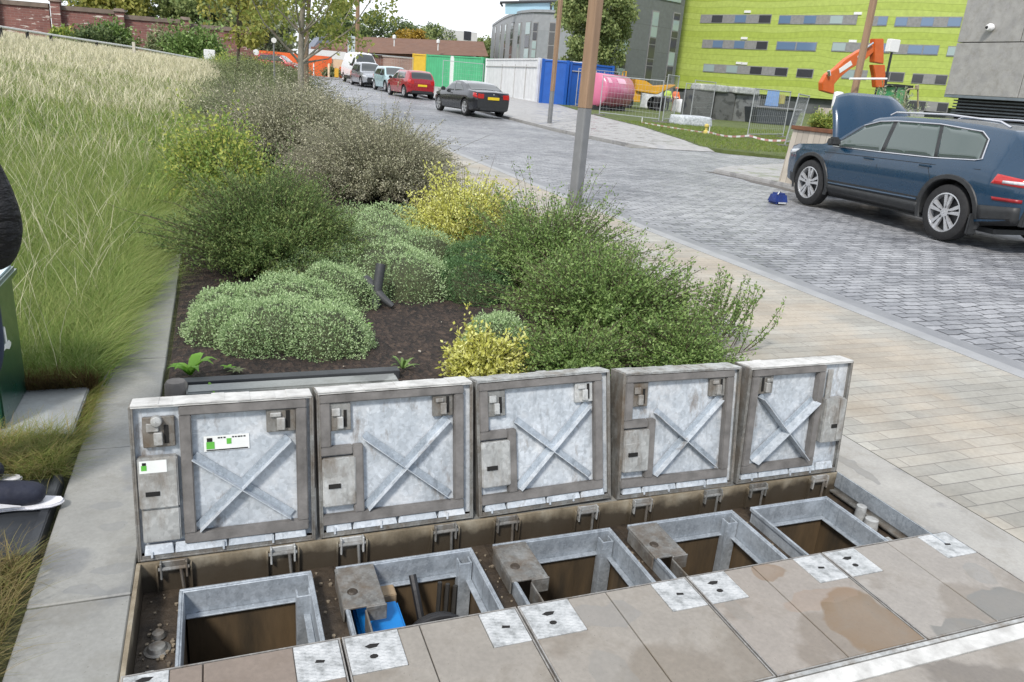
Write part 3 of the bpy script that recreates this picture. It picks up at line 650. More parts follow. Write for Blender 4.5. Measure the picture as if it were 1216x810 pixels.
for i in range(5):
    a, b = CX[i]+.003, CX[i+1]-.003
    cv = thing('paved_access_cover', cl[i], 'access cover', ((a+b)/2, 1.53, 0), group='paved covers closed over the pit front')
    mb = MB(); t = .004
    mb.box(a, b, CY1-t, CY1, -.07, .004); mb.box(a, b, CY0, CY0+t, -.07, .004); mb.box(a, a+t, CY0+t, CY1-t, -.07, .004); mb.box(b-t, b, CY0+t, CY1-t, -.07, .004); mb.box(a+t, b-t, CY0+t, CY1-t, -.07, -.06)
    mb.build('steel_tray', steel_rim, cv, True)
    st = {0: [(-.05, 1.6, (.09, .1), (.17, .13, .10), .5)], 1: [(.40, 1.5, (.1, .06), (.2, .19, .175), .55)], 2: [(1.05, 1.66, (.12, .05), (.21, .205, .195), .6), (.95, 1.42, (.07, .12), (.2, .195, .18), .5)], 3: [(1.86, 1.40, (.14, .2), (.17, .115, .065), .93), (1.70, 1.715, (.075, .04), (.20, .14, .09), .75), (1.78, 1.56, (.16, .05), (.25, .18, .13), .45), (1.48, 1.6, (.03, .08), (.2, .19, .17), .5)],
          4: [(2.40, 1.36, (.14, .09), (.15, .15, .14), .9), (2.10, 1.335, (.1, .045), (.15, .15, .14), .8), (2.45, 1.52, (.05, .07), (.22, .22, .21), .6)]}[i]
    # slabs in world metres relative to the cover's base -> shift stain centres
    cxx, cyy = (a+b)/2, 1.53
    ms = mat_slab('cover slab stone', tints[i], (.70, .66, .61), [(x-cxx, y-cyy, r, c, k) for x, y, r, c, k in st], wetlo=.50 if i in (1, 2) else .53, wethi=.575)
    mid = (a+b)/2 + {0: -.08, 1: -.04, 2: -.0, 3: -.02, 4: 0}[i]
    pls = [p for p in plates if p[0] == i]
    (l0, l1, ld), (r0, r1, rd) = pls[0][1:], pls[1][1:]
    e = .0015
    zt_ = .003
    # left slab (L-shaped round the plate) and right slab
    ysL = CY1-t-ld; ysR = CY1-t-rd
    mb = MB(); mb.prism([(a+t+e, CY0+t+e), (mid-e, CY0+t+e), (mid-e, CY1-t-e), (l1+e, CY1-t-e), (l1+e, ysL-e), (a+t+e, ysL-e)], -.058, zt_); mb.build('paving_slab', ms, cv, True, bev=.002, seg=1)
    mb = MB(); mb.prism([(mid+e, CY0+t+e), (b-t-e, CY0+t+e), (b-t-e, ysR-e), (r0-e, ysR-e), (r0-e, CY1-t-e), (mid+e, CY1-t-e)], -.058, zt_+.0006); mb.build('paving_slab', ms, cv, True, bev=.002, seg=1)
    for k, (u0, u1, dep) in enumerate(((l0, l1, ld), (r0, r1, rd))):
        mb = MB(); mb.box(max(u0, a+t+e), min(u1, b-t-e), CY1-t-dep, CY1-t-e, -.058, .0045)
        po = mb.build('corner_plate', tread, cv, True, bev=.0015, seg=1)
        cx_, cy_ = (u0+u1)/2, CY1-t-dep*.5
        mb = MB()
        if k == 0: mb.prism([(cx_-.025, cy_+.022), (cx_-.008, cy_+.03), (cx_+.018, cy_+.026), (cx_+.008, cy_+.014), (cx_-.012, cy_+.012)], .0046, .0052); MB().prism([(cx_-.006+.012*math.cos(t_), cy_-.02+.009*math.sin(t_)) for t_ in np.linspace(0, 5.6, 8)], .0046, .0051).build('screw_hole', dark, po, True)
        else: mb.prism([(cx_-.013, cy_-.004), (cx_+.010, cy_-.009), (cx_+.014, cy_), (cx_-.008, cy_+.006)], .0046, .0052)
        mb.build('key_hole', dark, po, True)
# paving nearer than the drain
struct(sheet('front_paving', mat_slab('front paving', (.29, .265, .235), (.6, .58, .56), [(1.3, 1.05, (.25, .1), (.27, .2, .15), .6)]), -.6, 4.68, -.6, 1.225, .002))
dr = thing('slot_drain', 'straight pale steel slot drain crossing the paving in front of the covers', 'slot drain', (1.5, 1.27, 0))
mb = MB(); mb.box(-.3, 4.9, 1.287, 1.300, -.05, .004); mb.build('thin_rail', plate_m, dr, True)
mb = MB(); mb.box(-.3, 4.9, 1.228, 1.281, -.05, .005); mb.build('wide_rail', lime, dr, True)
mb = MB(); mb.box(-.3, 4.9, 1.2815, 1.2865, -.05, -.02); mb.build('slot_bottom', dark, dr, True)

# ================================================================== PLANTS
twig = M('brown twig bark', (.10, .075, .05), (.05, .036, .025), 20, .85, bmp=0)
twig_g = M('grey twig bark', (.20, .19, .14), (.12, .11, .08), 20, .85, bmp=0)
def curves(base, spread, rx, ry, h, n, seg, lean=(0, 0), jit=.12, up=.5, low=.15):
    "n bending shoots from points round base to a domed envelope. returns (n,seg,3)"
    base_ph = RNG.uniform(0, 6.28); th = RNG.uniform(0, 2*np.pi, n); r = np.sqrt(RNG.uniform(0, 1, n))
    ex = np.cos(th)*r; ey = np.sin(th)*r
    hz_ = np.sqrt(np.clip(1-r**2*.9, 0, 1))*RNG.uniform(low, 1, n)**.45
    E = np.stack([ex*rx+lean[0], ey*ry+lean[1], hz_*h], 1)
    E += RNG.normal(size=(n, 3))*np.array([rx, ry, h])*jit*.5
    E[:, 2] = np.maximum(E[:, 2], .02)
    B = np.stack([ex*rx*spread, ey*ry*spread, np.zeros(n)], 1)
    t = np.linspace(0, 1, seg)[None, :, None]
    Mid = B+(E-B)*.5; Mid[:, 2] += h*.15*up; Mid[:, :2] -= (E-B)[:, :2]*.18
    lump = 1+.13*np.sin(3*th+base_ph)+.09*np.sin(5*th-2*base_ph)+.08*np.sin(7*r*3+th*2)
    lump = lump*np.where(RNG.uniform(0, 1, n) < .06, RNG.uniform(1.1, 1.32, n), 1)
    E = E*lump[:, None]; Mid = B+(E-B)*.5; Mid[:, 2] += h*.15*up; Mid[:, :2] -= (E-B)[:, :2]*.18
    P = (1-t)**2*B[:, None]+2*t*(1-t)*Mid[:, None]+t**2*E[:, None]
    P += RNG.normal(size=P.shape)*h*.012
    P += np.array(base)[None, None]
    return P
def twigmesh(P, r0, r1):
    "thin 3-sided shoots"
    n, s, _ = P.shape; T = np.gradient(P, axis=1); T = unit(T)
    A = unit(np.cross(T, np.array([.3, .2, 1.0]))); Bv = np.cross(T, A)
    rr = np.linspace(r0, r1, s)[None, :, None]
    rings = [P+(A*math.cos(a)+Bv*math.sin(a))*rr for a in (0, 2.09, 4.19)]
    Q = []
    for k in range(3):
        a, b = rings[k], rings[(k+1) % 3]
        Q.append(np.stack([a[:, :-1], b[:, :-1], b[:, 1:], a[:, 1:]], 2).reshape(-1, 3))
    return np.concatenate(Q)
def leaves_on(P, per, l, wd, t0=.25, spread=.9, off=.01, upb=.3):
    n, s, _ = P.shape
    t = (t0+(1-t0)*RNG.uniform(0, 1, (n, per)))*(s-1); i = np.clip(t.astype(int), 0, s-2); f = (t-i)[..., None]
    I = np.arange(n)[:, None]; p = P[I, i]*(1-f)+P[I, i+1]*f; d = unit(P[I, i+1]-P[I, i])
    p = p.reshape(-1, 3); d = d.reshape(-1, 3)
    D = unit(d*.6+RNG.normal(size=d.shape)*spread+np.array([0, 0, upb])); p = p+RNG.normal(size=p.shape)*off
    L = l*RNG.uniform(.45, 1.45, len(p)); return leafquads(p, D, L, wd*RNG.uniform(.7, 1.2, len(p)))
def shrub(name, label, cat, base, rx, ry, h, n, per, l, wd, lm, tm=twig, seg=7, group=None, tr=(.004, .0012), t0=.25, spread=.9, off=.012, upb=.3, lean=(0, 0), jit=.12, spread0=.25, up=.5, low=.15, extra=None):
    bz = zg(base[0], base[1])-.02 if len(base) < 3 else base[2]
    t = thing(name, label, cat, (base[0], base[1], bz), group=group)
    P = curves((0, 0, 0), spread0, rx, ry, h, n, seg, lean, jit, up, low)
    if extra is not None: P2 = extra(); 
    else: P2 = None
    V = leaves_on(P, per, l, wd, t0, spread, off, upb)
    TV = twigmesh(P, *tr)
    if P2 is not None:
        V = np.concatenate([V, leaves_on(P2, int(per*1.2), l, wd, .1, spread, off*.6, upb)]); TV = np.concatenate([TV, twigmesh(P2, *tr)])
    dd = curves((0, 0, 0), spread0, rx*1.02, ry*1.02, h*1.04, max(6, n//25), seg, lean, jit*1.6, up, low)
    TV = np.concatenate([TV, twigmesh(dd, tr[0]*.8, tr[1])])
    link('foliage', qmesh('foliage', V), lm, t); link('twigs', qmesh('twigs', TV), tm, t)
    return t
def mound(name, label, cat, lobes, n, l, lm, group=None, base=None):
    "tight cushion shrub: small leaves over the skin of several merged domes, with a fill of shoots below"
    bx_, by_ = lobes[0][0], lobes[0][1]; bz = zg(bx_, by_)-.012
    t = thing(name, label, cat, (bx_, by_, bz), group=group)
    area = np.array([a[2]*a[3]+a[4]*(a[2]+a[3]) for a in lobes]); cnt = (area/area.sum()*n).astype(int)
    Vs = []
    C = np.array([(a[0]-bx_, a[1]-by_, 0) for a in lobes]); Rr = np.array([(a[2], a[3], a[4]) for a in lobes])
    for k, c in enumerate(cnt):
        d = unit(RNG.normal(size=(c, 3))); d[:, 2] = np.abs(d[:, 2])*1.0-.08
        d = unit(d)
        # lumpy radius
        ph = d@np.array([[7.1, 3.3, 5.2], [2.2, 8.4, -4.1], [5.7, -6.2, 3.9]]).T
        lump = 1+.06*np.sin(ph[:, 0]+k)+.06*np.sin(ph[:, 1]*1.3+2*k)+.045*np.sin(ph[:, 2]*2.3)+.035*np.sin(ph[:, 0]*3.7+ph[:, 1]*2)
        fill = np.where(RNG.uniform(0, 1, c) < .72, RNG.normal(1, .028, c), RNG.uniform(.82, 1.06, c))
        p = C[k]+d*Rr[k]*(lump*fill)[:, None]
        p[:, 2] = np.maximum(p[:, 2], .003)
        # drop leaves buried in another lobe
        keep = np.ones(c, bool)
        for j in range(len(lobes)):
            if j != k: keep &= (((p-C[j])/Rr[j])**2).sum(1) > .8
        p = p[keep]; nd = unit(d[keep]/Rr[k]**1)
        D = unit(nd+RNG.normal(size=p.shape)*.7+np.array([0, 0, .35]))
        Vs.append(leafquads(p, D, l*RNG.uniform(.7, 1.3, len(p)), l*.5*RNG.uniform(.8, 1.2, len(p))))
    V = np.concatenate(Vs)
    link('foliage', qmesh('foliage', V), lm, t)
    # woody, shaded heart under the skin
    mb = MB()
    for (x, y, rx, ry, h) in lobes:
        prof = []
        vs = []; nn = 18; rows = 6
        for i in range(rows):
            a = i/(rows-1)*math.pi/2
            for k in range(nn):
                b = 2*math.pi*k/nn; vs.append((x-bx_+rx*.86*math.cos(a)*math.cos(b), y-by_+ry*.86*math.cos(a)*math.sin(b), h*.86*math.sin(a)))
        fs = [(i*nn+k, i*nn+(k+1) % nn, (i+1)*nn+(k+1) % nn, (i+1)*nn+k) for i in range(rows-1) for k in range(nn)]
        mb.add(vs, fs)
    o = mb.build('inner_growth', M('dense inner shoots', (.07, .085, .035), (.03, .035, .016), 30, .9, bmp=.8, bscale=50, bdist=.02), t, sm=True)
    return t
m_hebe = leafmat('hebe leaf', [(.19, .30, .12), (.35, .48, .23), (.50, .62, .36)], 5, .22)
m_gold = leafmat('golden leaf', [(.32, .34, .06), (.60, .60, .14), (.80, .80, .36)], 6, .3)
m_loni = leafmat('glossy green leaf', [(.065, .125, .03), (.15, .24, .065), (.30, .41, .14)], 3, .25, .45)
m_dark = leafmat('soft dark green leaf', [(.065, .115, .035), (.125, .195, .06), (.24, .29, .10)], 2.5, .25)
m_yel = leafmat('yellow green leaf', [(.11, .19, .045), (.24, .34, .08), (.58, .58, .14)], 2.2, .4)
m_grey = leafmat('small grey green leaf', [(.11, .115, .065), (.24, .245, .145), (.60, .57, .42)], 2.5, .2)
m_sage = leafmat('olive green leaf', [(.10, .13, .06), (.20, .24, .11), (.34, .36, .20)], 2, .3)
G_H = 'low clipped green cushions in the planting bed'
mound('cushion_shrub', 'low pale green cushion shrub at the front left of the bare soil', 'shrub',
      [(.30, 4.40, .36, .30, .23), (.56, 4.24, .25, .26, .23), (.02, 4.52, .22, .24, .19), (.40, 4.85, .42, .30, .24), (.72, 5.12, .30, .26, .25), (.62, 5.45, .3, .3, .27), (.14, 4.28, .17, .17, .17), (.02, 4.86, .19, .2, .18)], 62000, .0145, m_hebe, G_H)
mound('cushion_shrub', 'wide pale green cushion shrub spreading behind the black pipe', 'shrub',
      [(1.32, 5.35, .30, .32, .28), (1.12, 5.62, .52, .42, .29), (1.25, 6.35, .62, .55, .34), (.72, 6.0, .4, .5, .29), (1.16, 5.95, .42, .42, .32), (.86, 5.6, .28, .3, .26), (1.35, 6.8, .55, .5, .38), (.95, 6.5, .4, .4, .32), (1.62, 6.1, .32, .32, .3)], 62000, .0165, m_hebe, G_H)
mound('cushion_shrub', 'darker green cushion shrub right of the pipe below the golden bush', 'shrub',
      [(1.76, 5.25, .27, .3, .27), (1.95, 5.7, .3, .3, .3)], 22000, .0155, leafmat('hebe leaf dark', [(.05, .11, .04), (.10, .19, .075), (.17, .28, .12)], 5, .22), G_H)
mound('cushion_shrub', 'small round green cushion shrub behind the front golden bush', 'shrub',
      [(1.50, 3.98, .20, .17, .23)], 9000, .0135, m_hebe, G_H)
shrub('golden_bush', 'small bright yellow leaved bush directly behind the middle lid', 'bush', (1.30, 3.60), .24, .17, .27, 330, 40, .024, .014, m_gold, seg=6, t0=.2, off=.008, group='golden leaved bushes', jit=.2)
shrub('golden_bush', 'larger golden bush below the lamp post at the back of the cushions', 'bush', (2.12, 6.65), .62, .62, .70, 860, 52, .026, .015, m_gold, seg=6, t0=.25, off=.012, group='golden leaved bushes', jit=.18)
def long_shoots():
    # the loose shoots that reach out over the paving at the right
    n = 46; x = RNG.uniform(.05, 1.0, n)**.8; a = RNG.uniform(-.6, .5, n)
    B = np.stack([.20+.58*x, -.35+.3*RNG.uniform(-1, 1, n), np.full(n, .03)], 1)
    E = B+np.stack([.03+.20*x*RNG.uniform(.2, 1, n), .12*RNG.uniform(-1, 1, n), .28+.24*RNG.uniform(0, 1, n)-.08*x], 1)
    t = np.linspace(0, 1, 7)[None, :, None]; Mi = (B+E)/2+np.array([.05, 0, -.02])
    return (1-t)**2*B[:, None]+2*t*(1-t)*Mi[:, None]+t**2*E[:, None]
shrub('green_bush', 'big loose green bush leaning over the pavement behind the right lids', 'bush', (2.38, 4.35), .68, .85, .58, 900, 62, .023, .012, m_loni, seg=8, t0=.15, off=.012, group='leafy green bushes', jit=.16, extra=long_shoots)
shrub('green_bush', 'leafy green bush with upright shoots between the gold bush and the pavement', 'bush', (2.46, 5.5), .74, .80, .72, 850, 60, .024, .012, m_loni, seg=8, t0=.15, off=.014, group='leafy green bushes', jit=.18)
shrub('green_bush', 'low dark green bush filling the soil corner behind the fourth lid', 'bush', (1.82, 3.60), .42, .34, .30, 420, 60, .018, .010, m_loni, seg=6, t0=.1, off=.010, group='leafy green bushes', jit=.15)
shrub('feathery_bush', 'soft dark green feathery bush beside the stone path', 'bush', (.40, 6.15), .70, .98, .72, 1700, 95, .024, .010, m_dark, seg=8, t0=.2, off=.018, spread=.6, jit=.12, upb=.5)
shrub('yellow_green_shrub', 'yellow and lime leaved shrub behind the feathery bush on the left', 'shrub', (.04, 8.9), .62, .95, .98, 380, 46, .042, .025, m_yel, seg=8, t0=.3, off=.03, jit=.16)
shrub('grey_twiggy_shrub', 'large fine twigged grey green shrub rising in the middle of the bed', 'shrub', (1.95, 9.8), 1.15, 1.35, .98, 2200, 60, .021, .014, m_grey, twig_g, seg=8, t0=.25, off=.02, spread=.9, group='grey twiggy shrubs', jit=.14, tr=(.005, .0016))
shrub('grey_twiggy_shrub', 'second grey twiggy shrub just behind the yellow leaved one', 'shrub', (1.15, 13.0), 1.25, 1.7, 1.15, 1700, 56, .028, .018, m_grey, twig_g, seg=7, t0=.3, off=.03, group='grey twiggy shrubs', jit=.14, tr=(.005, .002))
shrub('grey_twiggy_shrub', 'grey twiggy shrub with reddish tips at the pavement edge', 'shrub', (2.45, 12.6), .9, 1.6, .78, 1000, 56, .027, .017, m_grey, twig, seg=7, t0=.3, off=.03, group='grey twiggy shrubs', jit=.14, tr=(.005, .002))
hz2 = [('distant hedge shrub at the foot of the near young tree', 1.5, 18, 1.7, 2.3, 1.05, m_grey), ('olive hedge shrub left of the young tree, in front of the meadow', .55, 17.5, 1.0, 2.2, .8, m_sage), ('pale hedge shrub on the road side beyond the twiggy ones', 2.7, 19.5, 1.0, 2.5, .7, m_grey),
       ('olive hedge shrub below the white marker post', .95, 24, 1.4, 3.0, .8, m_sage), ('grey hedge shrub just before the second young tree', 2.2, 25.5, 1.6, 3.2, .9, m_grey), ('rounded dark hedge shrub in front of the parked red car', 1.7, 34, 2.3, 4.2, 1.35, m_sage), ('yellowish hedge shrub at the far end of the bed', 1.3, 42, 1.8, 4, 1.1, m_yel), ('last grey hedge shrub before the orange hoarding', 3.2, 45, 1.6, 5, 1.0, m_grey)]
for lb, x, y, rx, ry, h, mm in hz2:
    k = y/14
    shrub('hedge_shrub', lb, 'shrub', (x, y), rx, ry, h, int(800), 52, .024*k, .016*k, mm, twig_g, seg=6, t0=.3, off=.04*k, spread0=.75, low=.4, jit=.16, group='hedge shrubs further along the bed', tr=(.006, .003))

shrub('green_bush', 'small leafy green bush touching the back of the last lid', 'bush', (2.48, 3.55), .42, .42, .30, 420, 60, .019, .011, m_loni, seg=6, t0=.1, off=.010, group='leafy green bushes', jit=.18)
# small plants in the bare soil
def rosette(name, label, x, y, n, l, wd, col, h=.5):
    t = thing(name, label, 'plant', (x, y, 0)); mb = MB()
    for k in range(n):
        a = 2*math.pi*k/n+random.uniform(-.3, .3); L = l*random.uniform(.7, 1.1); el = random.uniform(.3, 1.0)*h
        d = Vector((math.cos(a), math.sin(a), 0)); s = Vector((-d.y, d.x, 0)); rows = []
        for i in range(6):
            tt = i/5; p = d*L*tt+Vector((0, 0, L*(el*math.sin(tt*2.2)))); ww = wd*math.sin(min(1, tt*1.05+.08)*math.pi)**.7*.5 if tt < 1 else .002
            rows += [p-s*ww, p+Vector((0, 0, -.12*ww)), p+s*ww]
        mb.add(rows, [(3*i+j, 3*i+j+1, 3*i+4+j, 3*i+3+j) for i in range(5) for j in (0, 1)])
    mb.build('foliage', col, t, sm=True); return t
m_hosta = leafmat('broad green leaf', [(.12, .28, .03), (.18, .38, .05), (.25, .45, .08)], 8, .35)
rosette('broad_leaved_plant', 'bright green broad leaved plant at the corner of soil and stone path', -.16, 3.86, 9, .12, .05, m_hosta, .8)
rosette('seedling', 'tiny green seedling in the bark near the left path', .02, 3.92, 6, .045, .02, m_hosta)
rosette('seedling', 'flat pale weed beside the tiny seedling in the bark', .06, 3.87, 9, .055, .018, m_sage)
rosette('seedling', 'feathery weed growing by the black edging end', .90, 3.78, 9, .10, .018, m_loni, .9)
rosette('seedling', 'little weed in the middle of the bare bark', .86, 4.55, 5, .035, .014, m_hosta)
rosette('seedling', 'green weed sprouting before the slate board', -.06, 3.60, 8, .075, .016, m_hosta, .6)
# tall vertical shoot sticking out of the green bush
shrub('tall_shoot', 'single tall leafy shoot standing above the green bush by the lamp post', 'plant', (2.45, 6.3), .06, .06, .62, 7, 60, .03, .014, m_loni, seg=8, t0=.3, jit=.05, low=.7)

# slate edging boards and black pipe stub
m_slate = M('dark slate board', (.055, .06, .065), (.032, .035, .038), 6, .6, bmp=.25, bscale=50)
tag(MB().box(-.24, .86, 3.67, 3.735, -.05, .035).build('edging_board', m_slate, bev=.003), 'dark slate coloured edging board at the front of the soil', 'edging board')
tag(MB().box(-.17, .83, 3.555, 3.655, -.05, .03).build('kerb_block', mat_slab('old grey kerb', (.26, .275, .265)), bev=.008), 'old grey concrete kerb behind the first two lids', 'kerb block')
tag(MB().lathe([(.001, .065), (.042, .062), (.05, .05), (.052, -.05)], 10, c=(-.215, 3.63, 0)).build('stone_lump', M('grey brown stone', (.22, .2, .18), (.13, .12, .11), 9, .85, bmp=.6), sm=True), 'small grey brown stone below the broad leaved plant', 'stone')
pp = thing('pipe_stub', 'cut black plastic pipe poking up out of the cushion shrubs', 'pipe', (1.02, 4.98, 0))
m_pipe = M('weathered black plastic', (.055, .058, .062), (.035, .037, .04), 7, .6, bmp=.15)
mb = MB(); mb.tube([(.99, 4.99, -.02), (1.0, 5.02, .12), (1.03, 5.06, .27)], .034, 14); mb.build('upright_pipe', m_pipe, pp, True, sm=True)
mb = MB(); mb.tube([(1.09, 4.93, .005), (1.02, 4.98, .06), (.94, 5.08, .15), (.93, 5.1, .17)], [.018, .03, .034, .02], 10); mb.build('torn_branch', m_pipe, pp, True, sm=True)
# chips on the bark
for k in range(9):
    x, y = random.uniform(.0, 1.4), random.uniform(3.8, 4.2) if random.random() < .6 else random.uniform(3.85, 4.7)
    if x < .85 and y > 3.95: x = random.uniform(.9, 1.35)
    s = random.uniform(.006, .014)
    lm_ = M('pale wood chip', (.42, .38, .33), (.3, .26, .2), 20, .8, bmp=0) if k != 4 else M('orange leaf scrap', (.35, .12, .04), (.25, .08, .03), 20, .8, bmp=0)
    mb = MB(); mb.prism([(s, 0), (.3*s, .5*s), (-.8*s, .2*s), (-.5*s, -.5*s), (.4*s, -.4*s)], 0, .004); o = mb.build('wood_chip', lm_); o.location = (x, y, .0 if k else .0); o.rotation_euler = (.1, .1, k)
    tag(o, 'pale wood chip lying on the dark bark', 'chip', 'pale chips on the bark') if k != 4 else tag(o, 'scrap of orange leaf lying on the dark bark', 'leaf')

# ------------------------------------------------------------------ meadow grass
def blades(xy, h, wd, lean, dirang=None, z=None, curl=1.0):
    n = len(xy); h = np.broadcast_to(h, (n,)); wd = np.broadcast_to(wd, (n,)); lean = np.broadcast_to(lean, (n,))
    z = np.array([zg(x, y)-.035 for x, y in xy]) if z is None else np.broadcast_to(z, (n,))
    a = RNG.uniform(0, 2*np.pi, n) if dirang is None else dirang+RNG.normal(0, .7, n)
    d = np.stack([np.cos(a), np.sin(a), np.zeros(n)], 1); b = RNG.uniform(0, 2*np.pi, n); s = np.stack([np.cos(b), np.sin(b), np.zeros(n)], 1)
    B = np.stack([xy[:, 0], xy[:, 1], z], 1); rows = []; ts = [0, .4, .75, 1.0]
    for t in ts:
        c = B+d*(lean*h*t**(1.7*curl))[:, None]; c[:, 2] += h*(t-.35*lean*t**2.2)
        ww = (wd*(1-t*.85)*.5)[:, None]; rows.append((c-s*ww, c+s*ww))
    Q = []; T = []
    for i in range(3):
        q = np.stack([rows[i][0], rows[i][1], rows[i+1][1], rows[i+1][0]], 1); Q.append(q)
        T.append(np.broadcast_to(np.array([ts[i], ts[i], ts[i+1], ts[i+1]]), (n, 4)))
    return np.stack(Q, 1).reshape(-1, 3), np.stack(T, 1).reshape(-1)
m_grass = leafmat('meadow grass blade', [(.075, .145, .025), (.15, .245, .05), (.24, .32, .085), (.36, .38, .16)], .8, .35, .6, tcols=(.7, 1.0, (.30, .34, .10)))
m_straw = leafmat('dry seed stalk', [(.46, .43, .28), (.64, .60, .42), (.78, .74, .56)], 1.2, .3)
def scatter(n, x0, x1, y0, y1, edge=None, patch=0):
    x = RNG.uniform(x0, x1, n); y = RNG.uniform(y0, y1, n); k = np.ones(n, bool)
    if edge is not None: k &= x < edge(y)
    if patch: k &= (np.sin(x*7+y*3)+np.sin(y*5-x*2.3)+RNG.normal(0, 1, n)) > -patch
    return np.stack([x[k], y[k]], 1)
edge = lambda y: -.56+.0*y
Vg = []; Tg = []
def addg(r): Vg.append(r[0]); Tg.append(r[1])
notslab = lambda p: p[~((p[:, 0] > -1.3) & (p[:, 1] < 3.72))]
p = notslab(scatter(56000, -3.6, -.56, 2.5, 6.2)); addg(blades(p, RNG.uniform(.14, .36, len(p)), .0036, RNG.uniform(.3, 1.0, len(p))))
p = scatter(5000, -.72, -.54, 3.75, 8.5); addg(blades(p, RNG.uniform(.16, .34, len(p)), .0045, RNG.uniform(.6, 1.3, len(p)), 0.0))
p = scatter(12000, -.7, -.2, 4.0, 9.5); p = p[p[:, 0] < -.56+.075*(p[:, 1]-4.0)+.03*np.sin(p[:, 1]*5)]; addg(blades(p, RNG.uniform(.14, .34, len(p)), .005, RNG.uniform(.6, 1.3, len(p)), 0.0))
p = scatter(66000, -6, -.56, 6.2, 12); addg(blades(p, RNG.uniform(.18, .40, len(p)), .0062, RNG.uniform(.3, .9, len(p))))
p = scatter(9000, -.7, .05, 8, 18); addg(blades(p, RNG.uniform(.2, .5, len(p)), .012, RNG.uniform(.3, 1.0, len(p)), 0.0))
p = scatter(42000, -9, -.1, 12, 24); addg(blades(p, RNG.uniform(.2, .45, len(p)), .016, RNG.uniform(.3, .9, len(p))))
p = scatter(40000, -18, .8, 24, 56); addg(blades(p, RNG.uniform(.18, .34, len(p)), .035, RNG.uniform(.3, .9, len(p))))
V = np.concatenate(Vg); T = np.concatenate(Tg)
o = link('meadow_grass', qmesh('meadow_grass', V, T), m_grass); tag(o, 'long soft green meadow grass on the bank left of the path', 'grass', kind='stuff')
Vg = []; Tg = []
p = notslab(scatter(420, -3.0, -.7, 3.7, 6.5)); addg(blades(p, RNG.uniform(.35, .62, len(p)), .004, RNG.uniform(.2, .7, len(p))))
p = scatter(1400, -5.5, -.8, 6, 12); addg(blades(p, RNG.uniform(.35, .6, len(p)), .006, RNG.uniform(.2, .6, len(p))))
p = scatter(6500, -9, -.4, 11, 22, patch=.2); addg(blades(p, RNG.uniform(.35, .55, len(p)), .012, RNG.uniform(.15, .6, len(p))))
p = scatter(70000, -16, .3, 17, 46, patch=.9); addg(blades(p, RNG.uniform(.25, .48, len(p)), .034, RNG.uniform(.15, .6, len(p))))
V = np.concatenate(Vg); T = np.concatenate(Tg)
o = link('seeding_grass', qmesh('seeding_grass', V, T), m_straw); tag(o, 'pale straw coloured seed stalks over the upper meadow', 'grass', kind='stuff')
m_tuft = leafmat('tussock blade', [(.07, .12, .02), (.17, .22, .045), (.28, .27, .09), (.36, .27, .12)], 4, .3, .6)
def tussock(label, n, x0, x1, y0, y1, h0, h1, mm=m_tuft, ang=None, lean=(.5, 1.4), wd=.0035):
    p = scatter(n, x0, x1, y0, y1); v, t = blades(p, RNG.uniform(h0, h1, n), wd, RNG.uniform(*lean, n), ang, z=-.02)
    o = link('grass_tuft', qmesh('grass_tuft', v, t), mm); return tag(o, label, 'grass', 'tufts between the slabs', 'stuff')
tussock('tuft of green and brown grass between the pale slab and the black cover', 6500, -1.15, -.585, 2.87, 3.19, .07, .19)
tussock('brown and yellow grass tuft in front of the black cover', 6500, -1.15, -.585, 1.75, 2.36, .05, .16, leafmat('dry tussock blade', [(.09, .08, .03), (.19, .17, .06), (.26, .19, .09), (.15, .19, .04)], 5, .3))
tussock('grass hanging over the right edge of the pale slab', 900, -.60, -.555, 3.15, 3.75, .05, .12, ang=-.5)
tussock('brown dead grass thatch behind the pale slab', 3200, -1.2, -.56, 3.70, 3.78, .08, .2, leafmat('dead thatch', [(.05, .035, .015), (.13, .085, .035), (.2, .16, .06)], 5, .2), ang=-1.57, lean=(.2, .8))
# short grass on the far verge
Vg = []; Tg = []
def veredge(y): return np.interp(y, [a for a, _ in gy], [b for _, b in gy])
p = scatter(60000, 14, 40, 18.2, 34); p = p[p[:, 0] > veredge(p[:, 1])+.05]
v, t = blades(p, RNG.uniform(.06, .14, len(p)), .022, RNG.uniform(.2, .8, len(p)), z=np.array([zroad(y)+.02 + (.06 if y > 20.3 else 0) for _, y in p]))
m_verge = leafmat('short verge grass', [(.07, .10, .02), (.13, .20, .03), (.20, .28, .05), (.26, .25, .09)], .25, .3)
tag(link('verge_grass', qmesh('verge_grass', v, t), m_verge), 'short bright green grass beside the building site', 'grass', kind='stuff')

# ================================================================== LEFT FOREGROUND
tag(MB().box(-1.35, -.575, 2.37, 2.87, -.05, .012).box(-.60, -.568, 2.365, 2.875, -.05, .022).build('black_cover_plate', M('black rubber sheet', (.045, .05, .056), (.02, .022, .026), 4, .35, bmp=.1, bscale=30), bev=.004), 'black rubbery cover plate the person stands on', 'cover plate')
tag(MB().box(-1.5, -.585, 3.20, 3.70, -.06, .03).build('concrete_slab', mat_slab('pale smooth slab', (.35, .37, .37), (.75, .75, .76)), bev=.006), 'pale grey concrete slab in front of the green cabinet', 'slab')
cab = thing('green_cabinet', 'dark green metal utility cabinet standing on the pale slab', 'cabinet', (-1.1, 3.45, .03))
gm = M('dark green paint', (.012, .062, .04), (.009, .048, .032), 5, .3, bmp=.05, coat=.6)
mb = MB(); mb.box(-1.45, -.83, 3.29, 3.69, .03, .56); mb.build('body', gm, cab, True, bev=.006)
mb = MB(); mb.box(-1.48, -.81, 3.27, 3.71, .561, .60); mb.build('lid', gm, cab, True, bev=.01)
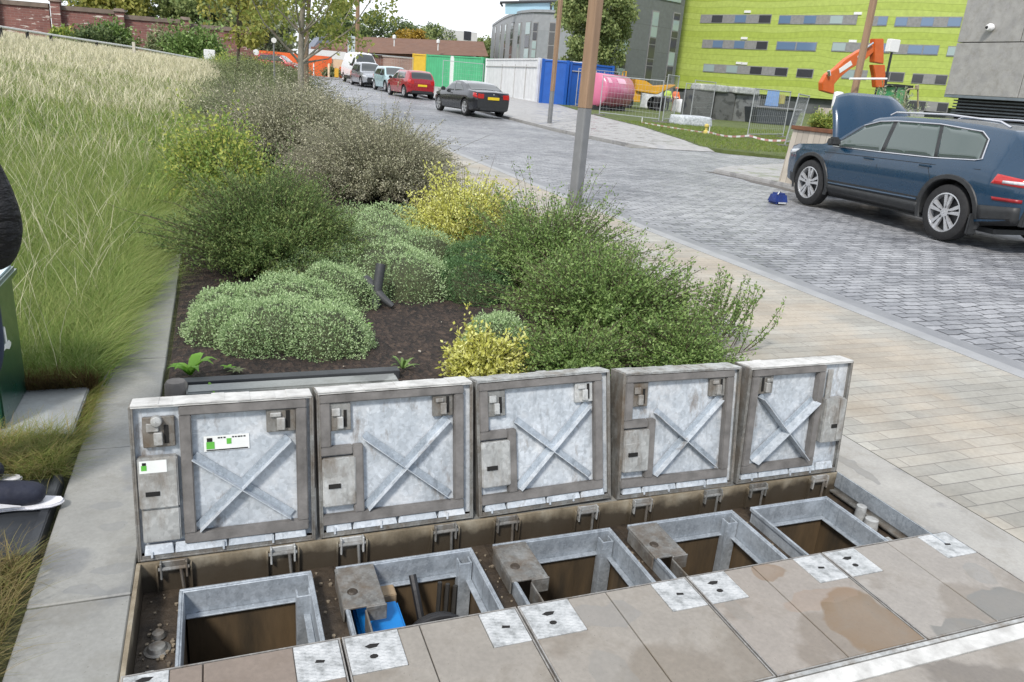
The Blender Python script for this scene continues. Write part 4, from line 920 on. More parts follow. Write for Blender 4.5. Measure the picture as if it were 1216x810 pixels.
mb = MB(); mb.box(-1.10, -.83, 3.45, 3.70, .601, .608); mb.build('pale_label', M('pale blue sheet', (.55, .66, .68), (.45, .55, .6), 5, .4, bmp=0), cab, True)
wm = M('white print', (.8, .8, .8), (.7, .7, .7), 20, .5, bmp=0)
mb = MB()   # white bird emblem on the right side
Bx = -.8285
mb.prism([(3.40, .32), (3.43, .335), (3.455, .34), (3.475, .33), (3.505, .335), (3.53, .315), (3.52, .305), (3.49, .30), (3.46, .312), (3.44, .32)], Bx-.003, Bx+.001, 'x')
mb.prism([(3.45, .335), (3.447, .39), (3.455, .41), (3.468, .40), (3.475, .335)], Bx-.003, Bx+.0014, 'x')
mb.build('bird_emblem', wm, cab, True)
mb = MB(); mb.prism([(-.95, .10), (-.90, .13), (-.87, .19), (-.885, .12), (-.86, .10), (-.89, .09), (-.91, .06)], 3.285, 3.2905, 'y'); mb.build('lower_emblem', wm, cab, True)

# person at the left edge
def skin_body(name, joints, edges, mat, parent, sub=2, world=True):
    me = bpy.data.meshes.new(name); names = list(joints)
    me.from_pydata([joints[k][0] for k in names], [(names.index(a), names.index(b)) for a, b in edges], [])
    o = bpy.data.objects.new(name, me); COL.objects.link(o)
    md = o.modifiers.new('s', 'SKIN'); md.use_smooth_shade = True; ss = o.modifiers.new('d', 'SUBSURF'); ss.levels = sub; ss.render_levels = sub
    for i, k in enumerate(names):
        r = joints[k][1]; me.skin_vertices[0].data[i].radius = (r, r) if not hasattr(r, '__len__') else r
        me.skin_vertices[0].data[i].use_root = (i == 0)
    dg = bpy.context.evaluated_depsgraph_get(); m2 = bpy.data.meshes.new_from_object(o.evaluated_get(dg)); bpy.data.objects.remove(o)
    m2.materials.clear(); m2.name = name
    if parent and world: m2.transform(rootmat(parent).inverted())
    ob = bpy.data.objects.new(name, m2); COL.objects.link(ob); m2.materials.append(mat); ob.parent = parent
    for p_ in m2.polygons: p_.use_smooth = True
    return ob
def head(parent, c, r, face_dir, skinm, hairm, helmet=None, fine=True):
    "head with nose, ears, eyes and mouth; hair cap or helmet"
    a = math.atan2(face_dir[1], face_dir[0]); Mx = Matrix.Translation(c) @ Matrix.Rotation(a, 4, 'Z')
    mb = MB(Mx); vs = []; nn, rows = 20, 14
    for i in range(rows):
        ph = -math.pi/2+math.pi*i/(rows-1)
        for k in range(nn):
            th = 2*math.pi*k/nn; x = r*.98*math.cos(ph)*math.cos(th); y = r*.78*math.cos(ph)*math.sin(th); z = r*1.22*math.sin(ph)
            if z < -.3*r: x += .14*r*math.cos(ph); x *= .86; y *= .84
            if math.cos(th) > .93: x += .24*r*math.exp(-((z+.12*r)/(.2*r))**2)+.06*r*math.exp(-((z+.55*r)/(.1*r))**2)
            vs.append((x, y, z))
    mb.add(vs, [(i*nn+k, i*nn+(k+1) % nn, (i+1)*nn+(k+1) % nn, (i+1)*nn+k) for i in range(rows-1) for k in range(nn)])
    for s in (-1, 1): mb.lathe([(.001, 0), (.2*r, .01), (.22*r, .06*r), (.001, .09*r)], 10, 'y', c=(0, s*.76*r, -.05*r))
    ho = mb.build('head', skinm, parent, True, sm=True)
    mb = MB(Mx)
    for s in (-1, 1): mb.lathe([(.001, .0), (.09*r, .0), (.001, .03*r)], 8, 'x', c=(.90*r, s*.3*r, .08*r))
    mb.box(.86*r, .93*r, -.22*r, .22*r, -.58*r, -.54*r); mb.build('eyes_and_mouth', dark, ho, True)
    mb = MB(Mx)
    prof = [(1.04*r*.9*math.cos(p), 1.28*r*math.sin(p)) for p in np.linspace(.12, 1.56, 8)]
    mb.lathe(prof, 18, c=(-.08*r, 0, 0.02*r)); mb.build('hair' if not helmet else 'liner', hairm, ho, True, sm=True)
    if helmet:
        mb = MB(Mx); mb.lathe([(1.5*r, .42*r), (1.18*r, .5*r), (1.12*r, .95*r), (.85*r, 1.32*r), (.4*r, 1.5*r), (.01, 1.54*r)], 20); mb.build('helmet', helmet, parent, True, sm=True)
    return ho
skinc = M('skin', (.55, .34, .25), (.48, .28, .2), 8, .5, bmp=.05)
hairc = M('dark hair', (.03, .02, .015), (.015, .01, .008), 40, .6, bmp=.4)
pr = thing('person', 'person in a black jacket and blue jeans cut off by the left picture edge', 'person', (-.72, 2.72, .022))
jacket = M('black padded jacket', (.018, .018, .021), (.006, .006, .007), 9, .7, bmp=1.0, bscale=9, bdist=.06, stretch=(1, 1, 2.2))
jeans = M('dark blue denim', (.03, .045, .085), (.018, .028, .055), 30, .85, bmp=.4, bscale=200)
bx0, by0, bz0 = -.715, 2.72, .03
J = lambda x, y, z: (bx0+x, by0+y, bz0+z)
skin_body('trousers', {'pel': (J(-.09, 0, .84), (.10, .11)), 'hL': (J(-.05, .10, .80), .095), 'kL': (J(-.03, .11, .46), .065), 'aL': (J(-.24, .13, .10), .055), 'hR': (J(-.05, -.10, .80), .095), 'kR': (J(-.02, -.08, .46), .065), 'aR': (J(-.06, -.06, .10), .055)},
          [('pel', 'hL'), ('hL', 'kL'), ('kL', 'aL'), ('pel', 'hR'), ('hR', 'kR'), ('kR', 'aR')], jeans, pr)
skin_body('jacket', {'wa': (J(-.08, 0, .78), (.15, .16)), 'ch': (J(-.07, 0, 1.18), (.155, .16)), 'nk': (J(-.04, 0, 1.42), .075), 'sR': (J(-.01, -.17, 1.33), .08), 'eR': (J(.115, -.19, 1.08), .066), 'e2': (J(.135, -.17, .96), .062), 'wR': (J(.07, -.08, .84), .062), 'sL': (J(-.04, .19, 1.34), .078), 'eL': (J(-.14, .24, 1.08), .07), 'wL': (J(-.14, .18, .86), .055)},
          [('wa', 'ch'), ('ch', 'nk'), ('ch', 'sR'), ('sR', 'eR'), ('eR', 'e2'), ('e2', 'wR'), ('ch', 'sL'), ('sL', 'eL'), ('eL', 'wL')], jacket, pr)
def hand(parent, w, d=(0, 0, -1), side=(1, 0, 0)):
    "palm with four curled fingers of different length and a thumb leaving its side"
    w = Vector(w); d = Vector(d).normalized(); s = Vector(side).normalized(); n = d.cross(s)
    j = {'w': (w, .026), 'p': (w+d*.05, (.034, .018))}; e = [('w', 'p')]
    for i, (o_, L) in enumerate(((-.028, .058), (-.009, .074), (.010, .08), (.028, .07))):
        a, b, c = w+d*.09+s*o_, w+d*(.09+L*.5)+s*o_*1.15+n*.008, w+d*(.09+L*.85)+s*o_*1.15+n*.032
        j.update({'k%d' % i: (a, .0095), 'm%d' % i: (b, .0088), 't%d' % i: (c, .0075)}); e += [('p', 'k%d' % i), ('k%d' % i, 'm%d' % i), ('m%d' % i, 't%d' % i)]
    j.update({'h1': (w+d*.035+s*.042+n*.008, .012), 'h2': (w+d*.075+s*.056+n*.022, .0095)}); e += [('w', 'h1'), ('h1', 'h2')]
    return skin_body('hand', j, e, skinc, parent)
hand(pr, J(.0, -.03, .90), (-.9, .2, -.6)); hand(pr, J(-.15, .17, .84), (-.2, 0, -1))
skin_body('neck', {'a': (J(-.03, 0, 1.40), .055), 'b': (J(-.02, 0, 1.52), .052)}, [('a', 'b')], skinc, pr)
head(pr, J(-.01, 0, 1.62), .098, (1, -.1), skinc, hairc)
shoem = M('navy trainer fabric', (.018, .022, .04), (.01, .012, .025), 30, .8, bmp=.3); solem = M('white rubber sole', (.75, .75, .78), (.6, .6, .64), 14, .5)
for k, (fy, fx) in enumerate(((-.06, 0.0), (.13, -.16))):
    c0 = (bx0-.13+fx+.005, by0+fy)
    outl = [(0, -.035), (.08, -.04), (.16, -.036), (.215, -.045), (.27, -.042), (.30, -.022), (.305, 0), (.295, .025), (.25, .042), (.2, .045), (.1, .036), (0, .035), (-.018, 0)]
    sx_ = 1.02
    mb = MB(); mb.prism([(c0[0]+x*sx_, c0[1]+y*.94) for x, y in outl], .024, .036); 
    sh = skin_body('shoe', {'h': ((c0[0]+.03, c0[1], .082), .047), 'm': ((c0[0]+.12, c0[1], .080), .047), 'b': ((c0[0]+.20, c0[1], .072), .046), 't': ((c0[0]+.262, c0[1], .062), .036), 'an': ((c0[0]+.05, c0[1], .14), .046)}, [('h', 'm'), ('m', 'b'), ('b', 't'), ('h', 'an')], shoem, pr)
    mb.build('sole', solem, sh, True, bev=.006, sm=True)
    mb = MB(); mb.prism([(c0[0]+.05, .06), (c0[0]+.09, .11), (c0[0]+.10, .105), (c0[0]+.08, .075), (c0[0]+.19, .048), (c0[0]+.05, .048)], c0[1]-.047, c0[1]-.041, 'y'); mb.build('side_stripe', solem, sh, True)

# ================================================================== LAMP POSTS
steelp = M('grey painted steel', (.20, .205, .21), (.155, .16, .165), 5, .5, bmp=.1)
woodp = M('oiled timber post', (.31, .20, .125), (.22, .14, .085), 4, .6, bmp=.3, bscale=30, stretch=(4, 4, .3))
def lamp_post(lb, x, y, w_=.17, jz=1.28, h=8.5):
    z = zroad(y); t = thing('lamp_post', lb, 'lamp post', (x, y, z), group='tall timber lamp posts along the street')
    def sq(r, ch=.25): c = r*ch; return [(r, -r+c), (r, r-c), (r-c, r), (-r+c, r), (-r, r-c), (-r, -r+c), (-r+c, -r), (r-c, -r)]
    r = w_/2; Mx = Matrix.Translation((x, y, z)) @ Matrix.Rotation(R_(20), 4, 'Z')
    mb = MB(Mx); mb.prism(sq(r*.97), -.05, jz); mb.build('steel_base', steelp, t, True, bev=.004)
    mb = MB(Mx); mb.prism(sq(r), jz+.001, h); mb.build('timber_shaft', woodp, t, True, bev=.003)
    mb = MB(Mx); mb.box(-.12, 1.0, -.07, .07, h+.001, h+.09); mb.build('lamp_head', steelp, t, True, bev=.01)
    return t
lamp_post('nearest timber lamp post with a grey steel foot standing at the kerb', 4.46, 9.25, .148)
lamp_post('second lamp post in front of the blue and white containers', 12.5, 29.0, .15, 1.30, 8)
lamp_post('lamp post behind the blue car and its planter', 16.03, 16.9, .15, 1.28, 7)
lamp_post('far thin lamp post behind the white van', 12.75, 76, .3, 1.3, 8)

# ================================================================== CARS
def interp(x, tab):
    xs, ys = zip(*tab)
    if x <= xs[0]: return ys[0]
    for i in range(len(xs)-1):
        if x <= xs[i+1]:
            t = (x-xs[i])/(xs[i+1]-xs[i]); t = t*t*(3-2*t)*.35+t*.65
            return ys[i]+(ys[i+1]-ys[i])*t
    return ys[-1]
tyre_m = M('tyre rubber', (.02, .02, .021), (.012, .012, .013), 14, .75, bmp=.3)
alloy = M('silver alloy', (.62, .63, .65), (.5, .51, .53), 20, .28, .6, bmp=0)
plas = M('black car plastic', (.028, .03, .032), (.018, .019, .02), 14, .55, bmp=.1)
glass_m = glassmat('tinted car glass', (.03, .036, .036)); glass_l = glassmat('pale reflecting car glass', (.055, .08, .072), .03)
chrome = M('chrome trim', (.7, .7, .72), (.6, .6, .62), 20, .15, .9, bmp=0)
red_l = M('red lamp lens', (.5, .012, .01), (.35, .008, .008), 20, .2, bmp=0, coat=.8); white_l = M('clear lamp lens', (.62, .64, .66), (.4, .42, .44), 30, .15, bmp=0, coat=.8)
plate_y = M('yellow number plate', (.75, .55, .02), (.65, .48, .02), 10, .4, bmp=0)
def make_car(name, label, cat, pos, heading, paint, P, glass=glass_m, group=None, bonnet_open=False, detail=1, rails=False, plate='rear'):
    t = thing(name, label, cat, pos, heading, group)
    L0, L1 = P['x']; W = P['w']/2; top = P['top']; belt = P['belt']; zs = P.get('sill', .26); fx, rx_ = P['wheels']; wr = P['wr']
    def wid(x): return W*interp(x, P['plan'])
    def sec(x):
        w_ = wid(x); zt_ = interp(x, top); zb = min(interp(x, belt), zt_-.02); sl = zs+interp(x, P.get('under', [(L0, .12), (L0+.35, 0), (L1-.35, 0), (L1, .1)]))
        wr_ = max(.3, w_*.95-.36*max(0, zt_-zb-.04))
        k = zb-sl
        return [(0, sl), (w_*.80, sl), (w_*.955, sl+.05), (w_*.985, sl+.3*k), (w_, sl+.58*k), (w_*.985, sl+.80*k), (w_*.965, zb-.035), (w_*.95, zb), (wr_*1.0, zt_-.055*min(1, (zt_-zb)/.2)), (wr_*.93, zt_-.016*min(1, (zt_-zb)/.1)), (wr_*.6, zt_+.002), (0, zt_+.016)], w_, zb, zt_, wr_
    xs = np.concatenate([np.linspace(L0, L0+.5, 9), np.linspace(L0+.5, L1-.5, 40)[1:-1], np.linspace(L1-.5, L1, 9)])
    vs = []; m = None
    for x in xs:
        s, *_ = sec(x); ring = [(x, y, z) for y, z in s]+[(x, -y, z) for y, z in s[-2:0:-1]]; m = len(ring); vs += ring
    fs = [(i*m+k, i*m+(k+1) % m, (i+1)*m+(k+1) % m, (i+1)*m+k) for i in range(len(xs)-1) for k in range(m)]
    fs += [tuple(range(m)), tuple((len(xs)-1)*m+k for k in range(m-1, -1, -1))]
    body = MB().add(vs, fs).build('body', paint, t, bev=0)
    # real wheel arches cut out of the shell
    cm = MB()
    for wx in (fx, rx_):
        for s in (-1, 1): cm.lathe([(.001, s*(W-.34)), (wr+.055, s*(W-.34)), (wr+.055, s*(W+.3)), (.001, s*(W+.3))], 36, 'y', c=(wx, 0, wr+.015))
    if bonnet_open: cm.box(P['hinge']-.02, L1-.16, -W*.80, W*.80, .78, 1.6)
    cut = cm.build('cut', None); md = body.modifiers.new('b', 'BOOLEAN'); md.object = cut; md.operation = 'DIFFERENCE'; md.solver = 'EXACT'
    cut.parent = t
    bpy.context.view_layer.update(); dg = bpy.context.evaluated_depsgraph_get()
    m2 = bpy.data.meshes.new_from_object(body.evaluated_get(dg)); body.modifiers.clear(); body.data = m2
    cme = cut.data; bpy.data.objects.remove(cut); bpy.data.meshes.remove(cme)
    m2.materials.clear(); m2.materials.append(paint); m2.materials.append(plas); m2.shade_smooth(); m2.set_sharp_from_angle(angle=R_(32))
    for p in m2.polygons:
        c = p.center
        if any(abs(((c.x-wx)**2+(c.z-wr-.015)**2)**.5-(wr+.055)) < .02 and abs(p.normal.y) < .3 for wx in (fx, rx_)) or p.normal.z < -.8: p.material_index = 1
        elif c.z < P.get('clad', zs+.1) or abs(c.y) < W-.33 and c.z < wr*2: p.material_index = 1
    def sy(x, z):
        s, w_, zb, zt_, wr_ = sec(x)
        for (y0_, z0_), (y1_, z1_) in zip(s[1:-1], s[2:]):
            if z0_ <= z <= z1_: return y0_+(y1_-y0_)*(z-z0_)/(max(z1_-z0_, 1e-4))
        return wr_
    def side(poly, off, mat_, nm, parent, th=.006, steps=5, sides=(-1, 1)):
        "patch following the body side; poly in (x,z), split along x"
        out_ = None
        for s in sides:
            mb = MB()
            px = sorted(set([p[0] for p in poly])); x0_, x1_ = px[0], px[-1]; n_ = max(2, int((x1_-x0_)/.06)+1)
            def rng(x):
                zz = []
                for (a, b) in zip(poly, poly[1:]+poly[:1]):
                    if min(a[0], b[0])-1e-6 <= x <= max(a[0], b[0])+1e-6:
                        if abs(a[0]-b[0]) < 1e-6: zz += [a[1], b[1]]
                        else: zz.append(a[1]+(b[1]-a[1])*(x-a[0])/(b[0]-a[0]))
                return min(zz), max(zz)
            cols = sorted(set(list(np.linspace(x0_, x1_, n_))+px)); V_ = []
            for x in cols:
                lo, hi = rng(x)
                for j in range(steps+1):
                    z = lo+(hi-lo)*j/steps; y = sy(x, z)+off; V_.append((x, s*y, z))
            F_ = [(i*(steps+1)+j, i*(steps+1)+j+1, (i+1)*(steps+1)+j+1, (i+1)*(steps+1)+j) for i in range(len(cols)-1) for j in range(steps)]
            mb.add(V_, F_); out_ = mb.build(nm, mat_, parent, sm=True)
            sd_ = out_.modifiers.new('thick', 'SOLIDIFY'); sd_.thickness = th; sd_.offset = 0
        return out_
    def trimline(pts, r, mat_, nm, parent, off=.008):
        for s in (-1, 1):
            mb = MB(); mb.tube([(x, s*(sy(x, z)+off), z) for x, z in pts], r, 6); mb.build(nm, mat_, parent, sm=True)
    if P.get('surround'): side(P['surround'], .0015, plas, 'window_surround', t)
    for poly in P['windows']: 
        side(poly, .003, glass, 'side_window', t)
    # windscreen and rear window on the upper surface
    for (xa, xb, nm, yk) in P['screens']:
        mb = MB(); n_ = 10; V_ = []
        for i in range(n_+1):
            x = xa+(xb-xa)*i/n_; s, w_, zb, zt_, wr_ = sec(x)
            for j in range(9):
                k = (j/4-1)*yk; y = k*wr_; a = abs(k)
                z = zt_+.016-(.014*(a/.6) if a < .6 else .014+.018*(a-.6)/.33)
                V_.append((x, y, z+.004+.004))
        mb.add(V_, [(i*9+j, i*9+j+1, (i+1)*9+j+1, (i+1)*9+j) for i in range(n_) for j in range(8)])
        o = mb.build(nm, glass, t, sm=True)
    # wheels
    for wx in (fx, rx_):
        for s in (-1, 1):
            wn = MB(); y0_ = s*(W-.225); y1_ = s*(W-.022)
            a, b = (y0_, y1_)
            wn.lathe([(wr*.66, a), (wr*.9, a), (wr*.985, a+s*.02), (wr, a+s*.05), (wr, b-s*.05), (wr*.985, b-s*.02), (wr*.9, b), (wr*.70, b-s*.004), (wr*.67, b-s*.02)], 36, 'y', c=(wx, 0, wr))
            tyre = wn.build('wheel', tyre_m, t, sm=True)
            rm = MB(); yo = b-s*.012
            rm.lathe([(wr*.70, b-s*.006), (wr*.655, b-s*.004), (wr*.63, b-s*.03), (wr*.62, b-s*.09)], 36, 'y', c=(wx, 0, wr))
            ns_ = 5
            for k in range(ns_):
                a0 = 2*math.pi*k/ns_+.35
                def pp_(r, da): return (wx+r*math.cos(a0+da), wr+r*math.sin(a0+da))
                if detail:
                    rm.prism([pp_(wr*.12, -.5), pp_(wr*.64, -.30), pp_(wr*.655, -.08), pp_(wr*.3, -.03)], min(yo, yo-s*.03), max(yo, yo-s*.03), 'y')
                    rm.prism([pp_(wr*.3, .03), pp_(wr*.655, .08), pp_(wr*.64, .30), pp_(wr*.12, .5)], min(yo, yo-s*.034), max(yo, yo-s*.034), 'y')
                else: rm.prism([pp_(wr*.1, -.6), pp_(wr*.64, -.2), pp_(wr*.64, .2), pp_(wr*.1, .6)], min(yo, yo-s*.03), max(yo, yo-s*.03), 'y')
            rm.lathe([(.001, yo+s*.004), (wr*.16, yo+s*.002), (wr*.17, yo-s*.04)], 18, 'y', c=(wx, 0, wr))
            rm.build('rim', alloy, tyre, sm=True)
            dk = MB(); dk.lathe([(.001, b-s*.075), (wr*.62, b-s*.075)], 30, 'y', c=(wx, 0, wr)); dk.build('brake_drum', plas, tyre)
    # arch cladding
    if P.get('arch'):
        for wx in (fx, rx_):
            for s in (-1, 1):
                mb = MB(); V_ = []; na = 22; r0_, r1_ = wr+.052, wr+.052+P['arch']
                for k in range(na+1):
                    a = -.34+(math.pi+.68)*k/na
                    for r in (r0_, r0_+.01, r1_-.01, r1_):
                        x, z = wx+r*math.cos(a), wr+.015+r*math.sin(a); z = max(z, zs-.02); e = .0 if r in (r0_, r1_) else .014
                        V_.append((x, s*(sy(min(max(x, L0+.02), L1-.02), max(z, zs+.06))+.002+e), z))
                mb.add(V_, [(4*k+j, 4*k+j+1, 4*k+5+j, 4*k+4+j) for k in range(na) for j in range(3)]); mb.build('arch_trim', plas, t, sm=True)
    for lam in P['lamps']:
        nm, poly, mm = lam; side(poly, .006, mm, nm, t, .01, 3)
    for (nm, x, y0_, y1_, z0_, z1_, mm, th) in P['endbits']:
        mb = MB(); mb.box(min(x, x+th), max(x, x+th), y0_, y1_, z0_, z1_); o = mb.build(nm, mm, t, bev=.006)
    # mirrors
    mx_ = P['mirror']
    for s in (-1, 1):
        mb = MB(); yy = wid(mx_[0])*.97; mb.box(mx_[0]-.09, mx_[0]+.07, s*yy if s > 0 else s*(yy+.2), s*(yy+.2) if s > 0 else s*yy, mx_[1], mx_[1]+.15, tx=.02, ty=.02); mb.build('wing_mirror', P.get('mirror_m', plas), t, bev=.03, sm=True)
    if P.get('handles'):
        for (x, z) in P['handles']:
            for s in (-1, 1):
                mb = MB(); y = sy(x, z); mb.box(x-.10, x+.10, s*y if s > 0 else s*(y+.022), s*(y+.022) if s > 0 else s*y, z-.014, z+.014); mb.build('door_handle', paint, t, bev=.008)
    if P.get('seams'):
        for pts in P['seams']: trimline(pts, .0045, dark, 'door_seam', t, off=-.001)
    return t, side, trimline, sec, sy
# ---- the blue estate-like SUV with its bonnet up (x forward, origin between the wheels)
blue = carpaint('petrol blue paint', (.005, .034, .074), .12)
blue.node_tree.nodes['Principled BSDF'].inputs['Coat Weight'].default_value = .8
SUV = dict(x=(-2.36, 2.33), w=1.88, wheels=(1.40, -1.39), wr=.362, sill=.25, arch=.075, clad=.40,
  plan=[(-2.36, .80), (-2.25, .89), (-1.9, .965), (-1.2, 1), (1.2, 1), (1.8, .96), (2.15, .86), (2.33, .66)],
  top=[(-2.36, .98), (-2.30, 1.05), (-2.24, 1.12), (-2.02, 1.50), (-1.90, 1.585), (-1.3, 1.635), (-.6, 1.66), (.1, 1.65), (.42, 1.60), (.62, 1.50), (1.12, 1.10), (1.25, 1.05), (1.9, .99), (2.2, .90), (2.33, .74)],
  belt=[(-2.36, .97), (-1.6, 1.09), (-.5, 1.06), (1.0, 1.0), (2.33, .9)],
  under=[(-2.36, .14), (-2.0, .06), (-1.7, 0), (1.8, 0), (2.33, .08)],
  windows=[[(.98, 1.035), (.56, 1.42), (.28, 1.515), (.05, 1.545), (-.02, 1.05)], [(-.10, 1.052), (-.03, 1.55), (-.45, 1.56), (-.80, 1.552), (-.99, 1.08)], [(-1.05, 1.082), (-.86, 1.55), (-1.45, 1.51), (-1.60, 1.42), (-1.66, 1.13)]],
  surround=[(1.03, 1.025), (.58, 1.44), (.30, 1.53), (.0, 1.562), (-.8, 1.568), (-1.48, 1.525), (-1.63, 1.43), (-1.69, 1.12), (-1.0, 1.07), (0, 1.045)],
  screens=[(.58, 1.10, 'windscreen', .9), (-2.24, -2.04, 'rear_window', .86)],
  lamps=[('tail_light', [(-1.99, .97), (-1.95, .83), (-2.34, .82), (-2.34, .93)], red_l), ('headlight', [(1.92, .80), (1.80, .88), (2.24, .84), (2.28, .74)], white_l)],
  endbits=[('rear_bumper', -2.385, -.74, .74, .36, .60, plas, .06), ('number_plate', -2.375, -.26, .26, .84, .95, plate_y, .03), ('tail_light_inner', -2.372, .42, .74, .83, .92, red_l, .03), ('tail_light_inner', -2.372, -.74, -.42, .83, .92, red_l, .03), ('grille', 2.30, -.42, .42, .52, .76, plas, .05)],
  mirror=(.86, 1.04), handles=[(.14, .905), (-.92, .93)], hinge=1.06,
  seams=[[(-.06, 1.03), (-.05, .8), (-.04, .42)], [(.93, .98), (.98, .7), (.9, .42)], [(-1.02, 1.06), (-.98, .9), (-1.08, .72), (-.93, .45)]])
fw = Vector((.19, 2.79)); hd = math.atan2(fw.y, fw.x)
fu = Vector((math.cos(hd), math.sin(hd))); rt = Vector((fu.y, -fu.x))
cw = Vector((8.99, 8.70)) + rt*.84
suv, side, trim, sec, sy = make_car('parked_car', 'dark blue estate car with its bonnet raised, parked on the setts at the right', 'car', (cw.x, cw.y, 0), hd, blue, SUV, glass=glass_l, bonnet_open=True)
trim([(1.0, 1.022), (-.05, 1.04), (-1.0, 1.068), (-1.62, 1.115), (-1.70, 1.14), (-1.64, 1.42), (-1.50, 1.52), (-.8, 1.572), (0, 1.558), (.3, 1.528), (.58, 1.435)], .011, chrome, 'chrome_trim', suv)
trim([(-1.75, .99), (-1, .965), (0, .935), (1.1, .90), (1.75, .87)], .006, dark, 'shoulder_crease', suv, off=-.002)
trim([(-.9, .46), (.9, .43)], .016, blue, 'lower_crease', suv, off=.0)
for s in (-1, 1):
    mb = MB(); mb.tube([(.25, s*.60, 1.645), (.15, s*.60, 1.70), (-.8, s*.62, 1.725), (-1.6, s*.60, 1.68), (-1.75, s*.59, 1.61)], .016, 8); mb.build('roof_rail', chrome, suv, sm=True)
    mb = MB(); mb.box(-1.83, -1.79, s*.78 if s > 0 else s*.93, s*.93 if s > 0 else s*.78, .16, .42); mb.build('mud_flap', plas, suv, bev=.01)
mb = MB(); mb.prism([(-1.62, .33), (-1.90, .33), (-2.37, .38), (-2.39, .56), (-1.9, .52), (-1.78, .50), (-1.70, .46)], -.925, -.895, 'y'); mb.prism([(-1.62, .33), (-1.90, .33), (-2.37, .38), (-2.39, .56), (-1.9, .52), (-1.78, .50), (-1.70, .46)], .895, .925, 'y')
side([(-.93, .23), (-.93, .42), (.93, .40), (.93, .23)], .010, plas, 'sill_cladding', suv, .012, 3)
side([(-1.86, .30), (-1.86, .54), (-2.33, .58), (-2.33, .38)], .008, plas, 'bumper_cladding', suv, .012, 3)
side([(-2.02, .625), (-2.0, .665), (-2.33, .67), (-2.33, .63)], .006, M('dim red reflector', (.3, .01, .015), (.2, .008, .01), 20, .35, bmp=0), 'reflector', suv, .01, 1)
side([(-2.34, .855), (-2.08, .85), (-2.08, .89), (-2.34, .90)], .013, white_l, 'tail_light_bar', suv, .006, 1)
mb = MB(); mb.box(1.10, 2.12, -.72, .72, .60, .80); mb.box(1.3, 1.8, -.4, .3, .80, .88, tx=.05, ty=.05); mb.lathe([(.001, .9), (.09, .9), (.1, .8)], 12, c=(1.7, .5, 0)); mb.build('engine', plas, suv, bev=.02)
mb = MB(); mb.box(-2.0, 2.0, -.7, .7, .2, .262); mb.build('underbody', plas, suv)
# interior seen through the glass is only hinted at by the seats
# raised bonnet
bon = MB(Matrix.Translation((1.08, 0, 1.06)) @ Matrix.Rotation(-R_(70), 4, 'Y'))
V_ = []; nx_, ny_ = 14, 15
for i in range(nx_+1):
    u = i/nx_; x = 1.02*u
    for j in range(ny_+1):
        k = j/ny_*2-1; hw = .80-.05*u-.16*max(0, u-.72)*3*abs(k)**2
        xx = x-(.13*abs(k)**3)*max(0, u-.4)
        z = .05*math.sin(u*2.2)-.10*u**3-.055*abs(k)**4+.012*(abs(abs(k)-.52) < .10)
        V_.append((xx, hw*k, z))
bon.add(V_, [(i*(ny_+1)+j, i*(ny_+1)+j+1, (i+1)*(ny_+1)+j+1, (i+1)*(ny_+1)+j) for i in range(nx_) for j in range(ny_)])
o = bon.build('bonnet', blue, suv, sm=True); md = o.modifiers.new('t', 'SOLIDIFY'); md.thickness = .022
mb = MB(); mb.tube([(1.75, -.66, .95), (1.50, -.60, 1.65)], .006, 6); mb.build('bonnet_stay', chrome, suv)

for ch in suv.children:
    if ch.type == 'MESH':
        for v in ch.data.vertices:
            if v.co.z > .75: v.co.z = .75+(v.co.z-.75)*.84
def hatch(L=4.0, H=1.46, W=1.74, clad=.3):
    h = L/2
    return dict(x=(-h, h), w=W, wheels=(h-.80, -h+.68), wr=.31, sill=.2, clad=clad,
      plan=[(-h, .78), (-h+.2, .92), (-h+.7, 1), (h-.9, 1), (h-.3, .92), (h, .68)],
      top=[(-h, .80), (-h+.06, .98), (-h+.32, H-.12), (-h+.6, H-.02), (0, H), (.35, H-.06), (1.02, .98), (1.3, .93), (h-.15, .80), (h, .62)],
      belt=[(-h, .95), (0, .92), (h, .8)],
      windows=[[(.86, .95), (.38, H-.14), (.0, H-.10), (-.05, .95)], [(-.12, .95), (-.08, H-.1), (-h+.85, H-.12), (-h+.62, 1.0)]],
      screens=[(.40, .98, 'windscreen', .88), (-h+.08, -h+.36, 'rear_window', .84)],
      lamps=[('tail_light', [(-h+.02, .72), (-h+.02, .95), (-h+.22, .98), (-h+.25, .78)], red_l), ('headlight', [(h-.45, .66), (h-.5, .76), (h-.1, .72), (h-.06, .6)], white_l)],
      endbits=[('number_plate', -h-.02, -.26, .26, .62, .73, plate_y, .05), ('tail_light_inner', -h-.005, .48, .66, .72, .93, red_l, .05), ('tail_light_inner', -h-.005, -.66, -.48, .72, .93, red_l, .05), ('grille', h-.04, -.4, .4, .36, .54, plas, .05), ('front_plate', h-.0, -.26, .26, .40, .50, wm, .02), ('headlight_inner', h-.12, .42, .62, .58, .70, white_l, .10), ('headlight_inner', h-.12, -.62, -.42, .58, .70, white_l, .10), ('rear_bumper', -h-.015, -.6, .6, .26, .40, plas, .05)],
      mirror=(.72, .93), handles=[(.1, .84)])
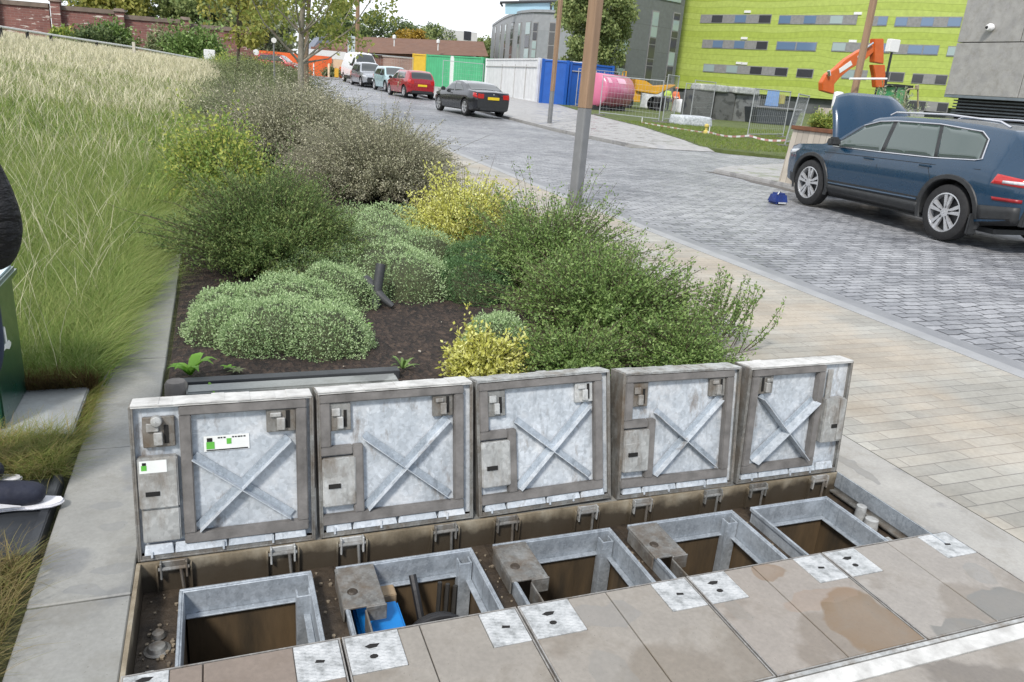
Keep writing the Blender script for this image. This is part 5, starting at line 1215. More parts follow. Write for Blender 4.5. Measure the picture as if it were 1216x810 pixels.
coupe = dict(x=(-2.22, 2.2), w=1.80, wheels=(1.38, -1.32), wr=.325, sill=.2, clad=.27,
      plan=[(-2.22, .80), (-2.05, .92), (-1.6, .99), (1.2, 1), (1.9, .92), (2.2, .68)],
      top=[(-2.22, .80), (-2.16, .96), (-2.05, 1.0), (-1.55, 1.03), (-.95, 1.27), (-.5, 1.35), (0, 1.36), (.3, 1.30), (.98, .95), (1.4, .90), (2.0, .76), (2.2, .6)],
      belt=[(-2.22, .93), (0, .90), (2.2, .76)],
      windows=[[(.84, .93), (.30, 1.24), (-.1, 1.27), (-.2, .93)], [(-.26, .93), (-.18, 1.27), (-.6, 1.25), (-1.1, .98)]],
      screens=[(.34, .94, 'windscreen', .88), (-1.5, -.98, 'rear_window', .84)],
      lamps=[('tail_light', [(-2.2, .72), (-2.2, .92), (-1.95, .93), (-1.98, .78)], red_l), ('headlight', [(1.75, .66), (1.7, .74), (2.1, .7), (2.12, .6)], white_l)],
      endbits=[('number_plate', -2.245, -.26, .26, .68, .79, plate_y, .05), ('tail_light_inner', -2.235, .44, .70, .72, .90, red_l, .05), ('tail_light_inner', -2.235, -.70, -.44, .72, .90, red_l, .05), ('rear_bumper', -2.24, -.6, .6, .26, .38, plas, .05), ('grille', 2.16, -.4, .4, .34, .5, plas, .05), ('badge', -2.235, -.03, .03, .87, .92, chrome, .03)],
      mirror=(.70, .90), mirror_m=plas, handles=[(.0, .82)])
def ycar(y): return zroad(y)+.0
G_C = 'cars parked along the far kerb'
blackp = carpaint('black car paint', (.012, .013, .018), .3); redp = carpaint('red car paint', (.30, .012, .02), .2); aqua = carpaint('pale blue car paint', (.36, .52, .55), .2); silv = carpaint('silver car paint', (.42, .44, .47), .6); whp = carpaint('white van paint', (.76, .77, .78), 0); whp.node_tree.nodes['Principled BSDF'].inputs['Coat Weight'].default_value = .15
up = R_(94)
make_car('parked_car', 'black two door car with a pale roof parked in front of the white container', 'car', (10.40, 33.0, ycar(33)), R_(98), blackp, coupe, detail=0, group=G_C)
make_car('parked_car', 'red hatchback with a yellow number plate behind the black car', 'car', (10.55, 44.9, ycar(45)), R_(96), redp, hatch(4.05, 1.45), detail=0, group=G_C)
make_car('parked_car', 'pale blue small car facing the camera between red car and silver car', 'car', (10.75, 50.6, ycar(50.6)), R_(-85), aqua, hatch(3.9, 1.5), detail=0, group=G_C)
make_car('parked_car', 'silver car facing the camera just in front of the white van', 'car', (10.2, 56.2, ycar(56.2)), R_(-86), silv, hatch(4.2, 1.58), detail=0, group=G_C)
make_car('parked_car', 'distant red car half hidden by the hedge before the orange hoarding', 'car', (5.2, 69.2, .79), R_(-25), redp, hatch(4.1, 1.5), detail=0)
van = dict(x=(-2.6, 2.5), w=2.0, wheels=(1.65, -1.6), wr=.34, sill=.26, clad=.46,
      plan=[(-2.6, .93), (-2.4, 1), (1.6, 1), (2.2, .93), (2.5, .75)],
      top=[(-2.6, 1.9), (-2.5, 2.14), (0, 2.2), (.9, 2.17), (1.2, 2.08), (1.88, 1.34), (2.05, 1.24), (2.4, 1.08), (2.5, .85)],
      belt=[(-2.6, 1.25), (2.5, 1.0)],
      windows=[[(1.72, 1.2), (1.2, 1.85), (.72, 1.9), (.7, 1.2)]],
      screens=[(1.24, 1.85, 'windscreen', .92)],
      lamps=[('headlight', [(2.0, .84), (1.95, 1.04), (2.4, .98), (2.42, .8)], white_l)],
      endbits=[('bumper', 2.44, -.8, .8, .32, .66, plas, .09), ('grille', 2.46, -.5, .5, .7, .86, plas, .05), ('headlight_inner', 2.36, .52, .76, .78, .98, white_l, .12), ('headlight_inner', 2.36, -.76, -.52, .78, .98, white_l, .12)],
      mirror=(1.55, 1.22), handles=[(.75, 1.1)])
make_car('parked_van', 'white panel van facing the camera at the far end of the parked row', 'van', (10.6, 61.5, ycar(61.5)), R_(-87), whp, van, detail=0)
bg_ = thing('blue_bag', 'crumpled dark blue bag on the setts at the front wheel of the blue car', 'bag', (8.55, 10.2, 0))
mb = MB(); mb.box(8.42, 8.68, 10.05, 10.32, .0, .17, tx=.03, ty=.04); mb.build('pouch', M('blue bag fabric', (.015, .04, .20), (.01, .022, .11), 9, .6, bmp=.6, bscale=14, bdist=.02), bg_, True, bev=.03, sm=True)
mb = MB(); mb.tube([(8.46, 10.1, .15), (8.5, 10.12, .19), (8.58, 10.2, .19), (8.64, 10.26, .15)], .009, 6); mb.box(8.46, 8.6, 10.035, 10.049, .01, .035); mb.build('strap', white_l, bg_, True)

# ================================================================== BUILDINGS AND YARD
def facade(P0, P1, up0, up1, thick=.4):
    "vertical wall between two ground points"
    d = (Vector(P1)-Vector(P0)); n = Vector((d.y, -d.x)).normalized()
    return d, n
def wallbox(mb, P0, P1, z0, z1, th, off=0):
    P0 = Vector(P0); P1 = Vector(P1); d = (P1-P0).normalized(); n = Vector((-d.y, d.x))
    if n.dot(-P0) > 0: n = -n       # n points away from the camera
    a, b = P0+n*off, P1+n*off; q = [a, b, b+n*th, a+n*th]
    mb.prism([(p.x, p.y) for p in q], z0, z1); return mb
greenm = mat_boards('lime green cladding', (.35, .44, .075), (.42, .51, .125), .72, 'z', (.22, .28, .05), wobble=2.2, gw=.05, rough=.5)
frame_m = M('grey window panel', (.27, .27, .27), (.2, .2, .2), 3, .6, bmp=.05); win_b = glassmat('bluish window glass', (.13, .20, .32), .12); win_p = glassmat('pale window glass', (.30, .38, .38), .15); win_d = glassmat('dark window glass', (.05, .05, .06), .15)
gb = thing('green_building', 'lime green clad building with bands of windows behind the site', 'building', (60, 95, .8))
A = Vector((59.5, 97.5)); dirg = Vector((.135, -.30)).normalized(); B = A+dirg*44
mb = MB(); wallbox(mb, A, B, 2.75, 24, 14); mb.build('clad_wall', greenm, gb, True)
mb = MB(); wallbox(mb, A+dirg*.3, B, .5, 2.75, 13.5, .6); mb.build('ground_floor', M('dark recessed base', (.12, .13, .13), (.07, .075, .075), 1, .7), gb, True)
def hitwall(px, py, P0, d, off=0):
    r = ray(px, py); rx, ry = r.x, r.y
    n_ = Vector((-d.y, d.x)); 
    if n_.dot(-P0) > 0: n_ = -n_
    Q = P0+n_*off; n2 = Vector((-d.y, d.x)); k = n2.dot(Q)/(n2.x*rx+n2.y*ry)
    z = CAMH+r.z*k; s_ = (Vector((rx*k, ry*k))-Q).dot(d); return s_, z
rows = [ # px segments measured on the facade: (x0,x1,y centre, height, panes)
 [(832, 916, 22.5, 8.5, 'pdpbpd'), (925, 1018, 23.5, 8.5, 'bpbpwp'), (1031, 1054, 25, 9, 'pb'), (1063, 1142, 26, 9.5, 'bpbpb')],
 [(834, 912, 53, 8.5, 'pbpbpd'), (922, 970, 55, 9, 'bb'), (988, 1058, 56.5, 9, 'wppb'), (1060, 1115, 59, 10, 'pbb'), (1125, 1137, 61, 10, 'w')],
 [(835, 936, 83, 8.5, 'wpwpdpd'), (946, 966, 87, 9, 'd'), (1000, 1030, 88.5, 9, 'wp'), (1040, 1074, 91, 9, 'dd'), (1083, 1125, 94, 9.5, 'dpd')],
 [(1076, 1100, 125, 8, 'd'), (1100, 1126, 127, 8, 'pd')]]
for r_ in rows:
    for (xa, xb, yc, hh, pn) in r_:
        s0, z0 = hitwall(xa, yc-(xb-xa)*.0, A, dirg); s1, z1 = hitwall(xb, yc, A, dirg); zc = (z0+z1)/2
        k = abs(hh*(z0-1.5)/max(4, (yc and (118+(xa-812)*.083)-yc)))/2 if yc < 110 else .45
        hw_ = .52
        fr = MB(); pa, pb_ = A+dirg*s0, A+dirg*s1; wallbox(fr, pa, pb_, zc-hw_, zc+hw_, .3, -.06); fo = fr.build('window_band', frame_m, gb, True)
        nP = len(pn)
        for i, c in enumerate(pn):
            if c == 'p': continue
            u0, u1 = s0+(s1-s0)*(i+.04)/nP, s0+(s1-s0)*(i+.96)/nP
            wn = MB(); wallbox(wn, A+dirg*u0, A+dirg*u1, zc-hw_+.1, zc+hw_-.1, .03, -.095); wn.build('pane', {'b': win_b, 'w': win_p, 'd': win_d}[c], fo, True)
for (px, py) in ((888, 14), (884, 45.5), (878, 75), (884, 75.5), (1019, 16), (1013, 49)):
    s0, z0 = hitwall(px, py, A, dirg); mb = MB(); wallbox(mb, A+dirg*(s0-.45), A+dirg*(s0+.45), z0-.14, z0+.14, .1, -.11); mb.build('white_vent', wm, gb, True)

# grey tower beside it
greym = mat_boards('dark grey cladding', (.135, .145, .155), (.15, .16, .17), 3.0, 'z', (.08, .085, .09), gw=.012, rough=.45)
greym2 = mat_boards('mid grey cladding', (.25, .265, .28), (.28, .29, .305), 2.9, 'z', (.18, .19, .2), gw=.012, rough=.45)
tw = thing('grey_tower', 'tall dark grey block with vertical window slots beside the green building', 'building', (46, 88, .8))
TA = Vector((.462*88, 88.0)); TB = Vector((.6185*93, 93.0)); dt = (TB-TA).normalized()
mb = MB(); wallbox(mb, TA, TB, .6, 26, 8); mb.build('wall', greym, tw, True)
for (xt, yt, xb, yb) in ((744, 10, 733, 92), (746, 10, 740, 60), (779, 13, 766, 92), (804, 15, 790, 92)):
    s0, zt_ = hitwall(xt, yt, TA, dt); s1, zb = hitwall(xb, yb, TA, dt); sw = .62
    sm_ = s0
    mb = MB(); wallbox(mb, TA+dt*(s0-sw), TA+dt*(s0+sw), 2.2, zt_, .25, -.08); fo = mb.build('window_slot', frame_m, tw, True)
    z = zt_-.15
    while z > 2.6:
        hgt = random.choice((.7, 1.2, 1.6)); mb = MB(); wallbox(mb, TA+dt*(s0-sw+.08), TA+dt*(s0+sw-.08), max(2.3, z-hgt), z, .02, -.11); mb.build('pane', random.choice((win_p, win_d, win_d)), fo, True); z -= hgt+.12
s0, z0 = hitwall(810, 2, TA, dt); mb = MB(); wallbox(mb, TA+dt*(s0-4.2), TA+dt*(s0-.3), z0-.2, z0+.9, .05, -.1); mb.build('pale_window_row', win_p, tw, True)
# curved grey building
cb = thing('curved_grey_building', 'mid grey curved block with narrow vertical windows behind the containers', 'building', (24, 78, .8))
pxs = [(583, 100), (589, 93), (597, 86), (606, 81), (616, 77.5), (630, 75), (650, 73.4), (676, 72), (712, 71.5)]
pts_ = [at(x, 60, y) for x, y in pxs]; pts2 = [(p.x, p.y) for p in pts_]
mb = MB(); mb.prism(pts2+[(pts2[-1][0]+2, 100), (pts2[0][0]+4, 112)], .6, 8.25); mb.build('wall', greym2, cb, True)
mb = MB(); mb.prism([(x+(-.1), y-.15) for x, y in pts2]+[(pts2[-1][0]+2, 99), (pts2[0][0]+4, 111)], 8.26, 8.5); mb.build('parapet', greym2, cb, True)
def oncurve(px):
    for i in range(len(pxs)-1):
        if pxs[i][0] <= px <= pxs[i+1][0]:
            a, b = Vector(pts2[i]), Vector(pts2[i+1]); r = ray(px, 60); d = b-a; n_ = Vector((-d.y, d.x)); k = n_.dot(a)/(n_.x*r.x+n_.y*r.y); return Vector((r.x*k, r.y*k)), d.normalized()
for (px, wpx, y0_, y1_) in ((587.5, 2.4, 31, 67), (593.5, 2.6, 29, 67), (599.5, 2.6, 28, 67), (607, 4.2, 26, 68), (615.5, 3, 26, 68), (625.5, 4, 25, 68), (634, 3.4, 26, 66), (654, 5.5, 26, 70), (680, 6.5, 28, 70)):
    c, d = oncurve(px); k = c.y*1.1/906*wpx/2/ max(.35, abs(d.x)); zt_ = at(px, y0_, c.y).z
    mb = MB(); wallbox(mb, c-d*k, c+d*k, 2.6, zt_, .15, -.06); fo = mb.build('window_slot', frame_m, cb, True); z = zt_-.1
    j = 0
    while z > 2.7:
        hgt = random.choice((.7, 1.1, 1.4)); mb = MB(); wallbox(mb, c-d*k*.85, c+d*k*.85, max(2.6, z-hgt), z, .02, -.09); mb.build('pane', random.choice((win_p, win_d, win_d)), fo, True); z -= hgt+.12
# upper set-back volume and thin roof canopy
q0, q1 = at(664, 0, 80), at(722, 0, 80)
tag(MB().box(q0.x, q1.x+1, 80, 92, 8.51, 16).build('set_back_storey', greym2), 'pale grey set-back storey above the curved block', 'building')
cn = thing('roof_canopy', 'thin roof blade with blue glass on the curved building', 'roof canopy', (24, 76, 8.5))
a_, b_ = at(594, 3, 80), at(664, 1.5, 76)
mb = MB(); mb.tube([a_, b_], .12, 6); mb.tube([a_, a_+Vector((.3, 0, -.35))], .1, 6); mb.tube([at(654, 2, 76.5), at(654.5, 20, 76.5)], .10, 6); mb.build('blade', M('dark roof steel', (.05, .055, .06), (.04, .04, .045), 5, .5), cn, True)
mb = MB(); p_ = [at(600, 4.5, 79.8), at(663, 2.5, 76.2), at(663, 15, 76.4), at(600, 17, 79.9)]; mb.add([tuple(v) for v in p_]+[tuple(v+Vector((0, .04, 0))) for v in p_], [(0, 1, 2, 3), (7, 6, 5, 4), (0, 4, 5, 1), (1, 5, 6, 2), (2, 6, 7, 3), (3, 7, 4, 0)]); mb.build('glass_screen', glassmat('pale blue glass', (.42, .64, .78), .3), cn, True)

# dark panelled building at the right edge
db = thing('panelled_building', 'grey panelled corner building with a louvred base at the right edge', 'building', (22.7, 20, 0))
panel_m = mat_slab('grey stone panel', (.33, .325, .31), (.93, .93, .95), wetlo=.5, wethi=.6, rough=.55)
DA = Vector((1.1385*21, 21.0)); dd_ = Vector((.10, -.99)).normalized()
zj = 1.5+.0388*21; 
z1 = 1.5+.1204*21
def pan(s0, s1, za, zb_, nm='wall_panel'):
    mb = MB(); wallbox(mb, DA+dd_*s0, DA+dd_*s1, za, zb_, .25); mb.build(nm, panel_m, db, True, bev=.012, seg=1)
for s0, s1 in ((0, 2.55), (2.57, 5.3), (5.32, 8)): pan(s0, s1, zj+.03, z1-.012)
for s0, s1 in ((0, 2.15), (2.17, 4.9), (4.92, 8)): pan(s0, s1, z1+.012, 7.0)
mb = MB(); wallbox(mb, DA, DA+dd_*8, zj-.06, zj+.028, .5, .01); mb.build('soffit_trim', M('blue grey trim', (.15, .18, .2), (.12, .14, .16), 5, .5), db, True)
mb = MB(); wallbox(mb, DA+dd_*.05, DA+dd_*8, zj, 7.02, 6, .26); mb.build('core', M('dark core', (.05, .05, .05), (.04, .04, .04), 5, .8), db, True)
mb = MB(); wallbox(mb, DA+dd_*.25, DA+dd_*8, 0, zj-.061, 5, .45); mb.build('base_wall', MATS['dark core'], db, True)
lv = MB()
z = .05
while z < zj-.12: wallbox(lv, DA+dd_*.2, DA+dd_*8, z, z+.045, .12, .30); z += .105
lv.build('louvres', M('louvre slats', (.12, .14, .16), (.08, .09, .1), 5, .45, .3), db, True)
sc_, zc_ = hitwall(1179, 33, DA, dd_); pc = DA+dd_*sc_
cc = thing('security_camera', 'small white dome security camera on the grey panelled wall', 'security camera', (pc.x-.12, pc.y, zc_))
cx0 = pc.x-.14
mb = MB(); mb.lathe([(.001, -.10), (.09, -.09), (.12, -.03), (.12, .06), (.09, .12), (.06, .13)], 18, 'x', c=(cx0, pc.y, zc_)); mb.build('housing', wm, cc, True, sm=True)
mb = MB(); mb.lathe([(.001, -.145), (.035, -.13), (.05, -.095)], 14, 'x', c=(cx0, pc.y+.03, zc_-.01)); mb.build('lens', dark, cc, True, sm=True)

# shipping-container like site cabins
def corrug(c1, c2, name): return mat_boards(name, c1, c2, .28, 'y', tuple(x*.8 for x in c1), gw=.3, rough=.5)
def cabin(name, lb, P0, P1, depth, z0, z1, mat_, cat='container', doors=False):
    t = thing(name, lb, cat, ((P0[0]+P1[0])/2, (P0[1]+P1[1])/2, z0))
    mb = MB(); P0 = Vector(P0); P1 = Vector(P1); d = (P1-P0).normalized(); n = Vector((d.y, -d.x))
    if n.dot(-P0) > 0: n = -n
    q = [P0, P1, P1+n*depth, P0+n*depth]; mb.prism([(p.x, p.y) for p in q], z0, z1); mb.build('shell', mat_, t, True, bev=.03)
    mb = MB()
    for p in q:
        mb.box(p.x-.08, p.x+.08, p.y-.08, p.y+.08, z0-.02, z1+.02)
    for a, b in ((q[0], q[1]), (q[0], q[3])):
        for z in (z0+.08, z1-.06): mb.tube([(a.x, a.y, z), (b.x, b.y, z)], .07, 4)
    mb.build('corner_frame', mat_, t, True)
    if doors:
        mb = MB(); L_ = (P1-P0).length
        for u in (.35, .6, .8):
            p = P0+d*L_*u-n*.03; mb.tube([(p.x, p.y, z0+.15), (p.x, p.y, z1-.4)], .03, 5)
        p0, p1 = P0-n*.04, P1-n*.04; mb.tube([(p0.x, p0.y, z1-.55), (p1.x, p1.y, z1-.55)], .03, 5); mb.build('door_bars', M('cabin bars', (.45, .45, .44), (.36, .36, .35), 5, .6), t, True)
    return t
cabin('yellow_cabin', 'yellow site cabin end at the left of the green one', (16.3, 68.5), (17.15, 67.4), 4, .68, 3.3, M('yellow paint', (.62, .42, .04), (.52, .34, .03), 3, .6))
cabin('green_container', 'bright green site container beside the yellow end', (17.2, 67.3), (20.05, 61.0), 3, .6, 3.3, corrug((.08, .42, .20), (.07, .38, .18), 'green corrugated steel'))
tag(MB().box(18.45, 18.75, 64.1, 64.5, .65, 3.28).build('door_post', wm), 'white post between the two green container leaves', 'post')
cabin('white_container', 'long white site container along the far pavement', (20.3, 60.6), (19.95, 48.9), 3, .45, 3.22, corrug((.70, .71, .72), (.64, .65, .66), 'white corrugated steel'), doors=True)
cabin('blue_container', 'blue site container beside the white one', (19.85, 47.9), (21.3, 47.3), 6, .35, 3.16, M('royal blue paint', (.012, .10, .42), (.01, .08, .34), 2, .5))
cabin('blue_container', 'second blue container stretching behind the nearest lamp post', (21.6, 47.5), (25.1, 48.4), 3, .35, 3.14, M('royal blue paint', (.012, .10, .42)), doors=True)
tag(MB().box(24.0, 27.0, 49.5, 50.5, .4, 1.55).build('dark_hoarding', M('dark hoarding', (.06, .06, .07), (.04, .04, .045), 4, .7), bev=.02), 'dark low hoarding between the blue container and the pink tank', 'hoarding')
# pink tank
tk = thing('pink_tank', 'large pink cylindrical tank lying on the site grass', 'tank', (24, 46, .35))
pa = at(706, 112, 43.5); pb_ = at(756, 114, 46.0); r_t = .98
pinkm = M('pink tank paint', (.58, .16, .28), (.46, .11, .20), 1.2, .35, bmp=.03, coat=.4)
dvec = Vector((pb_.x-pa.x, pb_.y-pa.y, 0)).normalized(); zc = zroad(44)+.25+r_t
ln_ = 3.0
pts_ = []; rs = []
for k in range(7): a = k/6*math.pi/2; pts_.append(-.22*math.cos(a)); rs.append(max(.02, r_t*math.sin(a)))
for k in range(7): a = k/6*math.pi/2; pts_.append(ln_+.22*math.sin(a)); rs.append(max(.02, r_t*math.cos(a)))
o0 = Vector((pa.x, pa.y, zc)); mb = MB(); mb.tube([o0+dvec*u for u in pts_], rs, 32); mb.build('drum', pinkm, tk, True, sm=True)
mb = MB()
for u in (.5, 2.4): c = o0+dvec*u; mb.box(c.x-.5, c.x+.5, c.y-.5, c.y+.5, zroad(44)-.05, zc-r_t+.12)
mb.build('cradle', plas, tk, True)
mb = MB(); nrm = Vector((dvec.y, -dvec.x, 0)); nrm = nrm if nrm.y < 0 else -nrm
for (u0, u1) in ((.1, .5), (1.2, 2.1)):
    V_ = []
    for k in range(4):
        a = R_(28+7*k)
        for u in (u0, u1): V_.append(o0+dvec*u+(nrm*math.cos(a)+Vector((0, 0, 1))*math.sin(a))*(r_t+.012))
    mb.add(V_, [(2*k, 2*k+1, 2*k+3, 2*k+2) for k in range(3)])
mb.build('pale_panel', M('pale pink panel', (.75, .45, .55), (.7, .35, .45), 2, .5), tk, True)
# yellow dumper
dq = at(772, 126, 50); zd = zroad(50)
dp = thing('site_dumper', 'yellow site dumper with its skip raised beside the pink tank', 'dumper', (dq.x, dq.y, zd))
yel = M('machine yellow', (.62, .33, .02), (.5, .26, .02), 3, .5)
Mx = Matrix.Translation((dq.x-.6, dq.y, zd)) @ Matrix.Rotation(R_(-15), 4, 'Z')
mb = MB(Mx); mb.prism([(-1.0, 2.05), (-.8, 1.25), (.7, 1.15), (1.9, 1.8), (2.0, 1.92), (.4, 1.7), (-.2, 2.0)], -.8, .8, 'y'); mb.build('skip', yel, dp, True, bev=.05)
mb = MB(Mx); mb.box(-2.0, -.4, -.6, .6, .55, 1.5); mb.tube([(-1.6, -.5, 1.5), (-1.6, -.5, 2.5), (-1.6, .5, 2.5), (-1.6, .5, 1.5)], .05, 6); mb.build('chassis', yel, dp, True, bev=.05)
for (x, y) in ((1.0, -.8), (1.0, .55), (-1.4, -.8), (-1.4, .55)):
    mb = MB(Mx); mb.lathe([(.2, y), (.48, y), (.52, y+.06), (.52, y+.2), (.48, y+.26), (.2, y+.26)], 20, 'y', c=(x, 0, .52)); mb.build('wheel', tyre_m, dp, True, sm=True)
# workers
def worker(lb, px, py, Y, top_m, leg_m, hm, lean_=0.0):
    q = at(px, py, Y); z = zroad(Y); k = 1.0
    t = thing('person', lb, 'person', (q.x, Y, z)); Jp = lambda x, y, zz: (q.x+x, Y+y, z+zz)
    skin_body('trousers', {'pel': (Jp(0, 0, .92), .14), 'h1': (Jp(-.10, 0, .85), .10), 'k1': (Jp(-.13, -.03, .48), .07), 'a1': (Jp(-.17, 0, .10), .055), 'h2': (Jp(.10, 0, .85), .10), 'k2': (Jp(.13, -.03, .48), .07), 'a2': (Jp(.15, .05, .10), .055)}, [('pel', 'h1'), ('h1', 'k1'), ('k1', 'a1'), ('pel', 'h2'), ('h2', 'k2'), ('k2', 'a2')], leg_m, t)
    skin_body('jacket', {'wa': (Jp(0, 0, .95), (.17, .13)), 'ch': (Jp(lean_*.5, -.02, 1.28), (.19, .14)), 'nk': (Jp(lean_, -.03, 1.48), .06), 's1': (Jp(-.20+lean_, 0, 1.40), .07), 'e1': (Jp(-.28+lean_, -.05, 1.15), .055), 'w1': (Jp(-.20+lean_, -.22, 1.0), .04), 's2': (Jp(.20+lean_, 0, 1.40), .07), 'e2': (Jp(.28+lean_, -.02, 1.15), .055), 'w2': (Jp(.25+lean_, -.18, .98), .04)},
              [('wa', 'ch'), ('ch', 'nk'), ('ch', 's1'), ('s1', 'e1'), ('e1', 'w1'), ('ch', 's2'), ('s2', 'e2'), ('e2', 'w2')], top_m, t)
    hand(t, Jp(-.20+lean_, -.22, 1.0), (0, -.8, -.5)); hand(t, Jp(.25+lean_, -.18, .98), (0, -.8, -.5), (-1, 0, 0))
    head(t, Jp(lean_*1.3, -.05, 1.64), .10, (.3, -1), skinc, hairc, helmet=hm)
    for s, yy in ((-.17, 0), (.15, .05)):
        mb = MB(); mb.box(q.x+s-.05, q.x+s+.05, Y+yy-.18, Y+yy+.09, z, z+.10, ty=.03); mb.build('boot', plas, t, True, bev=.02)
    mb = MB(); mb.lathe([(.198, 1.06), (.202, 1.07), (.202, 1.11), (.198, 1.12)], 20, c=(q.x+lean_*.3, Y-.01, z)); mb.build('reflective_band', wm, t, True)
    return t
hiv = M('hi-vis yellow', (.55, .75, .08), (.45, .65, .06), 5, .7); hio = M('hi-vis orange', (.85, .20, .05), (.7, .15, .04), 5, .7)
navy = M('navy work trousers', (.02, .025, .05), (.015, .018, .035), 9, .8)
worker('worker in a yellow vest, dark trousers and white helmet beside the dumper', 792, 120, 51, hiv, navy, wm, .0)
worker('worker in full orange overalls standing right of the yellow vest', 801.5, 120, 50, hio, hio, M('orange helmet', (.8, .2, .04), (.7, .16, .03), 5, .4), .0)
# wrapped materials
def lumpy(name, lb, cat, x0, x1, y0, y1, z0, z1, m, bev=.2, n=6):
    mb = MB(); mb.box(x0, x1, y0, y1, z0, z1, tx=.06, ty=.06); me_o = mb.build(name, m, bev=0)
    bm = bmesh.new(); bm.from_mesh(me_o.data); bmesh.ops.subdivide_edges(bm, edges=bm.edges[:], cuts=n, use_grid_fill=True)
    for v in bm.verts:
        f = 1+.0; v.co += Vector((random.uniform(-1, 1), random.uniform(-1, 1), random.uniform(-1, 1)))*.05*min(1, (z1-z0))
    for _ in range(2): bmesh.ops.smooth_vert(bm, verts=bm.verts, factor=.5, use_axis_x=True, use_axis_y=True, use_axis_z=True)
    bm.to_mesh(me_o.data); bm.free(); me_o.data.shade_smooth(); return tag(me_o, lb, cat)
shr = M('white plastic wrap', (.68, .70, .72), (.5, .52, .54), 3, .45, bmp=.5, bscale=8, bdist=.05)
q = at(822, 148, 34); lumpy('wrapped_pallet', 'low white wrapped stone pile lying on the grass verge', 'wrapped pile', q.x-1.0, q.x+1.0, 33.6, 34.8, zroad(34)+.06, zroad(34)+.56, M('white wrapped rubble', (.62, .65, .68), (.28, .31, .33), 9, .6, bmp=.8, bscale=12, bdist=.05))
q = at(822, 130, 49); lumpy('white_bag', 'long white bag behind the two workers', 'bag', q.x-1.2, q.x+1.0, 48.8, 50, zroad(49), zroad(49)+1.0, shr)
q = at(783, 130, 52); lumpy('white_bag', 'white sheet heap between the dumper wheel and the worker', 'bag', q.x-.9, q.x+.5, 52.5, 53.5, zroad(52), zroad(52)+1.4, shr)
# dark block wall with wrapped blocks on top
mdk = mat_slab('dark stacked sheet', (.12, .125, .12), (.6, .6, .6))
for k, (xa, xb, lb) in enumerate(((822, 846, 'left dark stack of sheets under the wrapped blocks'), (847, 872, 'middle dark stack of sheets on the site'), (873, 903, 'right dark stack of sheets, slightly paler'))):
    a, b = at(xa, 135, 42), at(xb, 135, 42)
    tag(MB().box(a.x+.03, b.x-.03, 42+.1*k, 43.4, zroad(42), zroad(42)+1.72).build('sheet_stack', mdk if k < 2 else mat_slab('grey stacked sheet', (.2, .21, .205)), bev=.03), lb, 'stack')
for k, (xa, xb, lb) in enumerate(((830, 866, 'wrapped grey blocks on the left stacks'), (871, 903, 'wrapped grey blocks on the right stack'))):
    a, b = at(xa, 110, 42), at(xb, 110, 42); o = lumpy('wrapped_blocks', lb, 'wrapped blocks', a.x, b.x, 41.9, 43.2, zroad(42)+1.73, zroad(42)+2.15, M('clear wrapped blocks', (.42, .44, .42), (.2, .21, .2), 8, .3, bmp=.6, bscale=10, bdist=.04))
a, b = at(896, 140, 41), at(950, 140, 41); zz = zroad(41)
sk = thing('waste_skip', 'low dark grey skip on the grass behind the fence', 'skip', ((a.x+b.x)/2, 41.5, zz))
mb = MB(); mb.prism([(a.x, zz+1.05), (a.x+.25, zz+.1), (b.x-.25, zz+.1), (b.x, zz+1.05)], 41, 42.6, 'y'); mb.build('hull', M('dark grey skip paint', (.06, .07, .08), (.04, .045, .05), 4, .6), sk, True, bev=.03)
mb = MB(); mb.tube([(a.x-.03, 40.97, zz+1.08), (b.x+.03, 40.97, zz+1.08)], .07, 6); mb.build('rim', steelp, sk, True)
a = at(921, 116, 43); bb = thing('blue_seat_box', 'pale blue plastic box on top of the skip load', 'box', (a.x, 43, zz+1.2))
mb = MB(); mb.box(a.x-.5, a.x+.2, 42.8, 43.4, zz+1.15, zz+2.2, tx=.08); mb.build('shell', M('pale blue plastic', (.22, .36, .62), (.18, .3, .52), 4, .5), bb, True, bev=.05)
mb = MB(); mb.box(a.x+.22, a.x+.65, 42.8, 43.3, zz+1.35, zz+1.95); mb.build('yellow_pad', M('dull yellow foam', (.42, .38, .12), (.3, .28, .1), 4, .7), bb, True, bev=.04)
tag(MB().box(at(812, 120, 60).x, at(950, 120, 60).x, 60, 61, .5, 2.0).build('site_shed_wall', M('dark site boards', (.10, .105, .105), (.06, .065, .065), 2, .8)), 'long dark boarded wall at the foot of the green building', 'wall')
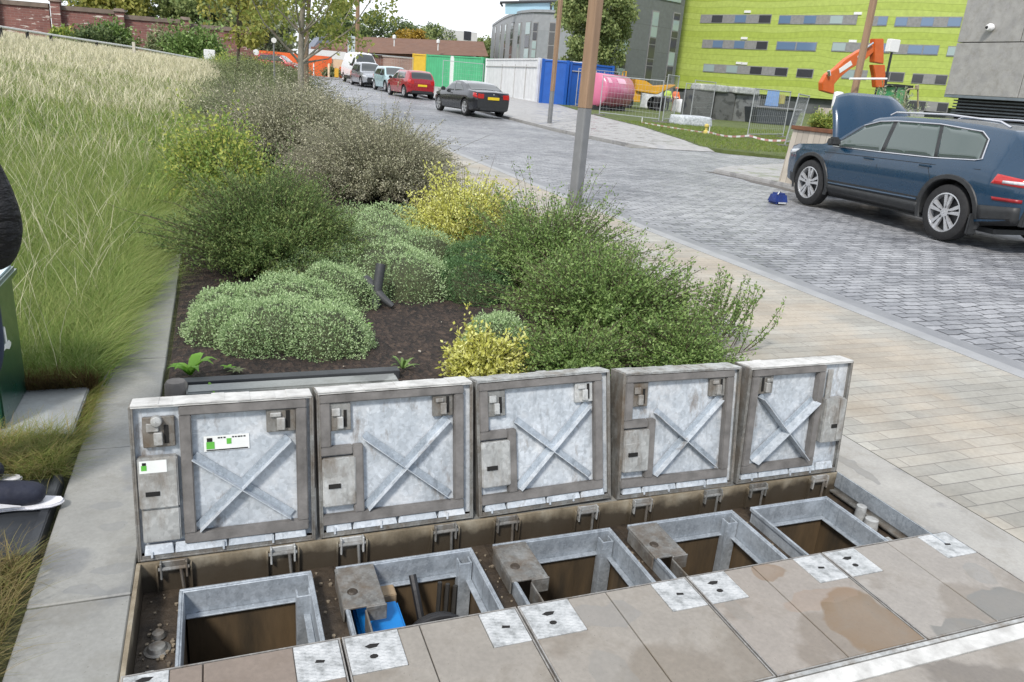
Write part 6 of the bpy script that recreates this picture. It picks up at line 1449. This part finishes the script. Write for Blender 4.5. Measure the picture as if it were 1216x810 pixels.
# mesh fence panels
fm = M('galvanised fence tube', (.42, .44, .45), (.32, .34, .35), 6, .5, .3)
def fence_panel(lb, P0, P1, h=2.0, lean_=0.0, group='mesh fence panels round the site'):
    P0 = Vector(P0); P1 = Vector(P1); z0, z1 = zroad(P0.y)+.1, zroad(P1.y)+.1; t = thing('mesh_fence_panel', lb, 'fence', ((P0.x+P1.x)/2, (P0.y+P1.y)/2, (z0+z1)/2), group=group)
    d = P1-P0; q = lambda u, z: (P0.x+d.x*u+lean_*z, P0.y+d.y*u, z0+(z1-z0)*u+z)
    mb = MB(); mb.tube([q(0, 0), q(0, h)], .025, 6); mb.tube([q(1, 0), q(1, h)], .025, 6); mb.tube([q(0, h-.03), q(1, h-.03)], .022, 6); mb.tube([q(0, .15), q(1, .15)], .02, 6); mb.build('frame', fm, t, True)
    mb = MB(); n_ = 18
    for i in range(1, n_): mb.tube([q(i/n_, .15), q(i/n_, h-.05)], .0035, 3)
    for z in np.linspace(.4, h-.3, 6): mb.tube([q(0, z), q(1, z)], .0035, 3)
    mb.build('mesh', fm, t, True)
    for u in (0, 1):
        x, y, z = q(u, 0); mb = MB(); mb.box(x-.35, x+.35, y-.11, y+.11, z-.1, z+.06, tx=.03, ty=.02); mb.build('block_foot', M('fence foot', (.2, .19, .18), (.13, .125, .12), 5, .8), t, True, bev=.02)
    return t
fence_panel('mesh fence panel in front of the left end of the pink tank', (18.9, 37.4), (21.0, 34.9))
fence_panel('mesh fence panel over the middle of the pink tank', (21.1, 34.7), (23.1, 36.9), 2.3)
fence_panel('mesh fence panel behind the dumper', (25.5, 39), (28.6, 41.5), 2.2)
fence_panel('mesh fence panel by the two workers', (27.5, 43), (30.5, 44.8), 2.0)
fence_panel('tall mesh fence panel before the second blue container', (21.4, 45.8), (24.5, 46.3), 2.3)
fence_panel('leaning mesh fence panel between the skip and the timber planter', (19.9, 23.9), (22.2, 26.0), 1.9, .12)
fence_panel('mesh fence panel in front of the dark stacks', (20.9, 27.5), (24.2, 29.3), 2.0)
fence_panel('mesh fence before the green container', (16.2, 58.5), (19.2, 58.0), 2.1, group='mesh fence panels round the site')
fence_panel('mesh fence at the brick wall by the yellow cabin', (12.2, 66), (15.8, 66.5), 2.1)
# barrier tape and its posts
tp = thing('barrier_tape', 'low red and white barrier tape sagging along the verge', 'barrier tape', (18.5, 26, .3))
k_pts = [at(762, 146, 33), at(800, 152, 30.5), at(842, 157, 28.5), at(890, 161, 25.5), at(938, 166, 23.5)]
tape_w = M('white tape', (.75, .75, .76), (.68, .68, .7), 5, .5, bmp=0); tape_r = M('pale red tape', (.5, .25, .24), (.42, .2, .2), 5, .5, bmp=0)
P_ = []
for i in range(4):
    for k in range(10): u = k/10; p = k_pts[i].lerp(k_pts[i+1], u); P_.append(Vector((p.x, p.y, max(p.z-.10*math.sin(u*math.pi), zroad(p.y)+.12))))
for par in (0, 1):
    V_ = []; F_ = []
    for j in range(par, len(P_)-1, 2):
        a, b = P_[j], P_[j+1]; k = len(V_); h_ = .035
        V_ += [a-Vector((0, 0, h_)), b-Vector((0, 0, h_)), b+Vector((0, .004, h_)), a+Vector((0, .004, h_))]; F_.append((k, k+1, k+2, k+3))
    o = MB().add(V_, F_).build('white_length' if par else 'red_length', tape_w if par else tape_r, tp, True); md = o.modifiers.new('t', 'SOLIDIFY'); md.thickness = .003
mb = MB()
for i in (0, 2): p = k_pts[i]; mb.tube([(p.x, p.y, zroad(p.y)), (p.x, p.y, p.z+.25)], .02, 6)
mb.build('stake', tape_w, tp, True)
q = at(838, 158, 28.7); hy = thing('small_yellow_marker', 'small yellow topped marker at the end of the white pile', 'marker', (q.x, q.y, .15))
mb = MB(); mb.lathe([(.12, .1), (.10, .2), (.05, .24), (.06, .34), (.10, .38), (.09, .46), (.01, .5)], 14, c=(q.x, q.y, .05)); mb.build('cone', M('dull yellow plastic', (.6, .48, .12), (.5, .4, .1), 5, .5), hy, True, sm=True)
# excavator
ex = thing('excavator', 'orange excavator with its arm bent high behind the planter', 'excavator', (36, 34, .15))
org = M('excavator orange', (.62, .13, .02), (.5, .095, .015), 3, .45, coat=.2)
YE = 33.0
def bprism(mb, pix, y0_, y1_):
    pts_ = [at(px, py, YE) for px, py in pix]; mb.prism([(p.x, p.z) for p in pts_], y0_, y1_, 'y')
mb = MB(); bprism(mb, [(977, 108), (977, 98), (983, 88), (993, 82), (1006, 70), (1022, 60), (1037, 53), (1040, 60), (1027, 72), (1010, 82), (998, 92), (991, 100), (991, 112)], YE, YE+.35); mb.build('boom', org, ex, True, bev=.03)
mb = MB(); bprism(mb, [(1038, 46), (1049, 46), (1049, 76), (1037, 74)], YE-.05, YE+.3); bprism(mb, [(1036.5, 77), (1051, 77), (1052, 98), (1049, 104), (1040, 104), (1039, 90)], YE-.02, YE+.3); mb.build('dipper_arm', org, ex, True, bev=.03)
mb = MB(); bprism(mb, [(997, 87), (1012, 77), (1010, 72), (996, 82)], YE-.02, YE-.001); bprism(mb, [(1019, 72), (1025, 68), (1023, 63), (1018, 67)], YE-.02, YE-.001); mb.build('white_marking', wm, ex, True)
mb = MB(); mb.tube([at(1022, 62, YE-.1), at(1037, 51, YE-.1)], .05, 8); mb.tube([at(985, 90, YE-.1), at(984, 84, YE-.1)], .08, 8); mb.build('ram', chrome, ex, True)
mb = MB(); mb.box(at(1050, 130, 34).x, at(1092, 130, 34).x, 33.5, 35.8, .5, 1.85); mb.build('housing', M('pale grey machine body', (.4, .41, .41), (.3, .31, .31), 3, .5), ex, True, bev=.1)
ca, cbb = at(1056, 110, 34), at(1071, 110, 34)
mb = MB(); 
for x in (ca.x, cbb.x):
    for y in (33.6, 35.0): mb.tube([(x, y, 1.6), (x+.05, y, 3.05)], .06, 6)
mb.box(ca.x-.1, cbb.x+.2, 33.5, 35.1, 3.0, 3.12); cabo = mb.build('cab', plas, ex, True)
mb = MB(); mb.box(ca.x+.05, cbb.x-.02, 33.62, 34.9, 1.9, 2.98); mb.build('cab_glass', glassmat('green cab glass', (.06, .28, .10), .1), cabo, True)
mb = MB(); mb.tube([at(1072, 135, 33.4), at(1076, 108, 33.4), at(1079, 106, 33.4), at(1090, 105, 33.4), at(1090, 133, 33.4)], .05, 6); mb.tube([at(1089, 106, 33.4), at(1089, 101, 33.4)], .1, 8); mb.build('guard_rail', M('dull brass rail', (.35, .3, .2), (.26, .22, .15), 5, .5), ex, True)
mb = MB(); mb.box(at(1045, 130, 34).x, at(1096, 130, 34).x, 33.3, 33.8, .2, .75); mb.box(at(1045, 130, 34).x, at(1096, 130, 34).x, 35.4, 35.9, .2, .75); mb.build('track', tyre_m, ex, True, bev=.15)
# site floodlight on a leaning pole
fl = thing('floodlight', 'white floodlight on a leaning dark pole next to the excavator arm', 'floodlight', (33, 31, .2))
mb = MB(); mb.tube([at(1050, 112, 31), at(1053, 90, 31), at(1059, 62, 31)], .06, 8); mb.build('pole', plas, fl, True)
mb = MB(); a, b = at(1057, 46, 31), at(1065, 63, 31); mb.box(a.x, b.x, 30.9, 31.2, b.z, a.z); mb.build('lamp_box', wm, fl, True, bev=.03)
bt = thing('white_crossbar', 'white bar hung across the lamp post behind the raised bonnet', 'bar', (16.5, 16.6, 2))
mb = MB(); mb.tube([at(1009, 93.5, 16.6), at(1053, 93.5, 16.7)], .025, 8); mb.build('bar', wm, bt, True)
mb = MB(); mb.tube([at(1012, 93.5, 16.62), at(1012, 93.5, 16.80)], .015, 6); mb.build('bracket', wm, bt, True)
# planter with plants
pla = thing('timber_planter', 'large pale timber planter with a rusty rim behind the blue car', 'planter', (12.5, 11.8, .07))
Pz = .075
bpm = mat_boards('pale weathered boards', (.50, .45, .38), (.40, .355, .30), .16, 'y', (.10, .085, .07), gw=.045, rough=.8)
fl0 = at(940, 220, 12.7); fl1 = at(1010, 225, 12.7)
x0_, y0_ = 10.55, 11.15
mb = MB(); 
def frus(mb, x0, x1, y0, y1, z0, z1, t_): mb.box(x0, x1, y0, y1, z0, z1, tx=t_, ty=t_)
frus(mb, x0_, x0_+3.0, y0_, y0_+1.5, Pz, 1.09, .07); mb.build('board_sides', bpm, pla, True)
mb = MB(); mb.box(x0_+.03, x0_+2.97, y0_+.03, y0_+1.47, 1.091, 1.165); mb.build('rusty_rim', M('rusty steel', (.20, .085, .04), (.12, .05, .028), 9, .85, bmp=.3), pla, True, bev=.01)
shrub('planter_grass', 'tall pale stems growing out of the timber planter behind the raised bonnet', 'plant', (x0_+1.7, y0_+.8, 1.15), .55, .5, .85, 140, 26, .07, .018, leafmat('pale stem leaf', [(.10, .2, .06), (.25, .33, .16), (.5, .52, .42)], 3, .3), twig_g, jit=.15)
shrub('planter_bush', 'small bright green bush at the left corner of the planter', 'plant', (x0_+.4, y0_+1.0, 1.15), .3, .35, .34, 160, 30, .05, .02, m_yel, twig, jit=.15)
wb = at(997, 106, 16.4); tag(MB().lathe([(.001, 1.55), (.11, 1.55), (.12, 1.62), (.12, 1.95), (.06, 1.97), (.001, 1.97)], 14, c=(wb.x, wb.y, 0)).build('white_canister', wm, sm=True), 'white canister seen just above the raised bonnet', 'canister')
o = bpy.data.objects['white_canister']
tag(MB().box(wb.x-.3, wb.x+.3, wb.y-.3, wb.y+.3, .07, 1.548).build('timber_box', bpm, bev=.01), 'timber stand carrying the white canister behind the bonnet', 'stand')

# ================================================================== FAR END OF THE STREET
orm = mat_boards('orange hoarding board', (.78, .15, .035), (.70, .12, .03), 1.22, 'x', (.6, .12, .03), gw=.012, rough=.7)
oh = thing('orange_hoarding', 'long orange hoarding closing the far end of the street', 'hoarding', (7, 75, .8))
ha, hb_ = at(306, 75, 75), at(394, 75, 75); mb = MB(); mb.box(ha.x, hb_.x, 75, 75.12, .7, 2.55); mb.build('boards', orm, oh, True)
hb2, hc = at(406, 75, 74), at(424, 75, 74); mb = MB(); mb.box(hb2.x-.2, hc.x, 74, 74.12, .7, 1.75); mb.build('low_boards', orm, oh, True)
mb = MB(); mb.box(hb_.x+.02, hc.x, 75.2, 75.3, 1.3, 2.35); mb.build('cream_board', M('cream board', (.72, .55, .38), (.62, .46, .3), 2, .7), oh, True)
for k, (px, py, lb) in enumerate(((372.5, 80, 'thin white bollard in front of the orange hoarding'), (390.5, 80, 'thicker cream bollard right of the thin one'))):
    q = at(px, py, 71); z = .8; r = .05+.05*k
    mb = MB(); mb.lathe([(r, 0), (r, .95+.1*k), (r*.7, 1.03+.1*k), (.001, 1.04+.1*k)], 12); o = mb.build('bollard', wm if not k else MATS['cream board'], sm=True); o.location = (q.x, q.y, z); tag(o, lb, 'bollard', 'bollards by the orange hoarding')
shrub('hoarding_bush', 'dark bush with a yellow clump at the foot of the orange hoarding', 'bush', (at(393, 90, 74).x, 73.8, .8), .9, .5, .95, 160, 20, .16, .1, m_sage, group=None)
tag(MB().box(at(399, 85, 72).x-.1, at(399, 85, 72).x+.25, 72, 72.3, .8, 1.6).build('yellow_box', M('yellow grit bin', (.7, .42, .05), (.6, .35, .04), 5, .6), bev=.05), 'small yellow bin in front of the dark bush', 'bin')
brk = mat_brick('red brown brick', (.24, .10, .07), (.17, .07, .055), (.2, .17, .14))
brf = M('brown roof tiles', (.165, .09, .06), (.13, .07, .048), 1, .85, bmp=.3, bscale=3)
bh = thing('brown_roofed_hall', 'long low brick hall with a brown tiled roof beyond the street end', 'building', (15, 95, .8))
a, b = at(384, 60, 98), at(580, 66, 90)
# roof prism between ridge and eaves
e0, e1 = at(370, 60.5, 96), at(580, 67, 88); r0, r1 = at(388, 42, 102), at(574, 49.5, 94)
mb = MB(); wallbox(mb, (e0.x, e0.y+.6), (e1.x, e1.y+.6), .7, (e0.z+e1.z)/2, 8); mb.build('wall', brk, bh, True)
bk = Vector((.3, 12, 0))
mb = MB(); mb.add([tuple(e0), tuple(e1), tuple(r1), tuple(r0), tuple(e0+bk), tuple(e1+bk)], [(0, 1, 2, 3), (4, 3, 2, 5), (0, 3, 4), (1, 5, 2), (0, 4, 5, 1)]); mb.build('roof', brf, bh, True)
g0 = at(366, 62, 94); g1 = at(410, 62, 94)
mb = MB(); mb.box(g0.x, g1.x, 93.4, 94, g0.z-.5, g0.z+.35); mb.build('white_fascia', wm, bh, True)
for (px, py) in ((468, 55), (520, 60)):
    q = at(px, py, 89.5); mb = MB(); mb.tube([q, q+Vector((0, 0, .8))], .06, 5); mb.lathe([(.2, q.z+.8), (.2, q.z+1.1), (.01, q.z+1.2)], 10, c=(q.x, q.y, 0)); mb.build('white_vent', wm, bh, True)
sl = thing('slate_roofed_house', 'small house with a blue grey slate roof left of the brown roof', 'house', (10, 100, .8))
s0_, s1_ = at(369, 62, 99), at(392, 62, 99); tpz = at(380, 43, 99).z
mb = MB(); mb.box(s0_.x, s1_.x, 99, 106, .7, s0_.z); mb.build('wall', brk, sl, True)
mb = MB(); xm = s0_.x+(s1_.x-s0_.x)*.55; mb.prism([(s0_.x-.2, s0_.z), (s1_.x+1.4, s0_.z), (s1_.x, tpz), (xm, tpz)], 98.8, 106.2, 'y'); mb.build('roof', M('blue grey slate', (.17, .19, .24), (.13, .15, .19), 2, .7), sl, True)
wbd = thing('white_flat_building', 'white flat roofed building above the brown roof', 'building', (26, 125, .8))
w0, w1 = at(524, 40, 125), at(567, 40, 125); mb = MB(); mb.box(w0.x, w1.x, 125, 135, .7, at(540, 36, 125).z); mb.build('wall', M('white render', (.66, .66, .66), (.58, .58, .58), 1, .8), wbd, True)
mb = MB(); q = at(555, 42, 125); mb.box(q.x-.6, q.x+.6, 124.93, 124.99, q.z-.7, q.z+.6); mb.build('window', win_d, wbd, True)
# low brick boundary wall right of the van
bw_ = thing('brick_boundary_wall', 'brick boundary wall between the van and the yellow cabin', 'wall', (14, 70, .8))
a, b = at(455, 80, 72), at(514, 80, 70); mb = MB(); wallbox(mb, (a.x, a.y), (b.x, b.y), .7, 2.9, .3); mb.build('wall', mat_brick('old boundary brick', (.30, .19, .15), (.24, .14, .11), (.3, .26, .22)), bw_, True)
mb = MB(); wallbox(mb, (a.x-.1, a.y), (b.x+.1, b.y), 2.901, 3.02, .4, -.05); mb.build('coping', M('pale coping', (.4, .37, .33), (.3, .28, .25), 4, .8), bw_, True)
# silver pylons
for px, lb in ((415.0, 'left of the two tall pale columns behind the van'), (419.5, 'right of the two tall pale columns behind the van')):
    q = at(px, 70, 80); o = MB().box(-.17, .17, -.17, .17, 0, at(px, 40.5 if px < 416 else 43, 80).z-.8).build('pale_column', M('pale column paint', (.55, .62, .64), (.48, .55, .57), 2, .4), bev=.02); o.location = (q.x, 80, .8); tag(o, lb, 'column', 'pale columns')

# ---- long old brick wall on the left with piers
bwl = mat_brick('old red garden wall brick', (.27, .12, .10), (.20, .085, .075), (.26, .2, .17), white=.60, bw=.45, rh=.15)
cop = M('mossy wall coping', (.22, .17, .14), (.14, .11, .09), 2, .9, bmp=.3)
ow = thing('old_brick_wall', 'long old red brick garden wall with piers at the top of the meadow', 'wall', (-8, 62, 2))
tops = [(-60, 1.0), (-12, 5), (62, 12), (142, 20), (219, 30), (290, 42)]
def walltop(px, off): return at(px, np.interp(px, [a for a, _ in tops], [b for _, b in tops])+off, 62)
bays = [(-90, -9, -2), (-9, 61, 4), (69, 138, 11.5), (145, 216, 22.5), (224, 292, 33)]
for a, b, ya in bays:
    q0, q1 = at(a, 40, 62), at(b, 40, 62); zt0 = at(a, ya, 62).z; zt1 = at(b, ya+3+.04*(b-a), 62).z
    mb = MB(); mb.add([(q0.x, 62, .5), (q1.x, 62, .5), (q1.x, 62.4, .5), (q0.x, 62.4, .5), (q0.x, 62, zt0), (q1.x, 62, zt1), (q1.x, 62.4, zt1), (q0.x, 62.4, zt0)], [(0, 1, 5, 4), (1, 2, 6, 5), (2, 3, 7, 6), (3, 0, 4, 7), (4, 5, 6, 7)]); mb.build('wall_bay', bwl, ow, True)
    mb = MB(); mb.add([(q0.x, 61.9, zt0+.002), (q1.x, 61.9, zt1+.002), (q1.x, 62.5, zt1+.002), (q0.x, 62.5, zt0+.002), (q0.x, 61.9, zt0+.28), (q1.x, 61.9, zt1+.28), (q1.x, 62.5, zt1+.28), (q0.x, 62.5, zt0+.28)], [(0, 1, 5, 4), (1, 2, 6, 5), (2, 3, 7, 6), (3, 0, 4, 7), (4, 5, 6, 7)]); mb.build('coping', cop, ow, True)
for px, ya in ((-13, -6), (65, 2), (141.5, 14), (220, 24), (296, 36)):
    q = at(px, ya, 61.7); mb = MB(); mb.box(q.x-.27, q.x+.27, 61.55, 62.45, .5, q.z); po = mb.build('pier', bwl, ow, True)
    mb = MB(); mb.box(q.x-.36, q.x+.36, 61.45, 62.55, q.z+.001, q.z+.2, tx=.08, ty=.08); mb.build('pier_cap', cop, po, True)
q = at(325/3.86, 8, 140)
st_ = thing('church_spire', 'tiny dark church spire above the brick wall', 'spire', (at(84, 8, 200).x, 200, 2))
q = at(84.5, 12, 200); mb = MB(); mb.lathe([(1.3, 1.2), (1.3, q.z-1.5), (.9, q.z), (.25, q.z+1.0), (.12, q.z+2.8)], 6, c=(q.x, 200, 0)); mb.build('spire', M('dark stone', (.07, .07, .08), (.05, .05, .06), 3, .8), st_, True)
# white handrail along the top of the bank
rail = thing('white_rail', 'long low white rail running down across the top of the meadow', 'rail', (-3, 42, 2))
ra = [(-30, 26, 30), (0, 32, 33), (60, 41.5, 37), (160, 56.5, 43), (246, 72, 50)]
R0 = [at(x, y, Y) for x, y, Y in ra]
mb = MB(); mb.tube(R0, .05, 6); mb.build('top_rail', M('white painted rail', (.72, .72, .7), (.62, .62, .6), 6, .5), rail, True)
for i in range(4):
    for u in (0, .5):
        p = R0[i].lerp(R0[i+1], u); mb = MB(); mb.box(p.x-.05, p.x+.05, p.y-.05, p.y+.05, zg(p.x, p.y)-.05, p.z); mb.build('rail_post', MATS['dark core'], rail, True)
mp_ = at(160, 70, 36); o = MB().box(-.055, .055, -.055, .055, -.1, at(160, 50, 36).z-zg(mp_.x, 36)).build('marker_post', M('pale timber marker', (.62, .58, .5), (.5, .46, .4), 6, .7), bev=.01); o.location = (mp_.x, 36, zg(mp_.x, 36)); tag(o, 'pale square marker post standing in the meadow before the rail', 'post')
q = at(249, 69, 49); tag(MB().box(q.x-.3, q.x+.3, 48.8, 49.2, q.z-.5, q.z+.45).build('white_cabinet', wm, bev=.03), 'small white cabinet at the lower end of the white rail', 'cabinet')
# slim signs at the far end of the bed
for (px, yt, yb, Y, lb) in ((325, 48, 105, 30, 'slim white pole with a round white head above the hedge'), (304, 62, 80, 60, 'short orange and white sign at the left end of the hoarding')):
    t_ = thing('sign_pole', lb, 'sign', (at(px, yt, Y).x, Y, zg(at(px, yt, Y).x, Y))); p1 = at(px, yt, Y); zb = zg(p1.x, Y)
    mb = MB(); mb.tube([(p1.x, Y, zb), (p1.x, Y, p1.z)], .03, 8); mb.build('pole', steelp if Y < 50 else orm, t_, True)
    mb = MB(); mb.lathe([(.001, -.03), (.09 if Y < 50 else .2, -.03), (.09 if Y < 50 else .2, .03), (.001, .03)], 16, 'y', c=(p1.x, Y-.05, p1.z)); mb.build('sign_disc', wm, t_, True)

# ================================================================== TREES
bark = M('pale mottled bark', (.36, .33, .27), (.20, .18, .145), 9, .85, bmp=.4, bscale=20, stretch=(1, 1, .4))
barkd = M('dark bark', (.13, .10, .075), (.07, .055, .04), 9, .9, bmp=.4, bscale=20)
def tree(lb, base, h, trunk_r, crown, nclump, nleaf, lsize, lm, bm_=bark, group=None, clump_r=.5, cz0=.35, name='tree', lean=(0, 0), limbs=14, multi=1):
    "crown: (cx,cy,cz, rx,ry,rz) relative to base; leaf clumps spread through the volume, limbs run to them"
    x, y = base; z = zg(x, y); t = thing(name, lb, 'tree', (x, y, z), group=group)
    cx, cy, cz, rx, ry, rz = crown
    mb = MB(); tops_ = Vector((lean[0]+cx, lean[1]+cy, cz+rz*.55)); n_ = 9; path = []
    for i in range(n_+1):
        u = i/n_; path.append(Vector((tops_.x*u**1.3+.05*trunk_r*10*math.sin(u*7+x), tops_.y*u**1.3+.04*math.cos(u*6), tops_.z*u-.1*(i == 0))))
    mb.tube(path, [trunk_r*(1.25 if i == 0 else 1)*(1-.82*(i/n_)**1.2) for i in range(n_+1)], 12); tr_ = mb.build('trunk', bm_, t, sm=True)
    C_ = unit(RNG.normal(size=(nclump, 3)))*(RNG.uniform(.12, 1, nclump)**.38)[:, None]
    C_ = C_*np.array([rx, ry, rz])+np.array([cx, cy, cz])
    C_ += RNG.normal(size=C_.shape)*np.array([rx, ry, rz])*.08
    C_[:, 2] = np.maximum(C_[:, 2], h*cz0*.6)
    mb = MB()
    for i in range(min(limbs, nclump)):
        c = Vector(C_[i]); hz_ = min(max(c.z-.9*(Vector((c.x, c.y)).length), tops_.z*.25), tops_.z*.9); k = min(n_-1, int(hz_/tops_.z*n_)); s_ = path[k]
        mid = s_.lerp(c, .5)+Vector((0, 0, -.12*(c-s_).length)); r0_ = trunk_r*.42*(1-k/n_*.5)
        mb.tube([s_, mid, c], [r0_, r0_*.5, r0_*.12], 6)
        for _ in range(2): c2 = Vector(C_[random.randrange(nclump)]); 
    mb.build('limbs', bm_, t, sm=True)
    per = nleaf//nclump; cr = clump_r*RNG.uniform(.55, 1.35, nclump)
    D_ = RNG.normal(size=(nclump, per, 3)); D_ /= np.maximum(np.linalg.norm(D_, axis=2, keepdims=True), .6)
    P_ = C_[:, None]+D_*cr[:, None, None]*np.array([1, 1, .75])*RNG.uniform(.3, 1, (nclump, per, 1))**.5
    P_ = P_.reshape(-1, 3); Dd = unit(RNG.normal(size=P_.shape)+np.array([0, 0, -.35]))
    V_ = leafquads(P_, Dd, lsize*RNG.uniform(.6, 1.3, len(P_)), lsize*.62)
    link('crown', qmesh('crown', V_), lm, t); return t
m_tr1 = leafmat('plane tree leaf', [(.14, .20, .05), (.27, .33, .08), (.46, .46, .14)], .6, .4)
m_tr2 = leafmat('autumn olive leaf', [(.17, .20, .05), (.32, .33, .08), (.50, .46, .13)], .4, .4)
m_trd = leafmat('far dark green leaf', [(.06, .10, .045), (.12, .17, .07), (.20, .25, .10)], .15, .25)
m_trl = leafmat('far light green leaf', [(.12, .17, .06), (.22, .28, .10), (.34, .38, .15)], .15, .3)
m_tro = leafmat('far orange leaf', [(.18, .12, .02), (.34, .22, .03), (.48, .34, .06)], .15, .3)
m_trg = leafmat('grey green willow leaf', [(.17, .21, .12), (.28, .32, .2), (.4, .43, .3)], .3, .4)
q = at(357, 118, 24.5); tree('pale barked young tree nearest the road behind the shrubs', (q.x, 24.5), 9, .10, (.35, 0, 5.3, 3.2, 2.4, 3.3), 170, 9500, .14, m_tr1, group='young street trees', clump_r=.5, limbs=26)
q = at(364.5, 118, 30); tree('darker slim tree just behind the pale barked one', (q.x, 30), 9, .10, (0.2, 0, 5.6, 2.2, 2.0, 3.3), 90, 4200, .19, m_tr1, bm_=M('brown bark', (.22, .17, .12), (.13, .1, .07), 9, .9), group='young street trees', clump_r=.45, limbs=18)
q = at(282, 100, 34); tree('yellow olive tree with low branches left of the slim trunks', (q.x, 34), 8, .07, (.4, 0, 4.3, 1.7, 1.6, 3.2), 60, 4200, .2, m_tr2, bm_=barkd, group='young street trees', clump_r=.55, limbs=20)
q = at(318, 60, 68); tree('grey green weeping tree behind the orange hoarding', (q.x, 79), 8, .25, (0, 0, 4.2, 3.2, 3, 2.9), 70, 9000, .34, m_trg, bm_=barkd, clump_r=.9)
q = at(708, 60, 55); tree('bushy green tree between the curved block and the dark tower', (q.x, 56), 9, .2, (.2, 0, 6.5, 2.7, 2.5, 3.9), 130, 26000, .26, m_trl, bm_=barkd, clump_r=.75)
far = [('yellow tipped tree rising above the second wall pier', 126, 5, 78, 3.0, 4, m_tr2), ('broad green tree behind the third bay of the brick wall', 165, 0, 84, 5.5, 5.5, m_trl), ('green tree right of the broad one behind the wall', 210, 2, 84, 5, 5, m_trd), ('pale green tree over the end of the brick wall', 250, 6, 80, 4.2, 4.5, m_trl), ('leafy tree behind the wall end and the olive tree', 285, 14, 88, 4.5, 4.2, m_trd),
       ('dark green tree behind the slate roof', 398, 28, 118, 5.2, 5, m_trd), ('round green tree left above the brown roof', 425, 28, 122, 5, 5, m_trl), ('wide green tree above the middle of the brown roof', 455, 27, 122, 5.5, 5, m_trd), ('orange autumn tree above the brown roof', 491, 40, 116, 2.6, 2.8, m_tro), ('green tree right of the orange one', 520, 32, 124, 4.5, 4.5, m_trl), ('low green tree beside the white flat building', 508, 34, 126, 4.6, 4.5, m_trd), ('small pale tree right of the white building', 574, 46, 128, 2.2, 2.8, m_trl)]
for (lb, px, yt, Y, r, rz, lm) in far:
    q = at(px, yt, Y); gz = zg(q.x, Y); top_ = q.z-gz
    tree(lb, (q.x, Y), top_, .3, (0, 0, max(rz*.8, top_-rz*.9), r, r, rz), 60, 7000, .42, lm, bm_=barkd, group='trees beyond the walls', clump_r=1.1, limbs=8)
for (px, py, Y, r, h, lb, lm) in ((118, 48, 58, 1.5, 1.4, 'left green bush at the foot of the brick wall', m_trd), (134, 46, 58.5, 1.4, 1.9, 'taller bush beside the second pier', m_loni), (200, 55, 58, 1.3, 1.8, 'brownish bush under the third bay of the wall', m_sage), (232, 58, 56, 2.2, 2.4, 'large dark bush at the lower end of the brick wall', m_loni), (75, 38, 60, .7, .9, 'little yellow green bush by the first pier', m_yel)):
    q = at(px, py, Y); shrub('wall_bush', lb, 'bush', (q.x, Y), r, r*.7, h, 260, 26, .22, .13, lm, twig, group='bushes below the brick wall', jit=.2, off=.1)
